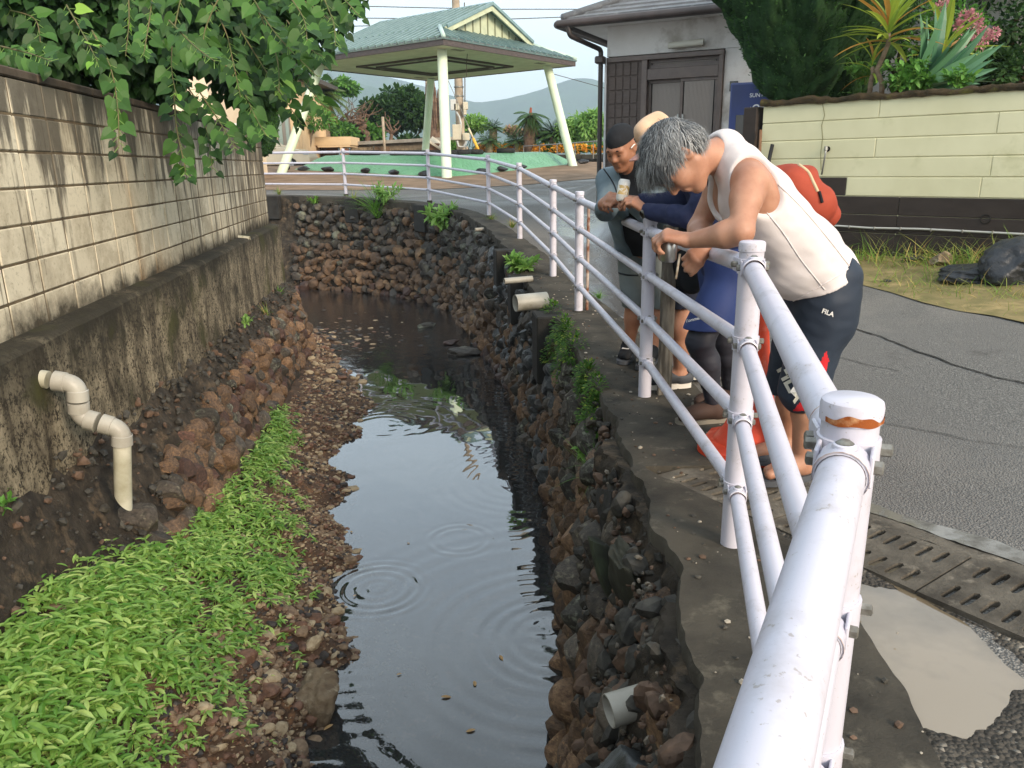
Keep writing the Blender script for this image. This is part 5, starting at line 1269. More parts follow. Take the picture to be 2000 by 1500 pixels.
# ============================================================ BEHIND THE PAVILION
def box_thing(name, label, cat, parts, group=None):
    pass
bg = lambda px, py, Y: P(px, py, Y)
m_beige = mat('beige_render', 'd9bd97', 'cdb18b', 1.5, .85, .2, bump=.08, bscale=40)
m_bgwall = mat('old_block', '86765f', '5f5344', 1.6, .95, .2, bump=.3, bscale=20, col3='a3937a', s3=2.3)
def zbox(name, px0, px1, py0, py1, Y, d, mt, parent=None, bev=.0, zb=None):
    a = bg(px0, py0, Y); b = bg(px1, py1, Y); z0 = b[2] if zb is None else zb
    m1 = MB(); m1.box(((a[0]+b[0])/2, Y+d/2, (a[2]+z0)/2), (b[0]-a[0], d, a[2]-z0), bev=bev); return m1.build(name, mt, parent)
lh = thing('beige_house', 'beige rendered house with a curtained window behind the conifer on the left', 'house', tuple(bg(540, 330, 40)))
zbox('wall', 380, 592, 150, 335, 40, 6, m_beige, lh); wf = zbox('window', 538, 570, 222, 286, 39.9, .12, mat('alu_frame', '7d766c', bump=0, rough=.4), lh)
zbox('pane', 541, 553.5, 226, 282, 39.86, .03, mat('curtain_glass', '8f9c93', '7d8a80', 30, .15, .5, bump=0, stretch=(8, 1, .2)), wf); zbox('pane', 555.5, 567, 226, 282, 39.87, .03, MATS['curtain_glass'], wf); zbox('sill', 536, 572, 284, 288, 39.8, .2, mat('alu_light', 'b5ada2', bump=0), wf)
zbox('eave', 372, 600, 146, 152, 39.5, 7, m_trim, lh); zbox('downpipe', 586, 589, 232, 330, 39.9, .1, mat('beige_pipe', 'c0a47f', bump=0), lh)
nh = thing('pink_beige_house', 'cream house wall seen through the mulberry leaves above the block wall', 'house', tuple(bg(405, 330, 24)))
zbox('wall', 300, 432, 100, 400, 24, 5, mat('cream_render', 'dcc9b0', 'd0bca2', 2, .9, .2, bump=.05), nh); zbox('eave', 290, 440, 92, 101, 23.6, 6, m_trim, nh); zbox('ledge', 300, 464, 243, 252, 23.7, .3, mat('ledge_white', 'd8d4cc', bump=0), nh)
gp = thing('beige_canopy', 'beige flat roofed gate canopy behind the parked car', 'canopy', tuple(bg(640, 330, 43)))
zbox('roof', 594, 686, 268, 283, 43, 2.5, m_beige, gp); zbox('panel', 620, 684, 283, 287, 43.02, 2.4, m_beige, gp); zbox('post', 664, 672, 287, 330, 43.05, .4, m_beige, gp); zbox('post', 672.5, 682, 290, 330, 43.1, .3, mat('red_brown_post', '7d4e3a', bump=0), gp)
gw = thing('old_block_wall', 'old brown block wall with metal gates behind the pavilion', 'wall', tuple(bg(700, 330, 44)))
m_gate = mat('gate_brown', '6b543f', '5a4634', 4, .7, .3, bump=.05)
def rowwall(px0, px1, py0, py1, Y, par, nr, nc):
    a, b = bg(px0, py0, Y), bg(px1, py1, Y); zbox('joint_core', px0, px1, py0+.5, py1+3, Y+.03, .2, m_joint, par)
    h = (a[2]-b[2])/nr; w = (b[0]-a[0])/nc
    for r in range(nr):
        for k in range(nc):
            m1 = MB(); m1.box((a[0]+w*(k+.5), Y+.0, b[2]+h*(r+.5)), (w-.025, .1, h-.025), bev=.008); m1.build('block', m_bgwall, par)
rowwall(583, 628, 288, 322, 44, gw, 4, 5); rowwall(684, 728, 288, 322, 44, gw, 4, 5); rowwall(764, 826, 290, 322, 44, gw, 4, 7)
zbox('gate', 629, 663, 284, 322, 44, .1, m_gate, gw); zbox('gate', 732, 763, 287, 322, 44, .1, m_gate, gw); zbox('gate_post', 728.5, 731.5, 284, 324, 43.9, .3, m_conc, gw)
rowwall(505, 582, 280, 322, 44.3, gw, 5, 8); rowwall(827, 880, 290, 322, 44.2, gw, 4, 6)
sr = thing('shed', 'low shed with a long weathered grey roof edge behind the pavilion', 'shed', tuple(bg(785, 330, 45.5)))
m1 = MB(); a, b = bg(684, 283, 45), bg(888, 273, 45); 
for (z0, z1, mt_, nm, yy_) in ((-.02, .16, mat('grey_board', '9c958a', '7d766b', 3, bump=.1), 'roof_edge', 44.9), (-.50, -.03, mat('shed_wall', '8b7c67', '6d6152', 3, .9, .2, bump=.1), 'wall', 45.2)):
    m1 = MB(); v = [(a[0], yy_, a[2]+z0), (b[0], yy_, b[2]+z0), (b[0], yy_, b[2]+z1), (a[0], yy_, a[2]+z1)]; v2_ = [(x, y+3, z) for x, y, z in v]; m1.add(v+v2_, [[0, 1, 2, 3], [7, 6, 5, 4], [0, 4, 5, 1], [1, 5, 6, 2], [2, 6, 7, 3], [3, 7, 4, 0]]); m1.build(nm, mt_, sr)
sw = thing('small_lean_to', 'small lean-to with a sloping pale roof right of the back column', 'lean-to', tuple(bg(860, 330, 42)))
m1 = MB(); a, b = bg(838, 275, 42), bg(862, 291, 42); v = [(a[0], 42, a[2]), (b[0], 42, b[2]), (b[0], 42, b[2]-.1), (a[0], 42, a[2]-.1)]; v2_ = [(x, y+2, z+.3) for x, y, z in v]; m1.add(v+v2_, [[0, 1, 5, 4], [3, 2, 1, 0], [7, 6, 2, 3], [4, 5, 6, 7], [1, 2, 6, 5], [0, 4, 7, 3]]); m1.build('roof', mat('lean_roof', 'c7bda8', 'a3967f', 3, bump=.1), sw)
zbox('wall', 838, 858, 280, 325, 42.2, 1.6, mat('lean_wall', '6d4e38', bump=0), sw)

# utility pole, boxes, guy
up = thing('utility_pole', 'concrete utility pole with grey boxes behind the pavilion', 'utility pole', tuple(bg(901, 306, 41)))
pt = bg(901, 306, 41); m_pole = mat('pole_concrete', 'a99a86', '8d8070', 2.5, .9, .2, bump=.2, col3='7a6d5d', s3=3)
m1 = MB(); m1.tube([(pt[0], 41, 1.2), (pt[0]-.05, 41, 13.2)], .23, 18, r2=.17); m1.build('pole', m_pole, up, sm=True, auto=50)
m_box = mat('box_beige', 'c3bba6', 'b5ad98', 3, .5, .4, bump=.02); m_boxg = mat('box_grey', 'b9bab6', bump=0, rough=.5)
for nm, a, b, mt_ in (('meter_box', (883, 243), (901, 273), m_box), ('meter_box', (903, 260), (917, 274), m_box), ('switch_box', (879, 194), (891, 215), m_boxg), ('switch_box', (886, 202), (897, 215), m_box), ('switch_box', (904, 199), (914, 214), m_box), ('switch_box', (905, 214), (911, 224), m_box)):
    zbox(nm, a[0], b[0], a[1], b[1], 40.5, .25, mt_, up, .02)
m1 = MB(); m1.tube([bg(891, 218, 40.6), bg(897, 228, 40.6), bg(900, 240, 40.6), bg(900, 262, 40.55)], .05, 8); m1.build('cable', m_boxg, up, sm=True)
m1 = MB(); m1.tube([bg(893, 275, 40.6), bg(896, 286, 40.6), bg(906, 287, 40.6), bg(911, 276, 40.6)], .05, 8); m1.build('cable', m_boxg, up, sm=True)
m1 = MB(); m1.tube([bg(907, 5, 40.7), bg(908, 165, 40.7), bg(908, 200, 40.7)], .03, 6); m1.build('cable', m_trim, up)
for py in (170, 188): m1 = MB(); p = bg(899, py, 41); m1.lathe([(.235, -.04), (.245, -.03), (.245, .03), (.235, .04)], (pt[0]-.015, 41, p[2]), 14); m1.build('band', m_bolt, up)
gy = thing('guy_wire', 'slanting guy wire with a yellow cover near the utility pole', 'guy wire', tuple(bg(938, 302, 40)))
m1 = MB(); m1.tube([bg(938, 301, 40), bg(912, 240, 40), bg(872, 150, 41)], .018, 6); m1.build('wire', m_bolt, gy); m1 = MB(); m1.tube([bg(937.5, 300, 39.95), bg(924, 270, 39.98)], .07, 8); m1.build('yellow_cover', mat('guard_yellow', 'd9a83e', bump=0, rough=.5), gy, sm=True); m1 = MB(); m1.tube([bg(924, 270, 39.97), bg(915, 250, 39.97)], .05, 8); m1.build('pale_cover', mat('guard_pale', 'c9bda0', bump=0), gy, sm=True)
p2 = bg(842, 320, 47); tp2 = MB(); tp2.tube([(p2[0], 47, 1.4), (p2[0], 47, bg(842, 150, 47)[2]+1.0)], .14, 10); solo(tp2.build('thin_pole', m_pole, sm=True), 'thin concrete pole beside the dead palm trunk', 'pole')
p3 = bg(751, 290, 43.5); tp3 = MB(); tp3.tube([(p3[0], 43.5, 1.4), (p3[0], 43.5, bg(751, 228, 43.5)[2])], .075, 8); solo(tp3.build('short_post', m_pole, sm=True), 'short grey post in front of the dense round tree', 'post')
p3 = bg(913, 320, 40.3); tp3 = MB(); tp3.tube([(p3[0], 40.3, 1.4), (p3[0], 40.3, bg(921, 286, 40.3)[2])], .06, 8); solo(tp3.build('short_post', m_pole, sm=True), 'short grey post right of the utility pole foot', 'post')
m_wire = mat('wire', '4c4c4c', bump=0)
for k, (ps, lab) in enumerate((([(300, 4), (700, 12), (960, 18), (1200, 18), (1600, 20)], 'uppermost overhead wire crossing the sky'), ([(200, 26), (660, 35), (985, 37.5), (1200, 30), (1600, 12)], 'second overhead wire dipping over the pavilion ridge'), ([(200, 62), (560, 54), (740, 50), (895, 47)], 'short overhead wire left of the pavilion roof'))):
    m1 = MB(); m1.tube(np.array([P(x, y, 41.3 if k < 2 else 41) for x, y in ps]), .022, 6); solo(m1.build('overhead_wire', m_wire), lab, 'wire')
m1 = MB(); m1.tube([P(1083, 145, 34.6), P(1130, 158, 36), P(1180, 172, 37), P(1260, 190, 38)], .014, 6); solo(m1.build('overhead_wire', m_wire), 'thin wire sloping down behind the right column', 'wire')

# flower bed wall and handrail
fb = thing('flower_bed_wall', 'low dark retaining wall of the flower bed behind the right column', 'low wall', tuple(bg(1040, 312, 43)))
m_fb = mat('bed_wall_dark', '5a554b', '454138', 3, .9, .2, bump=.2)
a, b = bg(925, 303, 45), bg(1190, 301, 38); d = nrm((b-a)*V(1, 1, 0)); L_ = np.linalg.norm((b-a)[:2])
for k in range(6):
    c = a+d*L_*(k+.5)/6; m1 = MB(); zt_ = (a+(b-a)*(k+.5)/6)[2]; m1.box((c[0], c[1], zt_-.45), (L_/6-.02, .3, .9), rz=math.atan2(d[1], d[0]), bev=.02); m1.build('wall_section', m_fb, fb)
a2, b2 = bg(890, 314, 42), bg(1190, 312, 34); d2_ = nrm((b2-a2)*V(1, 1, 0)); L2_ = np.linalg.norm((b2-a2)[:2]); c = (a2+b2)/2
m1 = MB(); m1.box((c[0], c[1], c[2]-.3), (L2_, .25, .62), rz=math.atan2(d2_[1], d2_[0]), bev=.02); solo(m1.build('low_kerb_wall', m_conc_dark), 'lower dark kerb wall in front of the flower bed', 'low wall')
hr = thing('handrail', 'thin steel handrail in front of the orange flowers', 'handrail', tuple(bg(1100, 312, 38)))
m_steel = mat('rail_steel', '8d8a84', bump=0, rough=.4, metal=.5)
q = [bg(1022, 286, 40), bg(1090, 281.5, 38), bg(1175, 275, 36), bg(1230, 271, 35)]; m1 = MB(); m1.tube(q, .03, 8); m1.build('rail', m_steel, hr, sm=True)
for px, py, Y, pb in ((1022.5, 286, 40, 313), (1054, 284, 39, 315), (1088, 281.5, 38, 315), (1123, 279, 37.2, 312), (1159, 276.5, 36.4, 310)):
    t_ = bg(px, py, Y); b_ = bg(px, pb, Y); m1 = MB(); m1.tube([(t_[0], Y, b_[2]-.2), t_], .022, 6); m1.build('post', m_steel, hr)

# ============================================================ parked car
cz0 = 1.18; cY = 36.0
ca = bg(607, 331, cY); car = thing('parked_car', 'cream estate car parked nose right behind the railing', 'car', (ca[0]-2.1, cY, cz0))
m_carp = mat('car_paint_cream', 'd8c9ae', 'd2c2a6', 2, .22, .6, bump=0); m_glass = mat('car_glass', '2b3436', bump=0, rough=.05, spec=.7); m_rim = mat('alloy', 'b9b9b9', bump=0, metal=.7, rough=.3)
def cprof(pts): return [(ca[0]-x, z) for x, z in pts]
prof = [(0.02, .35), (0, .62), (.10, .80), (.55, .98), (1.35, 1.08), (1.55, 1.12), (4.3, 1.12), (4.5, .9), (4.5, .35), (3.95, .32), (3.9, .5), (3.6, .68), (3.3, .5), (3.25, .30), (1.3, .30), (1.25, .5), (.95, .68), (.65, .5), (.6, .32)]
def side_extrude(p, y0, y1, name, mt, par):
    n = len(p); v = [(ca[0]-x, y0, cz0+z) for x, z in p]+[(ca[0]-x, y1, cz0+z) for x, z in p]; f = [list(range(n)), list(range(2*n-1, n-1, -1))]+[[i, n+i, n+(i+1) % n, (i+1) % n] for i in range(n)]
    m1 = MB(); m1.add(v, f); o = m1.build(name, mt, par); 
    bm_ = o.modifiers.new('b', 'BEVEL'); bm_.width = .04; bm_.segments = 2; bm_.limit_method = 'ANGLE'; return o
side_extrude(prof, cY, cY+1.65, 'body', m_carp, car)
side_extrude([(1.38, 1.10), (2.15, 1.55), (2.4, 1.60), (4.1, 1.58), (4.35, 1.12)], cY+.10, cY+1.55, 'cabin', m_carp, car)
side_extrude([(1.62, 1.14), (2.2, 1.50), (2.95, 1.52), (2.95, 1.14)], cY+.085, cY+.2, 'side_window', m_glass, car); side_extrude([(3.03, 1.14), (3.03, 1.52), (3.95, 1.50), (4.1, 1.14)], cY+.085, cY+.2, 'side_window', m_glass, car)
for x0_, x1_ in ((1.5, 2.98), (3.02, 3.95)):
    dr_ = side_extrude([(x0_, .36), (x0_, 1.1), (x1_, 1.1), (x1_, .36)] if x0_ < 3 else [(x0_, .36), (x0_, 1.1), (x1_+.1, 1.1), (x1_+.1, .8), (3.3, .6), (3.2, .36)], cY-.012, cY+.05, 'door', m_carp, car)
    m1 = MB(); m1.box((ca[0]-x1_+.15, cY-.025, cz0+.92), (.2, .03, .04), bev=.01); m1.build('handle', m_carp, dr_)
m1 = MB(); m1.box((ca[0]-.16, cY+.02, cz0+.78), (.26, .1, .12), bev=.03); m1.build('headlight', mat('headlamp', 'c9d0d2', bump=0, rough=.1), car)
for x in (.95, 3.6):
    for yy_, s in ((cY+.02, -1), (cY+1.45, 1)):
        c = V(ca[0]-x, yy_+.1, cz0+.33); m1 = MB(); m1.lathe([(.20, -.11), (.30, -.12), (.33, -.08), (.33, .08), (.30, .12), (.2, .11)], c, 24, axis=V(0, 1, 0)); w_ = m1.build('wheel', m_tyre, car, sm=True, auto=50)
        m1 = MB(); m1.lathe([(.205, -.10), (.20, -.115), (.18, -.10), (.17, -.03), (.0, -.03)], c, 24, axis=V(0, 1, 0)); r_ = m1.build('rim', m_rim, w_, sm=True, auto=40)
        m1 = MB()
        for k in range(5): an = k*2*PI/5+.3; dv = V(math.cos(an), 0, math.sin(an)); m1.box(c+dv*.1-V(0, .07, 0), (.18, .03, .045), rot=np.stack([dv, V(0, 1, 0), np.cross(dv, V(0, 1, 0))], 1)); 
        m1.build('spokes', m_rim, w_)
m1 = MB(); m1.box((ca[0]-1.75, cY-.1, cz0+1.15), (.12, .18, .12), bev=.04); m1.build('mirror', m_carp, car)
# ============================================================ VEGETATION
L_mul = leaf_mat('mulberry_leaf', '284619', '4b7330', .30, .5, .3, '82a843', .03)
L_mul2 = leaf_mat('mulberry_leaf_shade', '183014', '2e501f', .25, .55, .25, '6f9c38', .02)  # darker leaf copy: shade inside the crown put into the colour
L_con = leaf_mat('conifer_leaf', '2c4d26', '4d7438', .15, .7, .2)
L_conl = leaf_mat('conifer_leaf_left', '2c4d22', '486f30', .2, .7, .2)
L_herb = leaf_mat('herb_leaf', '5c8c35', 'a3c468', .42, .42, .4, 'b9d07a', .12)
L_dtree = leaf_mat('dense_tree_leaf', '24401f', '3d5c2b', .2, .6, .25)
L_shrub = leaf_mat('shrub_leaf', '47742f', '6a9a45', .35, .5, .3)
L_pale = leaf_mat('pale_shrub_leaf', '6d9a45', '93b766', .4, .5, .3)
L_palm = leaf_mat('palm_leaf', '4b6135', '6f8348', .25, .5, .3)
L_dead = leaf_mat('dead_frond', '8f8156', '6f5f3d', .2, .8, .1)
L_cyc = leaf_mat('cycad_leaf', '2c4a27', '49682f', .15, .45, .4)
L_orange = leaf_mat('orange_petal', 'e09a2f', 'f0b548', .3, .6, .2)
L_pink = leaf_mat('pink_petal', 'cc979c', 'b67d85', .3, .7, .2)
L_cord = leaf_mat('cordyline_leaf', '7d9a3c', 'a9b948', .4, .4, .4, 'b98a45', .18)
L_agave = leaf_mat('agave_leaf', '3f6a4c', '567f5a', .15, .4, .4)
L_grass = leaf_mat('grass_blade', '5f8a35', '9a9c55', .35, .6, .2, 'c2ab6b', .15)
L_green = leaf_mat('fresh_grass', '4c7a2b', '77a342', .35, .55, .25)
L_moss = leaf_mat('creeper_leaf', '33571f', '557a2b', .3, .6, .2, '8a9a3c', .12)
m_bark = mat('bark', '5a4a3b', '3b2f25', 6, .95, .15, bump=.7, bscale=18, stretch=(1, 1, .35))
m_barkp = mat('pale_bark', '8a7a66', '6a5a49', 8, .95, .15, bump=.6, bscale=20, stretch=(1, 1, 3))
m_stem = mat('green_stem', '6b8a42', bump=0, rough=.7)
m_deadw = mat('dead_wood', '7b6554', '56443a', 6, .95, .15, bump=.5)

def limb(mb, a, b, r0, r1, wob=.1, n=6):
    t = np.linspace(0, 1, n)[:, None]; p = a*(1-t)+b*t; L_ = np.linalg.norm(b-a)
    p[1:-1] += RNG.normal(size=(n-2, 3))*wob*L_*.15; mb.tube(p, np.linspace(r0, r1, n), 8); return p
def clumps(center, rad, n, sub, flat=1.):
    """leaf clump centres over an uneven ellipsoid crown"""
    d = rdir(n, .15); r = .45+.6*RNG.random(n)**.5; c = np.asarray(center)+d*np.asarray(rad)*r[:, None]; return c, d
def crown_tree(name, label, base, top, crowns, lsize, per, mtl, tmpl=OVAL, bark=m_bark, trunk_r=.12, group=None, ncl=60, clr=.35, cat='tree', limbs=5, droop=0.):
    t = thing(name, label, cat, tuple(base), group); mb = MB(); limb(mb, np.array(base, float), np.array(top, float), trunk_r, trunk_r*.6)
    for c, r in crowns[:limbs]: limb(mb, np.array(top)*.7+np.array(base)*.3, np.asarray(c, float), trunk_r*.5, trunk_r*.15, .3)
    mb.build('trunk', bark, t, sm=True); mb = MB()
    for c, r in crowns:
        cc, dd_ = clumps(c, r, ncl, 0)
        rm = clr*np.mean(r)
        for q, d in zip(cc, dd_):
            k = int(per*(.6+.8*RNG.random())); o = rdir(k); pos = q+o*rm*RNG.random((k, 1))**.5*V(1, 1, .6)
            D = o+d*.5+V(0, 0, -droop); N = d*.6+V(0, 0, .7)+RNG.normal(size=(k, 3))*.35; scatter(mb, pos, D, N, lsize*RNG.uniform(.6, 1.2, k), tmpl)
    o = mb.build('crown', mtl, t, sm=False); o['kind'] = 'stuff'; return t

# --- mulberry overhanging the block wall: big single leaves on drooping twigs
mul = thing('mulberry_tree', 'broad leaved mulberry tree hanging over the left block wall', 'tree', (-4.2, 6.5, .6))
mb = MB(); tr = V(-4.2, 6.5, .6); tp_ = V(-3.9, 6.6, 2.7); limb(mb, tr, tp_, .14, .09); mb.build('trunk', m_bark, mul, sm=True)
me_h = MB(); me_h.add(*[HEART[0], [tuple(f) for f in HEART[0:0]] or [tuple(f) for f in HEART[1][0]]]); me_leaf = me_h.mesh('leaf', L_mul, False)
m_twig = mat('twig', '6a5d40', '4f5a33', 10, .8, .2, bump=.1)
stuffm = MB(); twigs = MB(); single = []
def twig(path_px, Y0, Y1, lsz=.12, dens=1., thick=.006):
    n = len(path_px); Ys = np.linspace(Y0, Y1, n); ctrl = np.array([P(x, y, Y) for (x, y), Y in zip(path_px, Ys)])
    p = spline(ctrl, 14*(n-1)); L_ = np.linalg.norm(np.diff(p, axis=0), axis=1).sum(); mbt = MB(); mbt.tube(p, np.linspace(thick, thick*.35, len(p)), 6); mbt.build('twig', m_twig, mul, sm=True)
    k = max(4, int(L_/.075*dens)); s = -1
    for i in range(k):
        t = (i+.6)/k; idx = min(int(t*(len(p)-1)), len(p)-2); q = p[idx]; tg = nrm(p[idx+1]-p[idx]); s = -s
        side = nrm(np.cross(tg, V(.3, -1, .2)))*s; D = nrm(side*.75+tg*.45+V(0, -.12, -.55)+RNG.normal(size=3)*.28)
        N = nrm(V(.35, -.75, .6)+RNG.normal(size=3)*.35); pet = q+D*.045; sz = lsz*RNG.uniform(.75, 1.2)*(1 if t < .85 else .6)
        single.append((pet, D, N, sz)); twigs.tube([q, pet], .0018, 4, cap=False)
for a in ([(360, -30), (340, 60), (335, 130), (345, 190)], [(345, 150), (380, 190), (405, 260), (415, 330)], [(340, 180), (345, 250), (360, 320), (362, 340)], [(390, 180), (430, 240), (460, 290)],
          [(250, -20), (252, 40), (245, 110)], [(180, 60), (215, 130), (230, 210), (232, 290)], [(400, -20), (440, 60), (455, 120), (470, 190)], [(480, -30), (520, 40), (560, 90), (620, 150)],
          [(520, 60), (570, 130), (610, 180), (640, 215)], [(560, -20), (620, 20), (670, 60)], [(600, -30), (660, -10), (700, 30)], [(470, 60), (520, 140), (560, 200), (590, 245)], [(420, 100), (470, 170), (500, 230), (520, 265)],
          [(0, 90), (60, 105), (100, 120)], [(20, 20), (70, 40), (80, 110)], [(300, -20), (290, 50), (280, 110)], [(130, 10), (170, 80), (190, 120)], [(440, -30), (400, 60), (400, 130)], [(500, 10), (540, 110), (545, 180)], [(560, 40), (600, 90), (630, 110)],
          [(330, 40), (380, 90), (420, 120)], [(620, -30), (650, 40), (655, 90)], [(540, -40), (590, 30), (600, 80)], [(480, 130), (490, 200), (480, 270)]):
    Y0 = RNG.uniform(4.6, 5.6) if a[0][0] < 450 else RNG.uniform(5.0, 6.2)
    twig(a, Y0+.35, Y0-.25, .090, 1.75)
order = np.argsort([-s[3]/s[0][1] for s in single])
for rank, i in enumerate(order):
    q, D, N, sz = single[i]; R = nrm(np.cross(D, N)); N2 = np.cross(R, D)
    if rank < 298: inst('leaf', me_leaf, mul, frame(R, D, N2, q, (sz, sz, sz)))
    else: scatter(stuffm, q[None], D[None], N[None], sz, HEART)
o = twigs.build('leaf_stalks', m_stem, mul); o['kind'] = 'stuff'
# inner crown masses
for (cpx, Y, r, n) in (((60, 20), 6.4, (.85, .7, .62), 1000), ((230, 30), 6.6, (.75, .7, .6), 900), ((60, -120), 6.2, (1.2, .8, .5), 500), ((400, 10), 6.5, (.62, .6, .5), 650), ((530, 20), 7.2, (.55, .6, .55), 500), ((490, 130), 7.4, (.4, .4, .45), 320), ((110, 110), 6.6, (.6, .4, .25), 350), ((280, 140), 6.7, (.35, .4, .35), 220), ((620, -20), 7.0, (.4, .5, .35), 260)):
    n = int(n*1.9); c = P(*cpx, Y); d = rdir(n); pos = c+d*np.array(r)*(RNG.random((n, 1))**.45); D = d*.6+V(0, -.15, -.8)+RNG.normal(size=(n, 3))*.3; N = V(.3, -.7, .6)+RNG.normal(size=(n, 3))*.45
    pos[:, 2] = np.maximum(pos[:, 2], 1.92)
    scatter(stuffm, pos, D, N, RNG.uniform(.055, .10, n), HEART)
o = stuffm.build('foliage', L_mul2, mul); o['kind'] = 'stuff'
mb = MB()
for q in ((60, 20, 6.6), (230, 40, 6.6), (400, 20, 6.5), (530, 30, 7.0), (110, 110, 6.6), (280, 150, 6.6), (600, 0, 6.8)): limb(mb, tp_-V(0, 0, .5), P(*q), .05, .012, .4)
mb.build('limb', m_bark, mul, sm=True)

# --- conifers: columns of upward sprays
def conifer(label, c0, h, rad, n, mtl, seed, spray=.09, shape=None):
    t = thing('conifer', label, 'conifer', tuple(c0)); mb = MB(); mb.tube([c0, c0+V(0, 0, h*.8)], [.07, .02], 8); mb.build('trunk', m_bark, t, sm=True)
    mb = MB(); pb = MB(); tuft = t_lance(.20, -.1, 2); v0, f0 = ICO[3]
    nt_ = 210 if rad > .9 else 120
    for k in range(nt_):
        u = (k+RNG.random())/nt_*.97+.01; an = k*2.39996+RNG.normal()*.25; prof = shape(u); r = rad*prof*RNG.uniform(.80, .98)
        od = V(math.cos(an), math.sin(an), 0); ax_ = nrm(od*(.55+.3*RNG.random())+V(0, 0, 1.)); q = c0+od*r*.92+V(0, 0, h*u); pr_ = rad*RNG.uniform(.13, .20); ph = pr_*RNG.uniform(1.9, 2.6)
        sx_ = nrm(np.cross(ax_, V(0, 0, 1)+RNG.normal(size=3)*.1)); sy_ = np.cross(ax_, sx_); tz = v0[:, 2]; tap = np.where(tz > 0, 1-.55*tz, 1.)
        n_ = fbm(v0*3.2, seed*50+k, 4); w_ = np.column_stack([v0[:, 0]*pr_*tap, v0[:, 1]*pr_*tap, tz*ph])*(1+.20*n_)[:, None]; R_ = np.stack([sx_, sy_, ax_]); W_ = w_@R_+q; pb.add(W_, f0)
        m_ = int(n/nt_); ii_ = RNG.integers(0, len(v0), m_); pos = W_[ii_]+RNG.normal(size=(m_, 3))*pr_*.05; nn_ = v0[ii_]@R_
        scatter(mb, pos, nn_*.7+ax_*1.0+RNG.normal(size=(m_, 3))*.3, nn_+RNG.normal(size=(m_, 3))*.4, spray*RNG.uniform(.5, 1.2, m_), tuft)
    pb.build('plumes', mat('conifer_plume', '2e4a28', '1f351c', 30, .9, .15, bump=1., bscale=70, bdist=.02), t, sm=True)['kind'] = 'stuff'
    core = MB(); v_, f_ = ICO[3]; pr = np.array([max(.15, (shape(min(.98, max(.02, (z+1)/2))) if shape else .8)) for z in v_[:, 2]]); rr_ = np.hypot(v_[:, 0], v_[:, 1])+1e-6; vv_ = np.column_stack([v_[:, 0]/rr_*np.minimum(rr_*1.6, 1)*pr*rad*.80, v_[:, 1]/rr_*np.minimum(rr_*1.6, 1)*pr*rad*.80, (v_[:, 2]*.5+.5)*h*.96]); vv_ = vv_*(1+.10*fbm(v_*4, seed)[:, None]*V(1, 1, .3)); core.add(vv_+c0, f_); core.build('dark_core', mat('dark_core', '1d3019', '131f10', 12, .95, .1, bump=.9, bscale=30, bdist=.05), t, sm=True)  # solid dark core added inside the crown so it looks dense
    # inner mass of twigs
    m_ = 200; u = RNG.random(m_); an = RNG.uniform(0, 2*PI, m_); r = rad*.72*np.sin(PI*(.12+.8*u))**.7*RNG.random(m_)**.4; pos = np.stack([c0[0]+np.cos(an)*r, c0[1]+np.sin(an)*r, c0[2]+h*u], -1)
    scatter(mb, pos, rdir(m_, .6), rdir(m_), spray*1.5*RNG.uniform(.7, 1.2, m_), tuft)
    o = mb.build('crown', mtl, t); o['kind'] = 'stuff'; return t
def cshape(u): return (min(1, (u+.02)/.52)**.80)*(1.0 if u < .75 else max(.1, 1-(u-.75)/.3))
c0 = P(1562, 170, 10.0); conifer('large dark green conifer standing behind the yellow wall beside the house', c0-V(0, -.1, .0), 2.6, 1.2, 60000, L_con, 1, .052, cshape)
c0 = P(1660, 160, 10.9); conifer('second dark conifer behind the yellow leaved plants', c0-V(0, 0, .3), 3.0, .75, 22000, L_con, 2, .055, cshape)
c0 = P(520, 285, 12.6); conifer('narrow dark green conifer at the far end of the block wall', c0, 3.4, .50, 24000, L_conl, 3, .048, cshape)

# --- bright green herbs on the gravel bar
herb = MB(); small = t_lance(.165, .30, 3); stems = MB()
cl_n = 0
def herb_plant(x, y, z, hgt, nl, ls):
    lean_ = RNG.normal(0, .16, 2); b = V(x, y, z); t_ = b+V(lean_[0]*hgt, lean_[1]*hgt, hgt)
    a0 = RNG.uniform(0, 6.28); pos = []; D = []; N = []
    for k in range(nl):
        u = .35+.65*(k+1)/nl; an = a0+k*2.4; el = RNG.uniform(-.25, .45); dv = V(math.cos(an)*math.cos(el), math.sin(an)*math.cos(el), math.sin(el)); pos.append(b+(t_-b)*u); D.append(dv); N.append(V(-dv[0]*.3, -dv[1]*.3, 1))
    scatter(herb, np.array(pos), np.array(D), np.array(N), ls*RNG.uniform(.7, 1.2, nl), small); stems.add([b-V(.002, 0, 0), b+V(.002, 0, 0), t_], [(0, 1, 2)])
cnt = 0
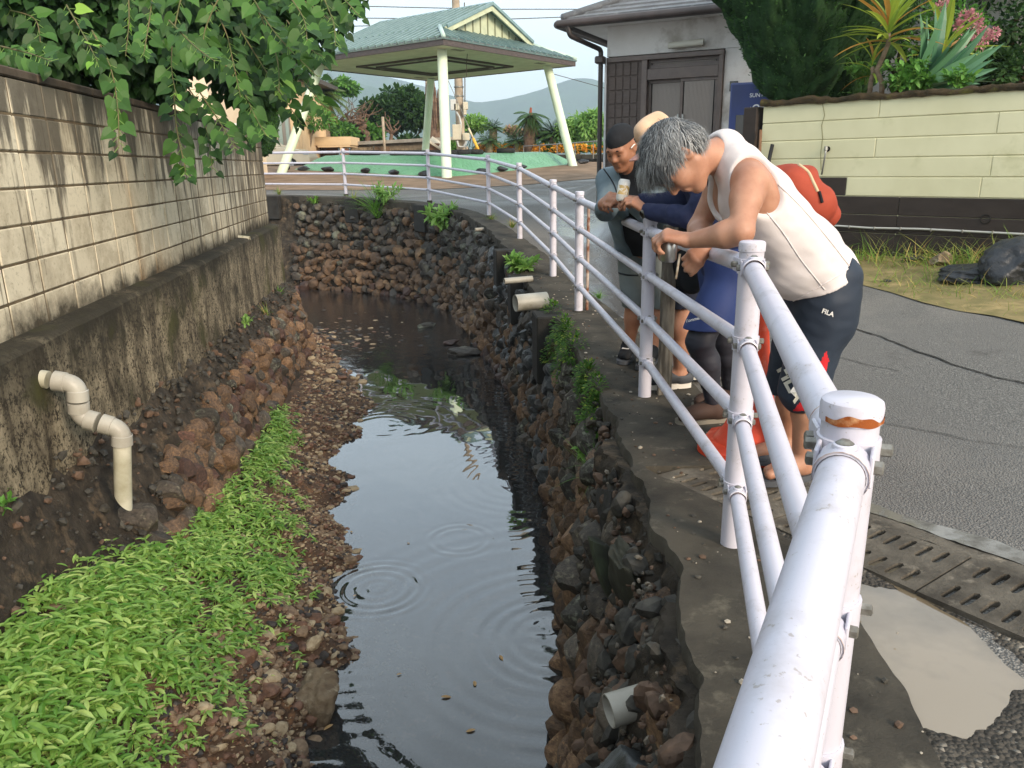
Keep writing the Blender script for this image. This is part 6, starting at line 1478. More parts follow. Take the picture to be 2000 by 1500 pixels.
for _ in range(60000):
    y = RNG.uniform(1.9, 8.0); u = RNG.uniform(-.36, 1.0); w = float(xw(V(y))[0] if False else np.interp(y, XW_Y, XW_X)-xfoot(V(y))[0]); x = float(xfoot(V(y))[0])+u*w
    # extent of the patch: wide and dense near the camera, narrow tongue going upstream
    right = np.interp(y, [1.9, 2.4, 2.7, 3.0, 3.6, 4.2, 4.8, 5.4, 6.0, 7.0, 7.6, 8.0], [.60, .62, .66, .72, .80, .86, .86, .76, .60, .55, .50, .2])+.07*math.sin(y*9); left = np.interp(y, [2.3, 3.6, 4.0, 5.0, 6.0, 8], [-.35, -.30, -.05, .02, .02, .08])
    dens = np.interp(y, [1.9, 3.4, 4.3, 5.0, 5.7, 6.0, 6.7, 7.5, 8.0], [.95, .9, .62, .28, .22, .50, .60, .35, .0])
    edge_ = (right-u)/.34; n_ = .5+.5*math.sin(x*9+2+1.5*math.sin(y*5))*math.sin(y*7.3+1+2*math.sin(x*4))
    if u < left or u > right+.05 or RNG.random() > dens*min(1, max(edge_, 0)**1.3+.05)*(.12+1.05*n_): continue
    p_keep = .215 if y < 4.5 else .25
    if RNG.random() > p_keep: continue
    hgt = RNG.uniform(.03, .14)*min(1, max(.35, edge_)); herb_plant(x, y, float(bed_z(V(x), V(y))[0])-.005, hgt, int(RNG.integers(5, 9)), RNG.uniform(.045, .078)*min(1, .6+.4*max(0, edge_))); cnt += 1
    if cnt > 4200: break
print('herbs', cnt)
herb.v += [v for v in stems.v]; herb.f += [f+herb.n for f in stems.f]; herb.mi += stems.mi; herb.n += stems.n
o = herb.build('green_herbs', L_herb); tag(o, 'bright green leafy herbs covering the gravel on the left bank', 'herbs', kind='stuff')

# --- weeds on the walls
def grass_tuft(p, n, L_, mtl, label, spread=.6, w=.02, up=.8, name='grass_tuft', bend=.5):
    mb = MB(); d = rdir(n); d[:, 2] = np.abs(d[:, 2])+up; d[:, :2] *= spread; scatter(mb, np.asarray(p)+rdir(n)*.04*L_/.3, d, rdir(n)*.4+V(0, 0, 1), L_*RNG.uniform(.5, 1.1, n), t_blade(4, w, bend)); return solo(mb.build(name, mtl), label, 'weed')
def leafy(p, r, nst, L_, mtl, label, lw=.2, name='weed', up=.9, tm=None):
    t = thing(name, label, 'weed', tuple(p)); st = MB(); lv = MB(); tm = tm or t_lance(lw, .2, 3)
    for k in range(nst):
        d = nrm(rdir(1)[0]*V(1, 1, .5)+V(0, 0, up)); q = np.asarray(p, float); e = q+d*r*RNG.uniform(.6, 1.1); pt_ = limb(st, q, e, .008*r/.3, .003*r/.3, .3, 5); m_ = 12
        u = RNG.uniform(.25, 1.0, m_); pos = q+(e-q)*u[:, None]; D = rdir(m_)*.8+d*.5; scatter(lv, pos, D, rdir(m_)*.4+V(0, 0, 1), L_*RNG.uniform(.6, 1.1, m_), tm)
    st.build('stem', m_stem, t); o = lv.build('leaves', mtl, t); o['kind'] = 'stuff'; return t
def onwall(px, py, y0, y1, lift=.06):
    """nearest wall-surface point on the sight line"""
    tt_ = np.linspace(100, NW-2, 160); best = None
    for h in np.linspace(.05, 1, 30):
        q = wall_pt(tt_, np.full(160, h)); w = (q-CP)@FW; x_ = 1000+F*((q-CP)@RT)/w; y_ = 750-F*((q-CP)@UP)/w; e = (x_-px)**2+(y_-py)**2; i = int(np.argmin(e))
        if best is None or e[i] < best[0]: best = (e[i], q[i])
    q = best[1]; d = nrm(CP-q); return q+d*lift
leafy(onwall(870, 445, 12, 17), .52, 26, .20, L_pale, 'bright green bushy weed growing out of the far stone wall', .22)
grass_tuft(onwall(735, 418, 14, 19), 150, .85, L_green, 'clump of arching grass growing from the far stone wall', .8, .014, .5)
leafy(onwall(752, 392, 14, 19), .45, 16, .16, L_pale, 'light green leafy shoots above the arching grass clump', .16)
leafy(onwall(600+10, 398, 14, 19, .05), .2, 8, .10, L_green, 'small weed on the far wall beside the second pier', .16)
grass_tuft(onwall(690, 388, 14, 19), 70, .3, L_grass, 'short dry grass on the far wall edge', .9, .02, .4)
leafy(onwall(1028, 530, 6, 9), .22, 12, .13, L_pale, 'green leafy weed between the concrete piers on the right wall', .26)
leafy(onwall(455, 455, 5, 9)*0+P(470, 640, 8.2), .16, 7, .07, L_pale, 'small green seedling on the left mortar ledge', .2)
grass_tuft(P(520, 615, 9.2), 60, .16, L_grass, 'dry grass tuft on the left mortar ledge', .9, .03, .4); grass_tuft(P(545, 573, 10.8), 60, .12, L_green, 'low green moss tuft near the end of the left ledge', 1.0, .05, .3)
leafy(P(10, 1000, 3.1), .10, 5, .05, L_shrub, 'tiny weed at the left picture edge below the footing', .25)
grass_tuft(onwall(1165, 925, 3, 6), 40, .28, L_green, 'thin grass tuft hanging from the near right wall', .8, .012, .2)
leafy(onwall(1150, 893, 3, 6, .03), .08, 3, .08, L_pale, 'two round leaves sprouting from the right wall', .45)
grass_tuft(P(330, 890, 5.0), 30, .14, L_green, 'small grass tuft beside the elbowed pipe', .8, .02, .6)
for k, (px, py, Y, L_, mt_, lab) in enumerate(((1000, 445, 11.9, .2, L_grass, 'dry weeds along the lane edge near the curve'), (960, 432, 13.6, .2, L_grass, 'yellowish weeds on the kerb by the fifth far post'), (1270, 650, 5.3, .14, L_green, 'green weed behind the railing near the beanie man'), (1170, 585, 6.6, .12, L_green, 'weed at the broken edge of the wet lane'), (545, 380, 19.6, .25, L_grass, 'dry grass along the lane edge near the block wall end'))):
    q = on_ground(px, py, Y-.8, Y+.8); grass_tuft((q[0], q[1], q[2]+.02), 70, L_, mt_, lab, 1.0, .03, .4)
# creeper cushions hanging over the kerb
def cushion(pxs, label, n, r=.11, sz=.028):
    mb = MB(); cs = [onwall(px, py, 3, 8, .05) for px, py in pxs]
    for q in cs:
        d = rdir(n); pos = q+d*V(r*.9, r*1.3, r*1.1)*RNG.random((n, 1))**.4; scatter(mb, pos, d+V(-.3, -.2, -.3), d+V(-.3, -.3, .5), sz*RNG.uniform(.6, 1.3, n), t_oval())
    return solo(mb.build('creeper', L_moss), label, 'creeper', kind=None)
cushion([(1085, 610), (1100, 640), (1090, 680), (1110, 690), (1075, 650), (1100, 720), (1120, 640), (1080, 700), (1125, 675)], 'dark green creeper hanging over the right wall below the fourth post', 420, .12, .026)
cushion([(1165, 720), (1170, 750), (1150, 760), (1165, 790), (1150, 810), (1160, 830), (1140, 735)], 'second green creeper patch lower down the right wall', 420, .09, .022)

# --- grass on the verge
mb = MB(); vp = np.array(vpoly); n = 42000; q = np.column_stack([RNG.uniform(2.5, 9.5, n), RNG.uniform(2.5, 10, n)]); q = q[pip(q, vp)]
dwall = np.abs((q-ya[:2])@yn[:2]); keep = RNG.random(len(q)) < np.interp(dwall, [0, .9, 1.6, 3], [1, .8, .55, .35])*(.6+.6*np.sin(q[:, 0]*3.1)*np.sin(q[:, 1]*2.7)); q = q[keep]; dwall = dwall[keep]
z = gz(q[:, 0], q[:, 1]); d = rdir(len(q)); d[:, 2] = np.abs(d[:, 2])+.55; L_ = np.interp(dwall, [0, 1.0, 1.8], [.30, .20, .09])*RNG.uniform(.5, 1.3, len(q)); scatter(mb, np.column_stack([q, z]), d, rdir(len(q))*.5+V(0, 0, 1), L_, t_blade(3, .022, .5))
tag(mb.build('verge_grass', L_grass), 'dry yellowish grass below the yellow wall', 'grass', kind='stuff')

# --- plants above the yellow wall
def strap_plant(name, label, base, hgt, n, L_, mtl, w=.05, trunk=True, up=.5, droop=.5, cat='plant', lean=(0, 0), tr=.03):
    t = thing(name, label, cat, tuple(base)); hd_ = np.asarray(base, float)+V(lean[0], lean[1], hgt)
    if trunk: mb = MB(); limb(mb, np.asarray(base, float), hd_, tr, tr*.8, .25); mb.build('trunk', m_barkp, t, sm=True)
    tm = t_lance(w, droop, 6)
    for k in range(n):
        mb = MB(); an = k*2.4+RNG.uniform(-.3, .3); el = np.interp(k/n, [0, 1], [-.1, 1.35])*1.0+RNG.normal()*.12; d = V(math.cos(an)*math.cos(el), math.sin(an)*math.cos(el), math.sin(el)+up*.2)
        scatter(mb, (hd_+V(0, 0, (k/n-.5)*.22))[None], nrm(d)[None], (V(0, 0, 1)-d*.5)[None], L_*RNG.uniform(.75, 1.1), tm); mb.build('leaf', mtl, t)
    return t
bz = lambda px, py, Y: P(px, py, Y)
strap_plant('cordyline', 'tall yellow green cordyline plant on a thin pale trunk above the yellow wall', bz(1722, 185, 8.9), .62, 40, .60, L_cord, .052, True, .6, .35)
strap_plant('cordyline', 'small yellowing cordyline left of the tall one', bz(1697, 188, 9.0), .30, 12, .38, L_cord, .045, True, .5, .5)
strap_plant('cordyline', 'cordyline with upright yellow leaves behind the grey green fan plant', bz(1835, 165, 9.6), .35, 18, .62, L_cord, .065, True, .9, .3)
t = thing('fan_plant', 'grey green plant with long broad leaves fanning right above the yellow wall', 'plant', tuple(bz(1790, 180, 8.7)))
for k in range(30):
    mb = MB(); a = np.interp(k, [0, 29], [.02, 1.75])+RNG.normal()*.06; d = V(math.cos(a)+.1, RNG.uniform(-.6, .3), math.sin(a)); scatter(mb, (bz(1790+RNG.uniform(-30, 30), 178, 8.7))[None], nrm(d)[None], V(.3, -1, .3)[None]+RNG.normal(size=(1, 3))*.4, .85*RNG.uniform(.7, 1.1), t_lance(.065, .16, 5)); mb.build('leaf', L_agave, t)
for k, (px, py, Y, r, lab) in enumerate(((1772, 160, 8.6, .28, 'small leafy climber between cordyline and fan plant'), (1760, 178, 8.5, .22, 'leafy weed on the moss cap below the tall cordyline'), (1870, 172, 8.3, .2, 'small weed on the moss cap under the fan plant'), (1690, 165, 9.4, .35, 'dark leafy undergrowth behind the small cordyline'), (1800, 176, 8.6, .18, 'weed at the root of the fan plant'))):
    leafy(bz(px, py, Y), r, 16, .085, L_shrub, lab, .3)
def mass(name, label, blobs, n, sz, mtl, tmpl=OVAL, cat='shrub', trunk=True, droop=.2, base=None):
    b0 = np.asarray(blobs[0][0]); base = base if base is not None else b0-V(0, 0, blobs[0][1][2]*1.6)
    t = thing(name, label, cat, tuple(base)); mb = MB()
    for c, r in blobs[:6]: limb(mb, np.asarray(base, float), np.asarray(c), .07*r[0], .02*r[0], .4)
    mb.build('trunk', m_bark, t, sm=True); mb = MB()
    for c, r in blobs:
        cc, dd_ = clumps(c, r, 46, 0); k = max(4, n//(46*len(blobs)))
        for q, d in zip(cc, dd_):
            o_ = rdir(k); pos = q+o_*np.mean(r)*.26*RNG.random((k, 1))**.5; scatter(mb, pos, o_+d*.6+V(0, 0, -droop), d*.5+V(0, 0, .8)+RNG.normal(size=(k, 3))*.4, sz*RNG.uniform(.6, 1.2, k), tmpl)
    o = mb.build('crown', mtl, t); o['kind'] = 'stuff'; return t
mass('broadleaf_tree', 'dark green tree filling the top right corner', [(bz(1960, 60, 11.5), (.9, .8, .8)), (bz(1900, 110, 11.3), (.6, .6, .5)), (bz(2080, 20, 11.5), (1., .9, 1.)), (bz(1990, -60, 12), (1, .9, .7)), (bz(1850, 140, 11.6), (.5, .5, .35)), (bz(1960, 140, 11.0), (.8, .5, .35))], 13000, .085, L_dtree, base=bz(1980, 170, 11.5)-V(0, 0, .2))
cm = mass('crepe_myrtle', 'crepe myrtle shrub with pink flower heads', [(bz(1830, 60, 10.6), (.42, .4, .42)), (bz(1880, 70, 10.5), (.35, .3, .3))], 1500, .07, L_shrub, base=bz(1850, 170, 10.6))
for px, py, r in ((1905, 55, .10), (1925, 70, .09), (1888, 82, .09), (1915, 80, .10), (1908, 42, .07), (1943, 66, .06), (1870, 52, .05), (1836, 18, .07), (1895, 28, .04), (1850, 12, .05), (1880, 34, .06)):
    mb = MB(); n = 110; d = rdir(n); scatter(mb, bz(px, py, 10.1)+d*r*V(.8, .8, 1.2)*RNG.random((n, 1))**.4, d, rdir(n), .035, OVAL); o = mb.build('flower_head', L_pink, cm); o['kind'] = 'stuff'
mass('background_shrub', 'dense dark shrub between the second conifer and the crepe myrtle', [(bz(1760, 90, 11.4), (.7, .5, .6)), (bz(1700, 40, 11.8), (.6, .5, .6)), (bz(1840, 150, 11.2), (.5, .4, .3))], 6000, .07, L_dtree, base=bz(1760, 175, 11.4)-V(0, 0, .2))

# --- trees behind the pavilion
def tree_px(label, cpx, Y, rpx, n, sz, mtl, basepx, blobs=6, name='broadleaf_tree', cat='tree', flat=.8, tmpl=OVAL):
    s = Y/F; c = P(*cpx, Y); R = rpx*s; bl = []
    for k in range(blobs):
        an = k*2*PI/blobs; bl.append((c+V(math.cos(an)*R*.62, math.sin(an)*R*.5, math.sin(an*2+k)*R*.22*flat), (R*.5, R*.5, R*.42*flat)))
    bl.append((c+V(0, 0, R*.3*flat), (R*.55, R*.55, R*.45*flat)))
    return mass(name, label, bl, n, sz, mtl, tmpl, cat, base=P(*basepx, Y))
tree_px('dense round dark green tree behind the left half of the pavilion', (782, 222), 52, 68, 11000, .34, L_dtree, (800, 322))
tree_px('light green shrub below the palm on the left', (640, 262), 48, 46, 5000, .28, L_shrub, (640, 322), name='shrub', cat='shrub')
tree_px('bluish green shrub under the pruned dead tree', (712, 262), 50, 34, 3000, .26, L_shrub, (712, 322), name='shrub', cat='shrub')
tree_px('light green sapling right of the utility pole', (925, 245), 46, 28, 1600, .22, L_pale, (915, 322), 5, 'sapling')
tree_px('low shrub left of the utility pole foot', (880, 290), 45, 18, 800, .2, L_shrub, (880, 322), 4, 'shrub', 'shrub')
tree_px('dark shrub below the dense round tree', (800, 288), 49, 34, 2500, .24, L_dtree, (800, 325), 5, 'shrub', 'shrub')
tree_px('green shrub behind the beige canopy', (600, 258), 49, 40, 3000, .25, L_dtree, (600, 325), 5, 'shrub', 'shrub')
tree_px('tall green tree behind the palm on the left', (672, 172), 58, 26, 1800, .3, L_shrub, (672, 322), 5)
tree_px('light corn like shrub thicket behind the right column', (1128, 258), 42, 36, 4200, .26, L_pale, (1128, 305), 6, 'tall_shrub', 'shrub', 1.1, t_lance(.2, .5, 3)); tree_px('tall light green shoots beside the house downpipe', (1158, 245), 41, 24, 2400, .26, L_pale, (1158, 305), 5, 'tall_shrub', 'shrub', 1.5, t_lance(.2, .5, 3))
tree_px('brownish croton shrub between the two big cycads', (1066, 268), 43.5, 15, 700, .16, leaf_mat('croton_leaf', '6a4238', '5d7038', .2, .6, .2), (1066, 300), 4, 'shrub', 'shrub'); tree_px('pink tinged shrub left of the tall cycad', (1003, 258), 45, 15, 800, .16, leaf_mat('plumeria_leaf', '7d8a4c', 'b08a7a', .2, .6, .2), (1003, 300), 4, 'shrub', 'shrub')
def palm(name, label, head, trunk_base, tr, nf, L_, mtl, dead=0, cat='palm', leaflets=26, droop=.5, el0=-.5, el1=1.3):
    t = thing(name, label, cat, tuple(trunk_base)); hd_ = np.asarray(head, float); mb = MB(); limb(mb, np.asarray(trunk_base, float), hd_, tr, tr*.9, .08); mb.build('trunk', m_barkp if tr < .3 else m_deadw, t, sm=True)
    lt = t_lance(.06, .25, 2)
    for k in range(nf+dead):
        isd = k >= nf; an = k*2.39996+RNG.uniform(-.2, .2); el = RNG.uniform(-1.4, -.9) if isd else np.interp(k, [0, nf], [el0, el1]); LL = L_*RNG.uniform(.8, 1.05)*(.8 if isd else 1)
        u = np.linspace(0, 1, 8)[:, None]; hd2 = V(math.cos(an), math.sin(an), 0); pth = hd_+hd2*LL*math.cos(el)*u+V(0, 0, 1)*LL*(math.sin(el)*u-droop*u*u*(math.cos(el)+.1)); mb = MB(); mb.tube(pth, np.linspace(.02, .006, 8)*L_, 4, cap=False)
        m_ = leaflets; uu = np.linspace(.12, 1, m_); pp = np.stack([np.interp(uu, u[:, 0], pth[:, i]) for i in range(3)], 1); tg = np.gradient(pp, axis=0); tg /= np.linalg.norm(tg, axis=1)[:, None]; sd = np.cross(tg, V(0, 0, 1)); sd /= np.linalg.norm(sd, axis=1)[:, None]+1e-6
        for s in (-1, 1): scatter(mb, pp, sd*s+tg*.6+V(0, 0, -.15 if not isd else -.8), np.tile(V(0, 0, 1), (m_, 1)), LL*.30*np.sin(PI*(.15+.8*uu)), lt)
        mb.build('frond', L_dead if isd else mtl, t)
    return t
palm('palm_tree', 'fan of palm fronds with dry skirt behind the left column', P(632, 185, 46), P(636, 322, 46), .28, 34, 1.75, L_palm, 16)
palm('dead_palm', 'dead brown palm trunk with ragged dry fronds behind the front column', P(853, 200, 47), P(853, 322, 47), .55, 0, 1.6, L_palm, 26, 'palm')
m1 = MB()
for k in range(26):
    an = RNG.uniform(0, 6.28); a = P(853, 195, 47)+V(math.cos(an)*.6, math.sin(an)*.6, RNG.uniform(-.4, .3)); m1.tube([a+V(0, 0, RNG.uniform(.2, .9)), a, a-V(0, 0, RNG.uniform(.8, 2.4))-V(math.cos(an), math.sin(an), 0)*.15], [.03, .09, .05], 5)
tag(solo(m1.build('bark_strips', m_deadw), 'ragged strips of old frond bases on the dead palm trunk', 'palm bark'))
palm('cycad', 'tall dark cycad with a drooping crown beside the right column', P(1036, 226, 43), P(1036, 300, 43), .35, 26, 1.15, L_cyc, 6, 'cycad', 30, .55, -.9, .7)
palm('cycad', 'short stocky cycad right of the utility pole', P(963, 250, 45), P(963, 300, 45), .24, 22, .85, L_cyc, 0, 'cycad', 26, .4, -.1, 1.2)
palm('cycad', 'wide pale green cycad touching the right column', P(1082, 262, 42.5), P(1082, 300, 42.5), .25, 26, 1.2, L_cyc, 0, 'cycad', 30, .4, -.2, 1.25)
for k, (px, py, lab) in enumerate(((1010, 276, 'low cycad in front of the tall one'), (955, 275, 'low cycad fronds under the stocky cycad'), (1040, 262, 'lower cycad skirt under the tall dark cycad'))):
    palm('cycad', lab, P(px, py, 43.5), P(px, 300, 43.5), .2, 20, 1.0, L_cyc, 0, 'cycad', 24, .4, -.3, 1.1)
m1 = MB(); m1.tube([P(1036, 224, 43), P(1037, 210, 43)], [.09, .05], 8); solo(m1.build('cycad_cone', mat('cone_rust', '8a4a35', bump=0)), 'rusty red cone standing on top of the tall cycad', 'cone')
# pruned leafless tree
t = thing('pruned_tree', 'leafless heavily pruned tree with thin upright shoots', 'tree', tuple(P(690, 322, 49))); mb = MB(); hd_ = P(688, 240, 49); limb(mb, P(715, 250, 49), hd_, .22, .2); 
mb.tube([P(716, 300, 49), P(718, 262, 49), hd_], [.2, .2, .22], 8)
for k in range(26):
    a = P(672+RNG.uniform(-12, 45), 238+RNG.uniform(-3, 8), 49+RNG.uniform(-.6, .6)); limb(mb, hd_, a, .12, .07, .3, 4); limb(mb, a, P(688+RNG.uniform(-34, 60), RNG.uniform(190, 228), 49+RNG.uniform(-1, 1)), .05, .012, .5, 5)
mb.build('branch', m_deadw, t, sm=True)
t = thing('bare_tree', 'twisted bare brown tree beside the short grey post', 'tree', tuple(P(768, 320, 46.5))); mb = MB(); limb(mb, P(768, 320, 46.5), P(765, 262, 46.5), .16, .1, .3)
for q in ((752, 218), (757, 225), (778, 235), (735, 240), (783, 245)): limb(mb, P(765, 262, 46.5), P(*q, 46.5), .07, .02, .6)
mb.build('branch', m_deadw, t, sm=True)
t = thing('bare_trunk_tree', 'slim leaning trunk in front of the beige house', 'tree', tuple(P(603, 290, 42))); mb = MB(); limb(mb, P(602, 292, 42), P(612, 245, 42), .12, .09); mb.build('trunk', m_barkp, t, sm=True)
mb = MB(); c = P(618, 232, 42); d = rdir(500); scatter(mb, c+d*V(.9, .7, .55)*RNG.random((500, 1))**.4, d, rdir(500)+V(0, 0, 1), .22*RNG.uniform(.6, 1.2, 500), OVAL); o = mb.build('crown', L_shrub, t); o['kind'] = 'stuff'
# orange flowers in the bed
mb = MB(); fl = MB(); n = 1500; u = RNG.random(n); px = 932+u*250; Ys = np.interp(px, [925, 1190], [46, 39.5]); 
pos = np.array([P(a, 299-RNG.uniform(0, 5), Y) for a, Y in zip(px, Ys)]); d = rdir(n); d[:, 2] = np.abs(d[:, 2])+.8; scatter(mb, pos, d, rdir(n), RNG.uniform(.35, .7, n), t_blade(3, .05, .4)); o = mb.build('lily_leaves', L_shrub); tag(o, 'green strap leaves filling the flower bed', 'flower bed', kind='stuff')
for k in range(420):
    a = 930+250*RNG.random(); w_ = .35+.65*(math.sin(a*.11)*.5+.5)
    if RNG.random() > w_*(1 if a < 1010 else .55): continue
    Y = float(np.interp(a, [925, 1190], [45.6, 39.0])); q = P(a, RNG.uniform(283, 297), Y); dd_ = rdir(7); scatter(fl, np.tile(q, (7, 1)), dd_, rdir(7), .16, OVAL)
tag(fl.build('orange_lilies', L_orange), 'orange lilies flowering in the bed behind the right column', 'flowers', kind='stuff')

# ============================================================ HILLS
def hill(name, ridge, Y, depth, mt, label, base=-3.):
    rx = np.array([r[0] for r in ridge], float); ry = np.array([r[1] for r in ridge], float); xs = np.linspace(rx[0], rx[-1], 220); yr = np.interp(xs, rx, ry)
    top = np.array([P(a, b, Y) for a, b in zip(xs, yr)]); top[:, 2] += .008*Y/10*fbm(top*V(.02, 0, 0)*8, 3)
    rows = []
    for u in np.linspace(-1, 1, 41):
        s = 1-abs(u)**1.25; r = top.copy(); r[:, 1] += u*depth; r[:, 2] = base+(top[:, 2]-base)*s; n_ = fbm(r/Y*34, 17, 5); r[:, 2] += n_*(1-s)**.5*s*.22*(top[:, 2]-base); rows.append(r)
    m1 = MB(); m1.grid(np.array(rows)); return tag(m1.build(name, mt, sm=True), label, kind='structure')
m_hill = mat('wooded_hill', '3d5a33', '2c4526', .02, .95, .1, bump=.8, bscale=.06, bdist=8)
hill('hill', [(-800, 190), (-300, 150), (200, 110), (560, 120), (690, 140), (760, 150), (840, 172), (900, 193), (935, 202), (1000, 191), (1060, 174), (1090, 162), (1130, 151), (1155, 153), (1180, 162), (1260, 168), (1400, 150), (1700, 190), (2300, 240), (2800, 300)], 2200, 420, m_hill, 'hazy wooded mountain ridge', -3)
hill('foothill', [(860, 330), (930, 285), (960, 258), (1000, 238), (1030, 242), (1100, 262), (1200, 300), (1260, 330)], 1500, 230, m_hill, 'lower wooded foothill in front of the ridge', -3)
hill('foothill', [(300, 320), (560, 200), (640, 165), (700, 160), (780, 190), (860, 240), (915, 290), (950, 330)], 1700, 300, m_hill, 'left wooded foothill behind the pavilion', -3)
# the haze between here and the hills
hzm, hnt, hout = nodes('haze_air'); pvn = hnt.nodes.new('ShaderNodeVolumePrincipled'); pvn.inputs['Color'].default_value = (.70, .86, 1.0, 1); pvn.inputs['Density'].default_value = .00045; pvn.inputs['Anisotropy'].default_value = .0
hnt.links.new(pvn.outputs[0], hout.inputs[1])
mb = MB(); mb.box((0, 1380, 163), (6200, 2900, 336)); tag(mb.build('haze', hzm), 'pale summer haze', kind='stuff')
# ============================================================ PEOPLE (distance-field bodies, one continuous mesh each)
class Field:
    def __init__(s, lo, hi, vox):
        s.lo = np.asarray(lo, float); s.vox = vox; s.n = np.ceil((np.asarray(hi)-s.lo)/vox).astype(int)+1; s.D = np.full(s.n, 1., np.float32)
    def copy(s):
        f = Field.__new__(Field); f.lo, f.vox, f.n, f.D = s.lo, s.vox, s.n, s.D.copy(); return f
    def box(s, a, b, pad):
        i0 = np.clip(((np.minimum(a, b)-pad-s.lo)/s.vox).astype(int), 0, s.n-1); i1 = np.clip(((np.maximum(a, b)+pad-s.lo)/s.vox).astype(int)+2, 0, s.n)
        sl = tuple(slice(i, j) for i, j in zip(i0, i1)); g = np.meshgrid(*[s.lo[k]+s.vox*np.arange(i0[k], i1[k]) for k in range(3)], indexing='ij', sparse=True); return sl, g
    def put(s, sl, d, k, sub=False):
        A = s.D[sl]
        if sub: d = -d; h = np.maximum(k-np.abs(A-d), 0)/k; s.D[sl] = np.maximum(A, d)+h*h*k*.25
        else: h = np.maximum(k-np.abs(A-d), 0)/k; s.D[sl] = np.minimum(A, d)-h*h*k*.25
    def cone(s, a, b, ra, rb=None, k=.03, sub=False, grow=0.):
        a = np.asarray(a, float); b = np.asarray(b, float); rb = ra if rb is None else rb; ra, rb = ra+grow, rb+grow
        sl, (x, y, z) = s.box(a, b, max(ra, rb)+k+.03); ab = b-a; L2 = ab@ab+1e-12
        t = np.clip(((x-a[0])*ab[0]+(y-a[1])*ab[1]+(z-a[2])*ab[2])/L2, 0, 1)
        d = np.sqrt((x-a[0]-t*ab[0])**2+(y-a[1]-t*ab[1])**2+(z-a[2]-t*ab[2])**2)-(ra+(rb-ra)*t); s.put(sl, d.astype(np.float32), k, sub)
    def ell(s, c, r, R=None, k=.03, sub=False, grow=0.):
        c = np.asarray(c, float); r = np.asarray(r, float)+grow; sl, (x, y, z) = s.box(c, c, r.max()+k+.03); R = np.eye(3) if R is None else R
        q = [(x-c[0])*R[0, i]+(y-c[1])*R[1, i]+(z-c[2])*R[2, i] for i in range(3)]
        k0 = np.sqrt(sum((q[i]/r[i])**2 for i in range(3))); k1 = np.sqrt(sum((q[i]/r[i]**2)**2 for i in range(3)))+1e-9
        s.put(sl, (k0*(k0-1)/k1).astype(np.float32), k, sub)
    def plane(s, p, n, k=.006):
        """keep only the side n points away from"""
        x, y, z = np.meshgrid(*[s.lo[i]+s.vox*np.arange(s.n[i]) for i in range(3)], indexing='ij', sparse=True); n = nrm(n)
        d = ((x-p[0])*n[0]+(y-p[1])*n[1]+(z-p[2])*n[2]).astype(np.float32); s.D = np.maximum(s.D, d)
    def folds(s, amp, freq, seed, stretch=(1, 1, 1)):
        m = np.abs(s.D) < .05; idx = np.argwhere(m); p = (s.lo+idx*s.vox)*np.asarray(stretch); s.D[m] += (amp*fbm(p*freq, seed, 3)).astype(np.float32)
    def sample(s, p):
        q = (np.asarray(p)-s.lo)/s.vox; i = np.clip(np.floor(q).astype(int), 0, s.n-2); f = q-i; v = 0
        for dx in (0, 1):
            for dy in (0, 1):
                for dz in (0, 1):
                    w = (f[..., 0] if dx else 1-f[..., 0])*(f[..., 1] if dy else 1-f[..., 1])*(f[..., 2] if dz else 1-f[..., 2]); v = v+w*s.D[i[..., 0]+dx, i[..., 1]+dy, i[..., 2]+dz]
        return v
    def march(s, px, py):
        """surface points hit by the sight lines of pixels"""
        px = np.atleast_1d(np.asarray(px, float)); py = np.atleast_1d(np.asarray(py, float)); d = FW+RT*((px-1000)/F)[:, None]+UP*((750-py)/F)[:, None]; d /= np.linalg.norm(d, axis=1)[:, None]
        c = s.lo+s.n*s.vox/2; t = np.full(len(px), max(.2, np.linalg.norm(c-CP)-np.linalg.norm(s.n*s.vox)/2)); hit = np.zeros(len(px), bool)
        for _ in range(160):
            p = CP+d*t[:, None]; ins = np.all((p > s.lo) & (p < s.lo+(s.n-2)*s.vox), axis=1); dist = np.where(ins, s.sample(np.clip(p, s.lo, s.lo+(s.n-2)*s.vox)), .03)
            hit |= ins & (dist < .001); t = t+np.where(hit, 0, np.clip(dist*.7, .0015, .05))
        return CP+d*t[:, None], hit, d
    def mesh(s):
        D = s.D; S_ = D < 0; nx, ny, nz = D.shape
        cnt = np.zeros((nx-1, ny-1, nz-1), np.int8)
        for dx in (0, 1):
            for dy in (0, 1):
                for dz in (0, 1): cnt += S_[dx:nx-1+dx, dy:ny-1+dy, dz:nz-1+dz]
        act = (cnt > 0) & (cnt < 8); ids = np.argwhere(act); vid = np.full(act.shape, -1, np.int64); vid[act] = np.arange(len(ids))
        acc = np.zeros((len(ids), 3)); num = np.zeros(len(ids)); cor = [(a, b, c) for a in (0, 1) for b in (0, 1) for c in (0, 1)]
        for a in cor:
            for ax in range(3):
                if a[ax]: continue
                b = list(a); b[ax] = 1; da = D[ids[:, 0]+a[0], ids[:, 1]+a[1], ids[:, 2]+a[2]].astype(float); db = D[ids[:, 0]+b[0], ids[:, 1]+b[1], ids[:, 2]+b[2]].astype(float)
                m = (da < 0) != (db < 0); t = np.where(m, da/(da-db+1e-12), 0); p = np.tile(np.array(a, float), (len(ids), 1)); p[:, ax] += t; acc[m] += p[m]; num[m] += 1
        v = s.lo+(ids+acc/num[:, None])*s.vox; quads = []
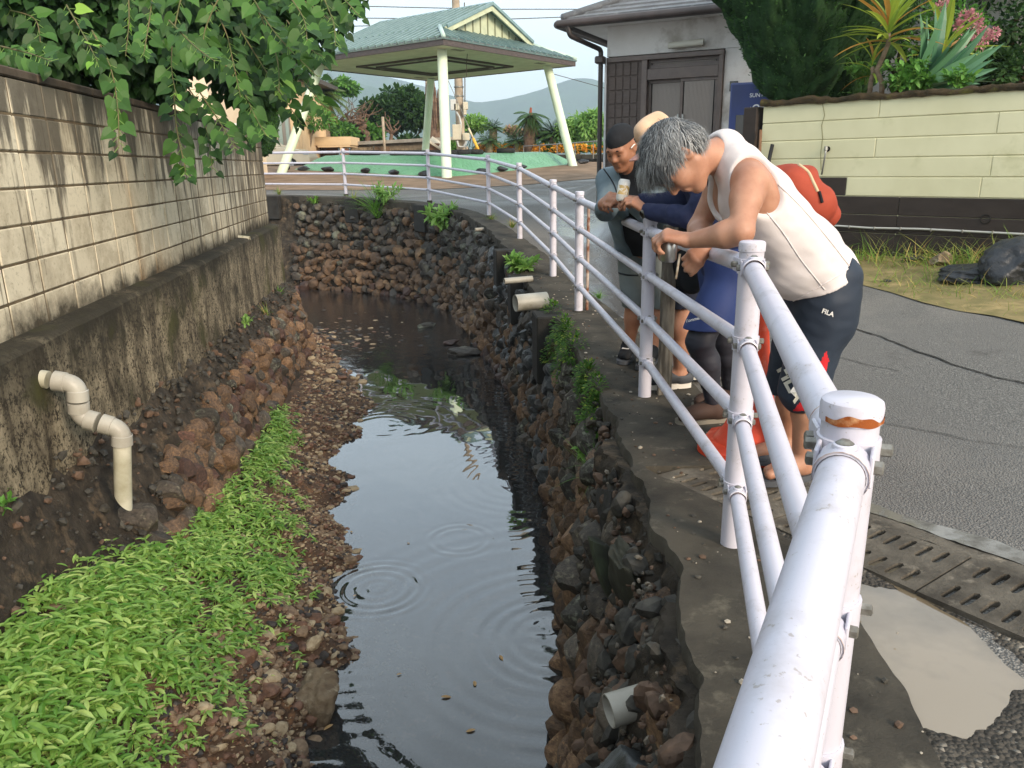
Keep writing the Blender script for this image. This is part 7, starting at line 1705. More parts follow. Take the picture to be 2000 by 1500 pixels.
        for ax in range(3):
            o1, o2 = [(1, 2), (2, 0), (0, 1)][ax]; sa = [slice(None)]*3; sb = [slice(None)]*3; sa[ax] = slice(0, -1); sb[ax] = slice(1, None)
            e = S_[tuple(sa)] != S_[tuple(sb)]; e = np.argwhere(e); e = e[(e[:, o1] > 0) & (e[:, o2] > 0) & (e[:, o1] < D.shape[o1]-1) & (e[:, o2] < D.shape[o2]-1)]
            def at(a, b): q = e.copy(); q[:, o1] -= a; q[:, o2] -= b; return vid[q[:, 0], q[:, 1], q[:, 2]]
            f = np.stack([at(1, 1), at(0, 1), at(0, 0), at(1, 0)], 1); fl = S_[e[:, 0], e[:, 1], e[:, 2]]; f[~fl] = f[~fl][:, ::-1]; quads.append(f)
        return v, np.concatenate(quads)
    def build(s, name, mt, parent, fn=None):
        v, f = s.mesh(); mb = MB(); mb.add(v, f); o = mb.build(name, mt, parent, sm=True)
        if fn is not None: o.data.polygons.foreach_set('material_index', fn(v[f].mean(1)).astype(np.int32))
        return o
def skinm(name, a, b):
    mt, nt, out = nodes(name); g = NT(nt); pv = g.pos(); c = g.mix(g.ramp(g.noise(pv, 9, 4), .35, .65), a, b); c = g.mix(g.ramp(g.noise(pv, 90, 3), .62, .8, 0, .35), c, '8a4f3a')
    p = g.bsdf(out, c, .5, .4, 0, g.bump(g.noise(pv, 240, 4), .12, .002)); p.inputs['Subsurface Weight'].default_value = .12; p.inputs['Subsurface Radius'].default_value = (.02, .008, .004); return mt
m_skinA = skinm('skin_tanned', 'b0836a', '996b54'); m_skinB = skinm('skin_brown', 'a27258', '8c5f47')
def cloth(name, a, b, rough=.85, bs=160, bump=.15, scale=6): return mat(name, a, b, scale, rough, .2, bump=bump, bscale=bs, bdist=.003)
m_tank = cloth('white_knit', 'cfc7c5', 'c2b9b6', .8); m_navyA = cloth('dark_navy_sport', '2c3440', '262d38', .55); m_redp = cloth('red_panel', 'c02a30', 'b0262c'); m_jack = cloth('grey_blue_jacket', '67757c', '5b6970', .6); m_black = cloth('black_cloth', '222326', '1b1c1f')
m_greysh = cloth('grey_shorts', '666b69', '5a5f5d', .7); m_navys = cloth('navy_knit', '272d48', '21263e'); m_blue_sh = cloth('blue_shorts', '2b3a68', '25335e', .6); m_legg = cloth('grey_leggings', '34353d', '2b2c33', .6); m_navysh = cloth('navy_shorts', '262b3a', '20242f')
m_cap = cloth('beige_cap', 'c7a98d', 'b8987b', .85); m_capp = cloth('pink_brim', 'b98a80', 'ab7d73'); m_pack = cloth('orange_pack', '95402d', '883726', .75); m_strap = cloth('black_strap', '1d1e20', '18191b')
m_rub = mat('grey_rubber', '4a4c50', '404246', 8, .6, .3, bump=.1); m_wsole = mat('white_sole', 'cfc9bf', bump=0, rough=.6); m_shoe = cloth('brown_shoe', '4b3a33', '3a2d28', .7); m_sole = mat('grey_sole', '7c766a', bump=0, rough=.8)
m_hair = None
def headframe(f, up):
    f = nrm(f); u = nrm(np.asarray(up)-f*(np.asarray(up)@f)); l = np.cross(u, f); return f, u, l       # l = left of the person
def head(Fd, c, f, up, sc=1., k=.02):
    f, u, l = headframe(f, up); c = np.asarray(c, float); p = lambda a, b, s=0: c+(f*a+u*b+l*s)*sc; R = np.stack([f, u, l], 1); e = lambda a, b, s, r, kk=.02, sub=False: Fd.ell(p(a, b, s), np.array(r)*sc, R, kk, sub)
    e(-.012, .03, 0, (.100, .090, .078)); e(.028, -.028, 0, (.070, .095, .064), .03)
    for s in (-1, 1):
        Fd.cone(p(-.005, -.05, s*.05), p(.060, -.098, s*.016), .024*sc, .020*sc, .03); Fd.ell(p(.060, -.030, s*.040), np.array((.030, .028, .024))*sc, R, .03)
    e(.070, -.105, 0, (.022, .018, .022), .02)
    Fd.cone(p(.080, .020, -.042), p(.090, .022, -.012), .012*sc, .012*sc, .02); Fd.cone(p(.080, .020, .042), p(.090, .022, .012), .012*sc, .012*sc, .02)
    for s in (-1, 1): e(.104, -.002, s*.032, (.016, .012, .019), .015, True); e(.081, -.003, s*.032, (.013, .012, .014), .004)
    Fd.cone(p(.090, .012, 0), p(.112, -.030, 0), .009*sc, .0125*sc, .012)
    for s in (-1, 1): e(.100, -.034, s*.013, (.011, .009, .009), .008)
    Fd.cone(p(.092, -.060, -.018), p(.092, -.060, .018), .008*sc, None, .010); Fd.cone(p(.089, -.073, -.014), p(.089, -.073, .014), .009*sc, None, .010); Fd.cone(p(.1025, -.0665, -.020), p(.1025, -.0665, .020), .0028*sc, None, .004, True)
    for s in (-1, 1):
        Re = np.stack([nrm(f*.95-l*s*.30), u, nrm(l*s*.95+f*.30)], 1); Fd.ell(p(-.012, -.004, s*.080), np.array((.020, .034, .010))*sc, Re, .008); Fd.ell(p(-.008, -.002, s*.090), np.array((.011, .022, .008))*sc, Re, .006, True)
    return p, R
def face_bits(p, R, parent, brow_mt, lid=True, sc=1.):
    for s in (-1, 1):
        mb = MB(); mb.tube([p(.094, .020, s*.014), p(.098, .026, s*.030), p(.084, .021, s*.048)], [.003*sc, .0045*sc, .002*sc], 6); mb.build('eyebrow', brow_mt, parent, sm=True)
        mb = MB(); mb.tube([p(.0885, -.006, s*.020), p(.0965, -.0065, s*.032), p(.087, -.006, s*.044)], [.001, .0024, .001], 6); mb.build('eye', mat('eye_dark', '1c1512', bump=0, rough=.2), parent, sm=True)
def hand(Fd, w, d, n, thumb, curls, sc=1., spread=.0, tc=(.6, .7, .35), k=.006):
    """wrist w, direction d towards the knuckles, n palm normal, thumb +1/-1 side; curls = (proximal, middle) per finger in radians"""
    d = nrm(d); n = nrm(np.asarray(n)-d*(np.asarray(n)@d)); sd = np.cross(d, n)*thumb; w = np.asarray(w, float); lat = [.028, .0095, -.0095, -.027]; L_ = [.082, .086, .082, .074]; seg = [(.043, .026, .020), (.047, .029, .021), (.044, .027, .020), (.035, .021, .018)]; r = [.0095, .0098, .0093, .0084]
    tips = []
    for i in range(4):
        kn = w+(d*L_[i]+sd*lat[i])*sc; Fd.cone(w+(d*.012+sd*lat[i]*.6)*sc, kn, .015*sc, .0115*sc, .016)
        dd_ = nrm(d+sd*lat[i]*spread*12); a = 0; q = kn
        for j, (sl_, cu) in enumerate(zip(seg[i], (curls[i][0], curls[i][1], curls[i][1]*.7))):
            a += cu; dv = dd_*math.cos(a)+n*math.sin(a); e = q+dv*sl_*sc; Fd.cone(q, e, r[i]*(1-.08*j)*sc, r[i]*(.92-.08*j)*sc, k if j else .009); q = e
        tips.append(q)
    q = w+(d*.022+sd*.024+n*.008)*sc; dv = nrm(d*tc[0]+sd*tc[1]+n*tc[2]); e = q+dv*.040*sc; Fd.cone(w+(d*.008+sd*.012)*sc, q, .016*sc, .014*sc, .014); Fd.cone(q, e, .0135*sc, .0115*sc, .01); dv2 = nrm(dv+n*.55+d*.25-sd*.25); e2 = e+dv2*.032*sc; Fd.cone(e, e2, .0112*sc, .010*sc, .006); e3 = e2+nrm(dv2+n*.3)*.022*sc; Fd.cone(e2, e3, .0102*sc, .0085*sc, .006)
    return tips
def arm(Fd, sh, el, wr, g=0., k=.03, r=(.056, .047, .040, .043, .027)):
    sh, el, wr = map(lambda q: np.asarray(q, float), (sh, el, wr)); Fd.cone(sh, sh*.65+el*.35, r[0], r[1]*1.08, k, grow=g); Fd.cone(sh*.65+el*.35, el, r[1]*1.06, r[2], k, grow=g); Fd.cone(el, el*.72+wr*.28, r[2]*.97, r[3], .025, grow=g); Fd.cone(el*.72+wr*.28, wr, r[3], r[4], .025, grow=g)
def leg(Fd, hip, kn, an, g=0., k=.04, parts=(1, 1), r=(.088, .056, .052, .036)):
    hip, kn, an = map(lambda q: np.asarray(q, float), (hip, kn, an))
    if parts[0]: Fd.cone(hip, kn, r[0], r[1], k, grow=g)
    if parts[1]:
        ax = nrm(an-kn); bk = np.cross(ax, V(0, 1, 0)); bk = bk if bk[0] > 0 else -bk; Fd.cone(kn, kn*.65+an*.35+bk*.012, r[1]*.95, r[2]*1.06, k, grow=g); Fd.cone(kn*.65+an*.35+bk*.012, an, r[2]*1.06, r[3], k, grow=g)
def foot(Fd, an, toe_dir, zg, L_=.25, g=0.):
    d = nrm(np.asarray(toe_dir)*V(1, 1, 0)); a = np.asarray(an, float); hl = V(a[0], a[1], zg+.034)-d*.045; s = V(-d[1], d[0], 0); Fd.cone(a, hl+d*.03, .037, .034, .03, grow=g); Fd.cone(hl, hl+d*.05, .033, .034, .02, grow=g)
    for o_, ll in ((.022, 1.), (-.020, .90)): Fd.cone(hl+d*.06+s*o_*.5+V(0, 0, .018), hl+d*(L_-.045)*ll+s*o_-V(0, 0, .010), .036, .021, .03, grow=g)
    return d, s, hl
def sandal(par, an, td, zg, L_=.27, mt=m_rub, w=.05, band=True, h=.028):
    d = nrm(np.asarray(td)*V(1, 1, 0)); s = V(-d[1], d[0], 0); hl = V(an[0], an[1], zg)-d*.075; t = np.linspace(0, 2*PI, 40); out = []
    for a in t: u = .5-.5*math.cos(a); ww = w*(.78+.30*smooth(.2, .8, u))*abs(math.sin(a))**.55*np.sign(math.sin(a)); out.append(hl+d*L_*u+s*ww)
    out = np.array(out[:-1]); n = len(out); mb = MB(); lo_, hi_ = out.copy(), out.copy(); lo_[:, 2] = zg+.002; hi_[:, 2] = zg+h
    mb.add(np.vstack([lo_, hi_]), [list(range(n))[::-1], list(range(n, 2*n))]+[[i, (i+1) % n, n+(i+1) % n, n+i] for i in range(n)]); so = mb.build('sole', mt, par, sm=True, auto=40)
    if band:
        mb = MB(); G = []
        for u in (.50, .62, .74):
            c = hl+d*L_*u; ang = np.linspace(0, PI, 14); G.append([c+s*math.cos(a)*(w*1.02)+V(0, 0, zg*0+h*.5+math.sin(a)*(.062-.03*(u-.5)*4*.35)) for a in ang])
        mb.slab(np.array(G), (0, 0, .006)); mb.build('band', mt, so, sm=True, auto=60)
    return so
def lo_hi(pts, pad): p = np.array(pts); return p.min(0)-pad, p.max(0)+pad
def decal(s, px, py, size, ang, Fd, mt, parent, name='lettering', bold=0., lift=.0018, shear=0.):
    cu = bpy.data.curves.new('t', 'FONT'); cu.body = s; cu.size = size; cu.align_x = 'CENTER'; cu.align_y = 'CENTER'; cu.offset = bold; cu.shear = shear; to = bpy.data.objects.new('t', cu); COL.objects.link(to); bpy.context.view_layer.update()
    me = bpy.data.meshes.new_from_object(to.evaluated_get(bpy.context.evaluated_depsgraph_get())); bpy.data.objects.remove(to); q = np.array([v.co[:2] for v in me.vertices]); ca, sa = math.cos(ang), math.sin(ang)
    X = px+q[:, 0]*ca+q[:, 1]*sa; Y = py-(q[:, 1]*ca-q[:, 0]*sa); P3, hit, d = Fd.march(X, Y); P3 = P3-d*lift
    for v, p in zip(me.vertices, P3): v.co = p
    me.materials.clear(); me.materials.append(mt); o = bpy.data.objects.new(name, me); COL.objects.link(o); attach(o, parent); return o
def surf_tube(pix, Fd, r, mt, parent, name, n=40, lift=0.):
    c = spline(np.array(pix, float), n); p, h, d = Fd.march(c[:, 0], c[:, 1]); p = (p-d*lift)[h]
    if len(p) < 3: return None
    mb = MB(); mb.tube(p, r, 6); return mb.build(name, mt, parent, sm=True)
def inpoly(Cn, poly):
    v = Cn-CP; w = v@FW; return pip(np.stack([1000+F*(v@RT)/w, 750-F*(v@UP)/w], 1), np.array(poly, float))

# ---------------------------------------------------------------- man in the white tank top
gA = .012
A = thing('person', 'grey haired man in white tank top and dark shorts leaning over the railing', 'person', (1.22, 3.05, gA))
hA = P(1322, 308, 2.84); fA, uA = V(-.30, -.05, -.95), V(-.93, .0, .30)
shL, shR = P(1462, 356, 2.74), P(1426, 322, 3.10); elL, elR = P(1447, 462, 2.60)+V(0, 0, .015), P(1364, 446, 3.12); wrL, wrR = P(1346, 470, 2.74), P(1376, 480, 2.92)
neck = P(1415, 296, 2.94); chest = (shL+shR)/2+V(.035, 0, -.085); pelv = P(1602, 566, 3.06); belly = P(1552, 492, 3.04)
hipL, hipR = pelv+V(-.01, -.09, -.04), pelv+V(-.01, .09, -.04); knL, knR = P(1572, 745, 2.99), P(1540, 750, 3.24); anL, anR = P(1563, 912, 3.05), P(1532, 905, 3.26)
anL[2] = gA+.085; anR[2] = gA+.085
lo, hi = lo_hi([hA, shL, shR, elL, elR, wrL, pelv, knL, anL, anR, P(1285, 480, 2.8)], .24); lo[2] = gA-.02
fd = Field(lo, hi, .0055)
def torsoA(Fd, g=0., k=.05, wide=1., fat=1.):
    for s in (-1, 1):
        o_ = V(0, .075*s, 0); Fd.cone(pelv+o_, belly+o_*.95, (.112*wide), .122*wide*fat, k, grow=g); Fd.cone(belly+o_*.95, chest+o_*1.1, .122*wide*fat, .108*wide, k, grow=g)
    Fd.cone(chest, neck, .095, .062, k, grow=g)
    for sh in (shL, shR): Fd.cone(neck*.55+sh*.45+V(.02, 0, .0), sh+V(.012, 0, -.004), .060, .058, .05, grow=g)
torsoA(fd)
Fd_neck = lambda Fd: Fd.cone(neck+V(.02, 0, -.02), hA-uA*.055-fA*.02, .064, .058, .035)
Fd_neck(fd); pA, RA = head(fd, hA, fA, uA, 1.02); arm(fd, shL, elL, wrL); arm(fd, shR, elR, wrR); leg(fd, hipL, knL, anL); leg(fd, hipR, knR, anR); tdL, tdR = V(-1, -.25, 0), V(-1, -.05, 0); foot(fd, anL, tdL, gA+.03); foot(fd, anR, tdR, gA+.03)
canA = P(1306, 482, 2.83)
hand(fd, wrL, V(-.9, .35, .22), V(.05, .35, -1), -1, [(.75, .95), (.8, 1.0), (.85, 1.05), (.9, 1.05)], 1.05, .05, (.65, .5, .6))
hand(fd, wrR, V(-.55, -.6, -.45), V(-.3, .6, -.5), 1, [(.9, 1.2), (1.0, 1.2), (1.1, 1.2), (1.1, 1.25)], 1.0, 0, (.6, .3, .7))
bodyA = fd.build('body', m_skinA, A); face_bits(pA, RA, A, mat('grey_brow', '55504c', bump=0))
# tank top
tk = Field(lo, hi, .0055); torsoA(tk, .014, .05, 1.0, 1.03)
bellyF = P(1535, 520, 3.02)
for s in (-1, 1): tk.cone(belly+V(-.02, .06*s, -.03), bellyF+V(.0, .05*s, .0), .115, .110, .06)
tk.cone(pelv+V(.0, 0, .06), pelv+V(.0, 0, -.02), .135, .14, .06)
hem0, hem1 = P(1547, 597, 2.9), P(1683, 516, 3.05); hemn = nrm(np.cross(hem1-hem0, V(0, 1, 0))); hemn = hemn if hemn[2] < 0 else -hemn
tk.plane((hem0+hem1)/2, hemn)
axL = nrm(elL-shL)
tk.cone(shL+V(.020, -.05, .030), shL+V(.075, -.05, -.055), .098, .075, .015, sub=True); tk.cone(shL+V(-.01, -.06, 0), elL, .085, .06, .012, sub=True)
tk.cone(shR+V(.0, .06, .02), shR+V(.05, .05, -.06), .085, .07, .015, sub=True); tk.cone(shR, elR, .070, .055, .012, sub=True)
tk.cone(neck*.62+hA*.38+V(.0, 0, .01), hA, .066, .09, .012, sub=True); tk.ell(hA, (.13, .13, .13), None, .01, True); tk.cone(chest+V(-.10, 0, -.02), neck+V(-.08, 0, -.10), .06, .05, .02, sub=True)
tk.folds(.005, 8, 5, (1.3, 1, .8)); tk.folds(.0025, 22, 6, (1.4, 1, .7))
tank = tk.build('tank_top', m_tank, A)
for pts_ in ([(1478, 392), (1526, 450), (1562, 504), (1590, 540), (1611, 566)], [(1520, 360), (1568, 408), (1619, 468), (1650, 508), (1664, 526)], [(1549, 588), (1600, 560), (1640, 536), (1676, 512)]): surf_tube(pts_, tk, .0026, m_tank, tank, 'seam', lift=.0)
sd_ = Field(lo, hi, .0055)
for a, b, g in ((hipL, knL, .044), (hipR, knR, .044)): sd_.cone(a, b+(b-a)*.12, .088, .070, .04, grow=g*.6)
sd_.cone(pelv+V(0, -.075, .05), pelv+V(.0, -.07, -.1), .114, .110, .04, grow=.008); sd_.cone(pelv+V(0, .075, .05), pelv+V(0, .07, -.1), .114, .110, .04, grow=.008); sd_.cone(belly*.35+pelv*.65, pelv, .128, .128, .05)
sd_.plane(P(1560, 800, 3.0), V(-.05, 0, -1)); sd_.plane(belly*.45+pelv*.55, nrm(belly-pelv)); sd_.folds(.006, 7, 15, (1, 1, .5)); sd_.folds(.003, 17, 16)
redpoly = [(1614, 683), (1619, 705), (1612, 735), (1640, 802), (1549, 803), (1575, 770), (1596, 720)]
shortsA = sd_.build('shorts', [m_navyA, m_redp], A, lambda c: (inpoly(c, redpoly) & (c[:, 1] < pelv[1]-.04)))
m_pw = mat('print_white2', 'e0ddd8', bump=0, rough=.6); m_pg = mat('print_grey', 'b5b3a6', bump=0, rough=.6)
decal('FILA', 1617, 611, 13, math.radians(20), sd_, m_pw, shortsA, bold=.35); decal('FILA', 1545, 748, 40, math.radians(62), sd_, m_pg, shortsA, bold=1.4, lift=.006)
pp, hh, dd2 = sd_.march([1543, 1553, 1574, 1565], [765, 775, 742, 733]); mb = MB(); mb.add(pp-dd2*.006, [[0, 1, 2, 3]]); mb.build('patch', m_pw, shortsA); decal('FUN FILA', 1564, 748, 9.5, math.radians(62), sd_, mat('print_black', '1a1a1a', bump=0), shortsA, bold=.25, lift=.009)
for an, td in ((anL, tdL), (anR, tdR)): sandal(A, an, td, gA+.005, .285, m_rub, .052)
# grey hair: a cap with combed strands
hair = Field(*lo_hi([hA], .19), .005); Re = np.stack([fA/np.linalg.norm(fA), nrm(uA), np.cross(nrm(uA), nrm(fA))], 1)
pl = lambda a, b, s=0: pA(a, b, s)
ff, uu, ll = headframe(fA, uA); RH = np.stack([ff, uu, ll], 1)
hair.ell(pl(-.014, .034), (.112, .103, .090), RH, .01); hair.cone(pl(-.06, -.02, -.03), pl(-.06, -.02, .03), .055, None, .03); hair.cone(pl(.06, .07, -.03), pl(.06, .07, .03), .04, None, .03)
hair.plane(pl(.078, .048), nrm(ff*1.0-uu*.55)); hair.plane(pl(-.02, -.045), nrm(-uu*1.0+ff*.25))
for s in (-1, 1): hair.cone(pl(.07, -.03, s*.085), pl(-.005, -.025, s*.10), .058, .046, .01, sub=True)
hair.folds(.005, 22, 9)
m_hair = None
def hairm():
    mt, nt, out = nodes('grey_hair'); g = NT(nt); ge = g.n('NewGeometry'); c = g.mix(ge.outputs['Random Per Island'], '4e5052', 'aeaeac'); nz_ = g.noise(g.pos(), 14, 4); c = g.mix(g.ramp(nz_, .42, .62, 0, .5), c, '47494c'); g.bsdf(out, c, .5, .4); return mt
m_hair = hairm(); m_hairb = mat('grey_hair_base', '55585a', '3c3e41', 60, .8, .2, bump=.5, bscale=200)
ho_ = hair.build('hair', m_hairb, A); hv, hf = hair.mesh(); st = MB(); crown = pl(-.085, .085)
sel = RNG.integers(0, len(hv), 6500); 
for i in sel:
    b = hv[i]; n_ = nrm(b-pl(-.014, .0)); flow = b-crown; flow = flow-n_*(flow@n_); flow = nrm(flow+ff*.05+np.cross(n_, flow)*.35*math.sin(b[0]*60+b[2]*45)+RNG.normal(size=3)*.02); fr_ = (b-hA)@ff
    L_ = RNG.uniform(.025, .05)*(1.5 if fr_ > .05 else 1); side = nrm(np.cross(flow, n_)); p0 = b+n_*.001; p1 = b+flow*L_*.5+n_*RNG.uniform(.004, .010); p2 = b+flow*L_+n_*RNG.uniform(-.001, .008)+V(0, 0, -.004)*(fr_ > .04)
    w = .0010; st.add([p0-side*w, p0+side*w, p1-side*w, p1+side*w, p2], [(0, 1, 3, 2), (2, 3, 4)])
# fringe hanging forward off the brow
for k in range(1300):
    s = RNG.uniform(-.075, .075); b = pl(.055+RNG.uniform(-.025, .02), .088+RNG.uniform(-.035, .02)-abs(s)*.4, s); flow = nrm(ff*.9-uu*.30+ll*s*2+RNG.normal(size=3)*.22+V(-.15, 0, -.1)); L_ = RNG.uniform(.035, .062); side = nrm(np.cross(flow, uu)+RNG.normal(size=3)*.2); p1 = b+flow*L_*.5+uu*RNG.uniform(.0, .008); p2 = b+flow*L_+V(0, 0, -.008); w = .0010
    st.add([b-side*w, b+side*w, p1-side*w, p1+side*w, p2], [(0, 1, 3, 2), (2, 3, 4)])
o = st.build('hair_strands', m_hair, ho_); o['kind'] = 'stuff'
# strap over the far shoulder, pack on the far side of his back
bpk = thing('backpack', 'orange backpack with a beige zip hanging behind the back of the grey haired man', 'backpack', tuple(P(1600, 430, 3.34)))
bf = Field(*lo_hi([P(1520, 320, 3.3), P(1640, 430, 3.3)], .16), .006); Rb = np.stack([nrm(P(1640, 430, 3.3)-P(1525, 325, 3.3)), V(0, 1, 0), nrm(np.cross(P(1640, 430, 3.3)-P(1525, 325, 3.3), V(0, 1, 0)))], 1)
bf.cone(P(1545, 362, 3.30), P(1588, 400, 3.30), .078, .094, .03); bf.cone(P(1545, 362, 3.42), P(1588, 400, 3.42), .075, .09, .03); bf.cone(P(1515, 342, 3.34), P(1575, 345, 3.34), .035, .05, .04); bf.cone(P(1602, 408, 3.36), P(1612, 420, 3.36), .07, .06, .03); bf.folds(.005, 11, 22); bf.folds(.002, 30, 23)
bo = bf.build('bag', m_pack, bpk); surf_tube([(1560, 322), (1578, 336), (1588, 355), (1597, 374)], bf, .007, mat('zip_beige', 'b7a583', bump=0, rough=.7), bo, 'zip'); surf_tube([(1600, 374), (1603, 384), (1606, 396)], bf, .006, m_strap, bo, 'zip_pull', 12, .004); surf_tube([(1618, 358), (1626, 364), (1630, 372)], bf, .006, m_strap, bo, 'tag_loop', 12, .004)
stp = [P(1424, 283, 3.02)+V(0, 0, .01), P(1408, 297, 3.03), P(1395, 320, 3.03), P(1390, 345, 3.03), P(1393, 372, 3.05), P(1400, 400, 3.1)]
c_ = spline(np.array(stp), 30); mb = MB(); G = [c_+V(-.012, -.018, 0), c_+V(-.014, .0, 0), c_+V(-.010, .02, 0)]; mb.slab(np.array(G), (.004, 0, .002)); mb.build('shoulder_strap', m_strap, bpk, sm=True, auto=50)
def can(c, ax, r, h, mt, label, band=None):
    t = thing('drink_can', label, 'can', tuple(np.asarray(c)-V(0, 0, h/2))); ax = nrm(ax); mb = MB(); mb.lathe([(0, -h/2+.004), (r*.72, -h/2), (r*.82, -h/2+.003), (r, -h/2+.012), (r, h/2-.014), (r*.84, h/2-.002), (r*.82, h/2), (r*.78, h/2-.004), (0, h/2-.004)], c, 26, axis=ax); b = mb.build('can_body', mt, t, sm=True, auto=40)
    if band: mb = MB(); mb.lathe([(r*1.004, -h*.20), (r*1.004, h*.22)], c, 26, axis=ax); mb.build('print_band', band, b, sm=True)
    return t
m_alu = mat('aluminium', 'c9c7c2', 'b5b3ae', 30, .28, .5, metal=.9, bump=0, stretch=(1, 1, .1)); can(canA+V(0, .0, -.012), V(.03, 0, 1), .031, .085, m_alu, 'silver can gripped by the grey haired man')
mb = MB(); a = P(1328, 496, 2.76); b = P(1320, 545, 2.74); mb.tube([a, b], .004, 8); solo(mb.build('cigarette', mat('cig_paper', 'cfc8b8', '8a6a45', 30, bump=0), sm=True), 'thin stick dangling below the hand of the grey haired man', 'stick')

# ---------------------------------------------------------------- man with the black beanie
gB = float(gz(V(.84), V(5.3))[0])+.03
B = thing('person', 'man in a black beanie and grey blue jacket with clasped hands on the railing', 'person', (.95, 5.2, gB))
hB = P(1214, 288, 4.9); fB, uB = V(-.56, -.68, -.47), V(-.22, -.25, .93)
nkB = P(1238, 338, 5.0); shLb, shRb = P(1288, 356, 4.92), P(1192, 354, 5.16); elLb, elRb = P(1268, 418, 4.72), P(1183, 412, 4.93); wrLb, wrRb = P(1222, 392, 4.66), P(1176, 398, 4.72)
pvB = P(1258, 482, 5.42); hpR, hpL = pvB+V(-.08, .055, -.02), pvB+V(.08, -.055, -.02); kR, kL = P(1236, 588, 5.30), P(1285, 590, 5.22); aR, aL = P(1228, 672, 5.32), P(1272, 690, 5.15); aR[2] = aL[2] = gB+.085
lo, hi = lo_hi([hB, shLb, shRb, elLb, elRb, P(1165, 400, 4.6), pvB, aR, aL], .22); lo[2] = gB-.02; fd = Field(lo, hi, .007); sideB = nrm(shLb-shRb); frB = V(sideB[1], -sideB[0], 0)
def torsoB(Fd, g=0.):
    ch = (shLb+shRb)/2-V(0, 0, .10)
    for s in (-1, 1): Fd.cone(pvB+sideB*.075*s, (pvB+ch)/2+sideB*.07*s, .105, .10, .06, grow=g); Fd.cone((pvB+ch)/2+sideB*.07*s, ch+sideB*.085*s, .10, .105, .06, grow=g)
    Fd.cone(ch, nkB, .10, .06, .06, grow=g)
    for sh in (shLb, shRb): Fd.cone(nkB*.5+sh*.5, sh, .06, .056, .05, grow=g)
torsoB(fd); fd.cone(nkB-V(0, 0, .03), hB-nrm(uB)*.06, .062, .055, .03); pB, RB = head(fd, hB, fB, uB, 1.03); arm(fd, shLb, elLb, wrLb); arm(fd, shRb, elRb, wrRb); leg(fd, hpR, kR, aR); leg(fd, hpL, kL, aL); tB = V(-.35, -.93, 0); foot(fd, aR, tB, gB+.03); foot(fd, aL, V(-.5, -.85, 0), gB+.03)
hand(fd, wrRb, V(.30, -.55, .40), V(.9, -.1, -.3), -1, [(.8, 1.0), (.85, 1.0), (.9, 1.05), (.95, 1.1)], 1.05, 0, (.7, .25, .5)); hand(fd, wrLb, V(-.9, -.25, .06), V(0, .4, -1), -1, [(.7, .9), (.75, 1.0), (.8, 1.0), (.85, 1.05)], 1.05, 0, (.6, .5, .5))
bodyB = fd.build('body', m_skinB, B); face_bits(pB, RB, B, mat('black_brow', '1d1613', bump=0))
bn = Field(*lo_hi([hB], .18), .005); f_, u_, l_ = headframe(fB, uB); RH = np.stack([f_, u_, l_], 1); bn.ell(pB(-.012, .035), (.111, .104, .089), RH, .01); bn.plane(pB(.09, .040), nrm(-u_-f_*.05)); bn.folds(.0015, 30, 3); bn.build('beanie', m_black, B)
hr_ = Field(*lo_hi([hB], .18), .005); hr_.ell(pB(-.014, .02), (.104, .085, .0815), RH, .01); hr_.plane(pB(.05, 0), nrm(f_*1.-u_*.0)); hr_.plane(pB(0, -.045), -u_); hr_.plane(pB(0, .045), u_)
for s in (-1, 1): hr_.cone(pB(-.010, -.002, s*.085), pB(.03, -.05, s*.085), .030, .03, .01, sub=True)
hr_.build('hair', mat('black_hair', '1a1715', '12100f', 60, .7, .3, bump=.4, bscale=200), B)
gt = MB(); v, f = ICO[2]; gt.add(v*V(.014, .014, .017)+pB(.074, -.118), f); 
for k in range(60): q = pB(.068+RNG.uniform(-.012, .014), -.112+RNG.uniform(-.012, .012), RNG.uniform(-.022, .022)); gt.tube([q, q-u_*.012+f_*.006], .0012, 3, cap=False)
gt.build('goatee', MATS['black_hair'], B)
mb = MB(); mb.tube([pB(.030, .008, .083), pB(.0, .012, .086), pB(-.02, .010, .084)], .0035, 6); mb.build('ear_clip', m_pw, B, sm=True)
tsh = Field(lo, hi, .007); torsoB(tsh, .012); tsh.cone(nkB-V(0, 0, .05), nkB+(hB-nkB)*.42, .072, .066, .03); tsh.plane(pvB-V(0, 0, .06), V(0, 0, -1)); tsh.folds(.003, 9, 31); tsh.build('black_shirt', m_black, B)
jk = Field(lo, hi, .007); torsoB(jk, .030); 
for sh, el, wr in ((shLb, elLb, wrLb), (shRb, elRb, wrRb)): jk.cone(sh, el, .072, .064, .05); jk.cone(el, el*.45+wr*.55, .062, .055, .03)
jk.cone(pvB+V(0, 0, .1), pvB-V(0, 0, .08), .125, .14, .04); jk.plane(pvB-V(0, 0, .09), V(0, 0, -1)); jk.cone(nkB-V(0, 0, .02), nkB+(hB-nkB)*.35, .09, .085, .03)
jk.cone(nkB+frB*.10+sideB*.055, pvB+frB*.16+sideB*.09-V(0, 0, .1), .085, .125, .02, sub=True); jk.cone(nkB+V(0, 0, .03), hB, .082, .10, .015, sub=True)
jk.folds(.007, 8, 33, (1, 1, .6)); jk.folds(.003, 20, 34); jkt = jk.build('jacket', m_jack, B); surf_tube([(1179, 330), (1190, 345), (1200, 362), (1206, 380)], jk, .004, m_black, jkt, 'zip')
sB = Field(lo, hi, .007)
for a, b in ((hpR, kR), (hpL, kL)): sB.cone(a, b+(b-a)*.10, .100, .078, .04)
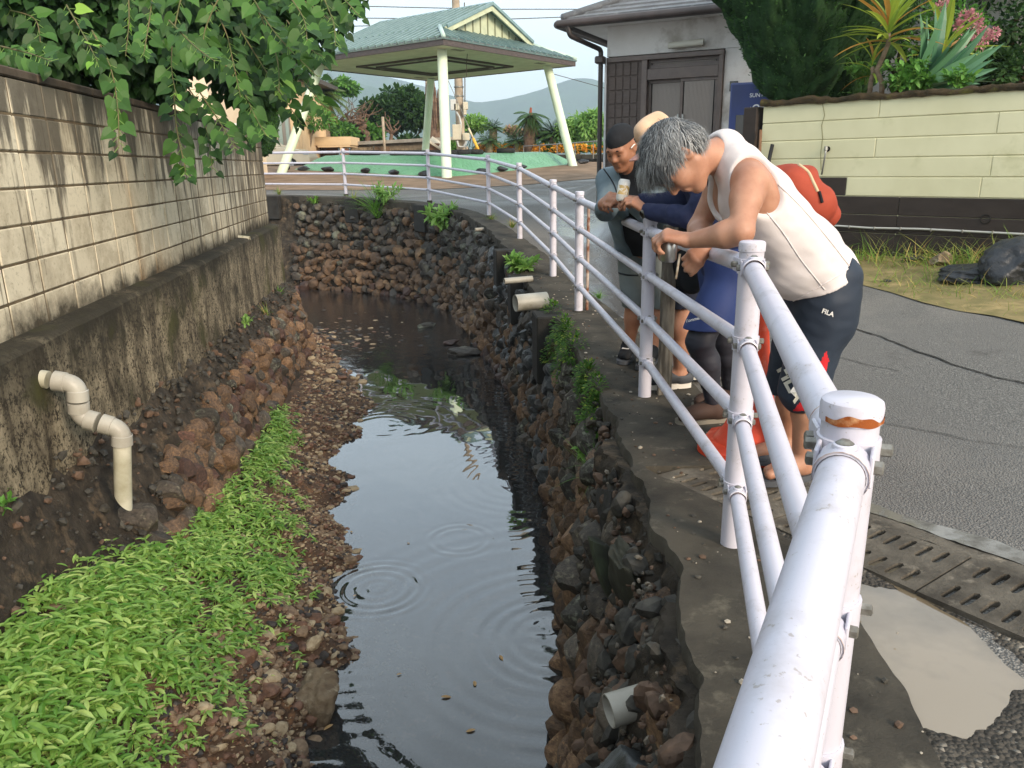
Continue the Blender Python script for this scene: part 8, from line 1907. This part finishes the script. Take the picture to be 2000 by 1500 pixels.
sB.cone(pvB+sideB*.06+V(0, 0, .06), pvB-sideB*.06+V(0, 0, .06), .115, None, .05); sB.plane(P(1236, 607, 5.1), V(0, 0, -1)); sB.plane(pvB+V(0, 0, .12), V(0, 0, 1)); sB.folds(.008, 8, 41, (1, 1, .7)); sB.folds(.003, 22, 42); so_ = sB.build('shorts', m_greysh, B); surf_tube([(1203, 531), (1225, 537), (1250, 538)], sB, .006, m_black, so_, 'pocket_zip', 20)
for an, td in ((aR, tB), (aL, V(-.5, -.85, 0))):
    sk = Field(*lo_hi([an, an+V(*(nrm(td)*.22))], .10), .006); foot(sk, an, td, gB+.03, .25, .004); sk.cone(an, an+V(0, 0, .03), .042, .042, .02); sk.build('sock', m_black, B); s1 = sandal(B, an, td, gB+.003, .285, m_rub, .054)
    d = nrm(td); c = V(an[0], an[1], gB+.098)+d*.10; s_ = V(-d[1], d[0], 0); mb = MB(); mb.box(c, (.05, .03, .004), rz=math.atan2(s_[1], s_[0]), bev=.001); mb.build('slide_print', m_pw, s1)

# ---------------------------------------------------------------- man with the cap and navy sleeves
gC = float(gz(V(1.05), V(4.0))[0])+.02
Cc = thing('person', 'man in beige cap, navy long sleeves, blue shorts and grey leggings at the railing', 'person', (1.1, 3.95, gC))
hC = P(1286, 284, 4.35); fC, uC = V(-.80, -.22, -.55), V(-.55, -.1, .83); shLc, shRc = P(1392, 378, 3.95), P(1352, 352, 4.30); elLc, elRc = P(1345, 424, 4.02), P(1332, 396, 4.38); wrLc, wrRc = P(1262, 412, 4.36), P(1252, 392, 4.55); nkC = P(1345, 338, 4.18); pvC = P(1420, 524, 3.98)
hcL, hcR = pvC+V(-.0, -.085, -.05), pvC+V(.0, .085, -.05); kcL, kcR = P(1366, 668, 3.82), P(1418, 668, 4.10); acL, acR = P(1398, 782, 3.92), P(1428, 775, 4.16); acL[2] = acR[2] = gC+.09
lo, hi = lo_hi([hC, shLc, shRc, elLc, wrRc, P(1200, 385, 4.5), pvC, acL, acR, P(1330, 820, 3.9)], .20); lo[2] = gC-.02; fd = Field(lo, hi, .0065); chC = (shLc+shRc)/2+V(.07, 0, -.07)
def torsoC(Fd, g=0.):
    for s in (-1, 1): Fd.cone(pvC+V(0, .07*s, 0), chC*.5+pvC*.5+V(.03, .07*s, 0), .115, .115, .06, grow=g); Fd.cone(chC*.5+pvC*.5+V(.03, .07*s, 0), chC+V(0, .085*s, 0), .115, .105, .06, grow=g)
    Fd.cone(chC, nkC, .09, .06, .06, grow=g)
    for sh in (shLc, shRc): Fd.cone(nkC*.5+sh*.5, sh, .06, .056, .05, grow=g)
torsoC(fd); fd.cone(nkC, hC-nrm(uC)*.06, .06, .055, .03); pC, RC = head(fd, hC, fC, uC, 1.0); arm(fd, shLc, elLc, wrLc); arm(fd, shRc, elRc, wrRc); leg(fd, hcL, kcL, acL); leg(fd, hcR, kcR, acR); foot(fd, acL, V(-1, -.18, 0), gC+.03); foot(fd, acR, V(-1, 0, 0), gC+.03)
hand(fd, wrLc, V(-.62, .25, .50), V(-.45, .55, -.5), -1, [(.55, .75), (.6, .8), (.65, .8), (.7, .85)], 1.08, .12, (.6, .6, .5)); hand(fd, wrRc, V(-.9, .1, .1), V(-.1, -.5, -.8), 1, [(.7, .8)]*4, 1., .0)
fd.build('body', m_skinB, Cc); face_bits(pC, RC, Cc, mat('black_brow', '1d1613'))
canC = P(1217, 372, 4.52); can(canC, V(.16, .1, 1), .033, .122, mat('can_white', 'd9d7d3', 'c7c4bd', 12, .35, .5, bump=0), 'white and gold can held by the man in navy sleeves', mat('can_gold', 'b99a5c', 'd9d4c8', 40, .35, .5, bump=0, lo=.48, hi=.55))
f_, u_, l_ = headframe(fC, uC); RH = np.stack([f_, u_, l_], 1); cp = Field(*lo_hi([hC], .26), .006); cp.ell(pC(-.012, .045), (.116, .105, .096), RH, .01); cp.cone(pC(.05, .12, .04), pC(-.07, .11, -.03), .05, .045, .05); cp.plane(pC(.0, .030), -u_); cp.folds(.006, 12, 51); cp.build('cap_crown', m_cap, Cc)
mb = MB(); G = []
for r_ in np.linspace(.085, .185, 6): G.append([pC(r_*math.cos(a)-.01, .034-.10*(r_-.085)-.030*math.sin(a)**2*(r_/.15), r_*math.sin(a)*.90) for a in np.linspace(-1.15, 1.15, 17)])
mb.slab(np.array(G), tuple(u_*.006)); mb.build('cap_brim', m_capp, Cc, sm=True, auto=50)
lsv = Field(lo, hi, .0065); torsoC(lsv, .014)
for sh, el, wr in ((shLc, elLc, wrLc), (shRc, elRc, wrRc)): arm(lsv, sh, el, el+(wr-el)*.95, .012); lsv.cone(el, el+(wr-el)*.95, .046, .036, .02)
lsv.plane(pvC-V(0, 0, .10), V(-.3, 0, -1)); lsv.cone(nkC+V(0, 0, .02), hC, .075, .09, .01, sub=True); lsv.folds(.003, 14, 61); lsv.folds(.0022, 40, 62); lsv.build('long_sleeve_shirt', m_navys, Cc)
wl_ = nrm(wrLc-elLc); mb = MB(); wc = wrLc-wl_*.022; mb.lathe([(.036, -.013), (.0405, -.011), (.0405, .011), (.036, .013)], wc, 20, axis=wl_); wt_ = mb.build('watch_strap', mat('watch_rubber', '17181a', bump=0, rough=.6), Cc, sm=True, auto=40); wn_ = nrm(V(-.25, -.85, -.25)-wl_*(V(-.25, -.85, -.25)@wl_)); mb = MB(); mb.lathe([(.021, .030), (.024, .036), (.024, .046), (.020, .049), (.019, .047), (0, .047)], wc, 24, axis=wn_); wd = mb.build('watch_case', mat('watch_steel', '6b6a64', bump=0, metal=.8, rough=.3), wt_, sm=True, auto=40); mb = MB(); mb.lathe([(.018, .0478), (0, .0479)], wc, 24, axis=wn_); mb.build('watch_face', mat('watch_dark', '0f1012', bump=0, rough=.15), wd)
sC = Field(lo, hi, .0065)
for a, b in ((hcL, kcL), (hcR, kcR)): sC.cone(a, b, .125, .105, .06)
sC.cone(pvC+V(0, .06, .05), pvC+V(0, -.06, .05), .135, None, .06); sC.plane(P(1390, 640, 3.85), V(.0, 0, -1)); sC.plane(pvC+V(0, 0, .12), V(-.2, 0, 1)); sC.folds(.007, 8, 71, (1, 1, .5)); sc_o = sC.build('shorts', m_blue_sh, Cc); decal('Tommes Land', 1362, 622, 8.5, math.radians(-14), sC, m_pw, sc_o, bold=.1, shear=.3)
lg = Field(lo, hi, .0065); leg(lg, hcL, kcL, acL+(kcL-acL)*.1, .008); leg(lg, hcR, kcR, acR+(kcR-acR)*.1, .008); lg.plane(pvC-V(0, 0, .1), V(0, 0, 1)); lg.folds(.003, 18, 81, (1, 1, 2.)); lgo = lg.build('leggings', m_legg, Cc)
for an, td in ((acL, V(-1, -.18, 0)), (acR, V(-1, 0, 0))):
    d = nrm(td); sh_ = Field(*lo_hi([an-d*.08, an+d*.24], .09), .006); foot(sh_, an, td, gC+.035, .275, .011); sh_.cone(an, an+V(0, 0, .02), .05, .052, .02); sh_.plane(an+V(0, 0, .035), V(0, 0, 1)-d*.3); sh_.plane(V(0, 0, gC+.028), V(0, 0, -1)); so = sh_.build('shoe', m_shoe, Cc); sandal(Cc, an+d*-.005, td, gC+.002, .30, m_sole, .052, False, .036)
    hl = V(an[0], an[1], gC+.075)+d*.055; s_ = V(-d[1], d[0], 0)
    for q in (0, .03, .06): mb = MB(); c = hl+d*q+V(0, 0, .030-q*.45); mb.tube([c+s_*.03-V(0, 0, .012), c+V(0, 0, .006), c-s_*.03-V(0, 0, .012)], .0028, 5); mb.build('lace', mat('lace_tan', 'a0734f', bump=0), so, sm=True)

# ---------------------------------------------------------------- man mostly hidden behind the others
gD = float(gz(V(1.05), V(4.6))[0])+.03
Dm = thing('person', 'bare legged man in navy shorts and dark clogs standing mostly hidden behind the railing post', 'person', (1.1, 4.65, gD))
pvD = P(1360, 490, 4.72); hD = P(1332, 292, 4.72); nkD = P(1345, 338, 4.74); sLd, sRd = P(1385, 365, 4.60), P(1340, 360, 4.95); hdL, hdR = pvD+V(0, -.085, -.03), pvD+V(0, .085, -.03); kdL, kdR = P(1327, 642, 4.55), P(1392, 650, 4.78); adL, adR = P(1327, 738, 4.62), P(1398, 742, 4.82); adL[2] = adR[2] = gD+.09
lo, hi = lo_hi([hD, sLd, sRd, pvD, adL, adR, P(1280, 760, 4.6)], .22); lo[2] = gD-.02; fd = Field(lo, hi, .0075)
def torsoD(Fd, g=0.):
    ch = (sLd+sRd)/2-V(-.03, 0, .1)
    for s in (-1, 1): Fd.cone(pvD+V(0, .07*s, 0), ch+V(0, .08*s, 0), .11, .105, .06, grow=g)
    Fd.cone(ch, nkD, .09, .06, .06, grow=g)
    for sh in (sLd, sRd): Fd.cone(nkD*.5+sh*.5, sh, .06, .056, .05, grow=g)
torsoD(fd); fd.cone(nkD, hD-V(0, 0, .05), .06, .055, .03); pD, RD = head(fd, hD, V(-.9, -.1, -.4), V(-.35, 0, .93)); elDl, elDr = P(1395, 440, 4.58), P(1350, 440, 4.98); wDl, wDr = P(1345, 480, 4.5), P(1320, 478, 4.7); arm(fd, sLd, elDl, wDl); arm(fd, sRd, elDr, wDr); hand(fd, wDl, V(-.8, .3, -.2), V(0, .4, -.9), -1, [(.6, .8)]*4); hand(fd, wDr, V(-.8, -.2, -.2), V(0, -.4, -.9), 1, [(.6, .8)]*4)
leg(fd, hdL, kdL, adL); leg(fd, hdR, kdR, adR); foot(fd, adL, V(-1, -.1, 0), gD+.03); foot(fd, adR, V(-1, .1, 0), gD+.03); fd.build('body', m_skinA, Dm); face_bits(pD, RD, Dm, mat('black_brow', '1d1613'))
f_, u_, l_ = headframe(V(-.9, -.1, -.4), V(-.35, 0, .93)); RH = np.stack([f_, u_, l_], 1); hrd = Field(*lo_hi([hD], .17), .007); hrd.ell(pD(-.02, .03), (.106, .098, .085), RH, .01); hrd.plane(pD(.06, .03), nrm(f_-u_*.5)); hrd.plane(pD(0, -.04), -u_); hrd.build('hair', MATS['black_hair'], Dm)
tD = Field(lo, hi, .0075); torsoD(tD, .018); arm(tD, sLd, sLd*.3+elDl*.7, elDl*.9+sLd*.1, .015); arm(tD, sRd, sRd*.3+elDr*.7, elDr*.9+sRd*.1, .015); tD.plane(pvD-V(0, 0, .06), V(0, 0, -1)); tD.cone(nkD+V(0, 0, .02), hD, .07, .09, .01, sub=True); tD.folds(.005, 9, 91); tD.build('black_shirt', m_black, Dm)
sD = Field(lo, hi, .0075)
for a, b in ((hdL, kdL), (hdR, kdR)): sD.cone(a, b, .118, .095, .06)
sD.cone(pvD+V(0, .06, .05), pvD+V(0, -.06, .05), .13, None, .06); sD.plane(P(1325, 602, 4.55), V(0, 0, -1)); sD.plane(pvD+V(0, 0, .11), V(0, 0, 1)); sD.folds(.006, 8, 95); sD.build('shorts', m_navysh, Dm)
for an, td in ((adL, V(-1, -.1, 0)), (adR, V(-1, .1, 0))):
    d = nrm(td); cr = Field(*lo_hi([an-d*.09, an+d*.22], .09), .006); foot(cr, an, td, gD+.035, .265, .012); cr.plane(V(0, 0, gD+.034), V(0, 0, -1)); cr.cone(an+V(0, 0, .06), an+V(0, 0, -.01)+d*.02, .075, .052, .01, sub=True); cr.build('clog', m_rub, Dm); s1 = sandal(Dm, an, td, gD+.002, .285, m_wsole, .052, False, .036)
    s_ = V(-d[1], d[0], 0); hl = V(an[0], an[1], gD+.06); mb = MB(); mb.tube([hl+d*.05+s_*.045, hl-d*.03+s_*.045+V(0, 0, .015), hl-d*.075+V(0, 0, .025), hl-d*.03-s_*.045+V(0, 0, .015), hl+d*.05-s_*.045], .008, 6); mb.build('heel_strap', m_rub, s1, sm=True)
wb_ = Field(*lo_hi([P(1340, 530, 4.4)], .22), .007); q = P(1342, 520, 4.48); wb_.cone(q+V(0, -.10, .02), q+V(0, .10, .02), .085, None, .03); wb_.cone(q+V(.01, -.10, -.07), q+V(.01, .10, -.07), .075, None, .04); wb_.folds(.004, 12, 99); solo(wb_.build('waist_bag', m_black, None), 'black waist bag hanging in front of the man in clogs', 'bag')

# ---------------------------------------------------------------- fallen leaves on the water
FLL = ['pale fallen leaf floating in the middle of the near water', 'brown fallen leaf floating right of the pale one', 'fallen leaf nearest the bottom picture edge on the water', 'fallen leaf floating toward the right wall', 'tiny leaf floating left of the pale middle leaf', 'tiny leaf beside the gravel left of the ripple rings', 'fallen leaf floating beside the rough boulder', 'tiny leaf floating in the bright middle of the stream', 'tiny leaf floating below the ripple rings']
lfm = leaf_mat('fallen_leaf', 'c9a878', 'b08a5c', .2, .6, .3)
for k, (px, py, s) in enumerate(((862, 1361, .055), (928, 1340, .05), (928, 1425, .05), (976, 1280, .05), (775, 1318, .03), (688, 1040, .035), (650, 1415, .055), (795, 1060, .03), (690, 1165, .03))):
    d = FW+RT*(px-1000)/F+UP*(750-py)/F; q = CP+d*((WATER+.006-EYE)/d[2]); mb = MB(); an = k*1.7; scatter(mb, q[None], V(math.cos(an), math.sin(an), 0)[None], V(0, 0, 1)[None], s, t_lance(.2, .06, 4)); solo(mb.build('fallen_leaf', lfm), FLL[k], 'leaf', 'fallen leaves on the stream')
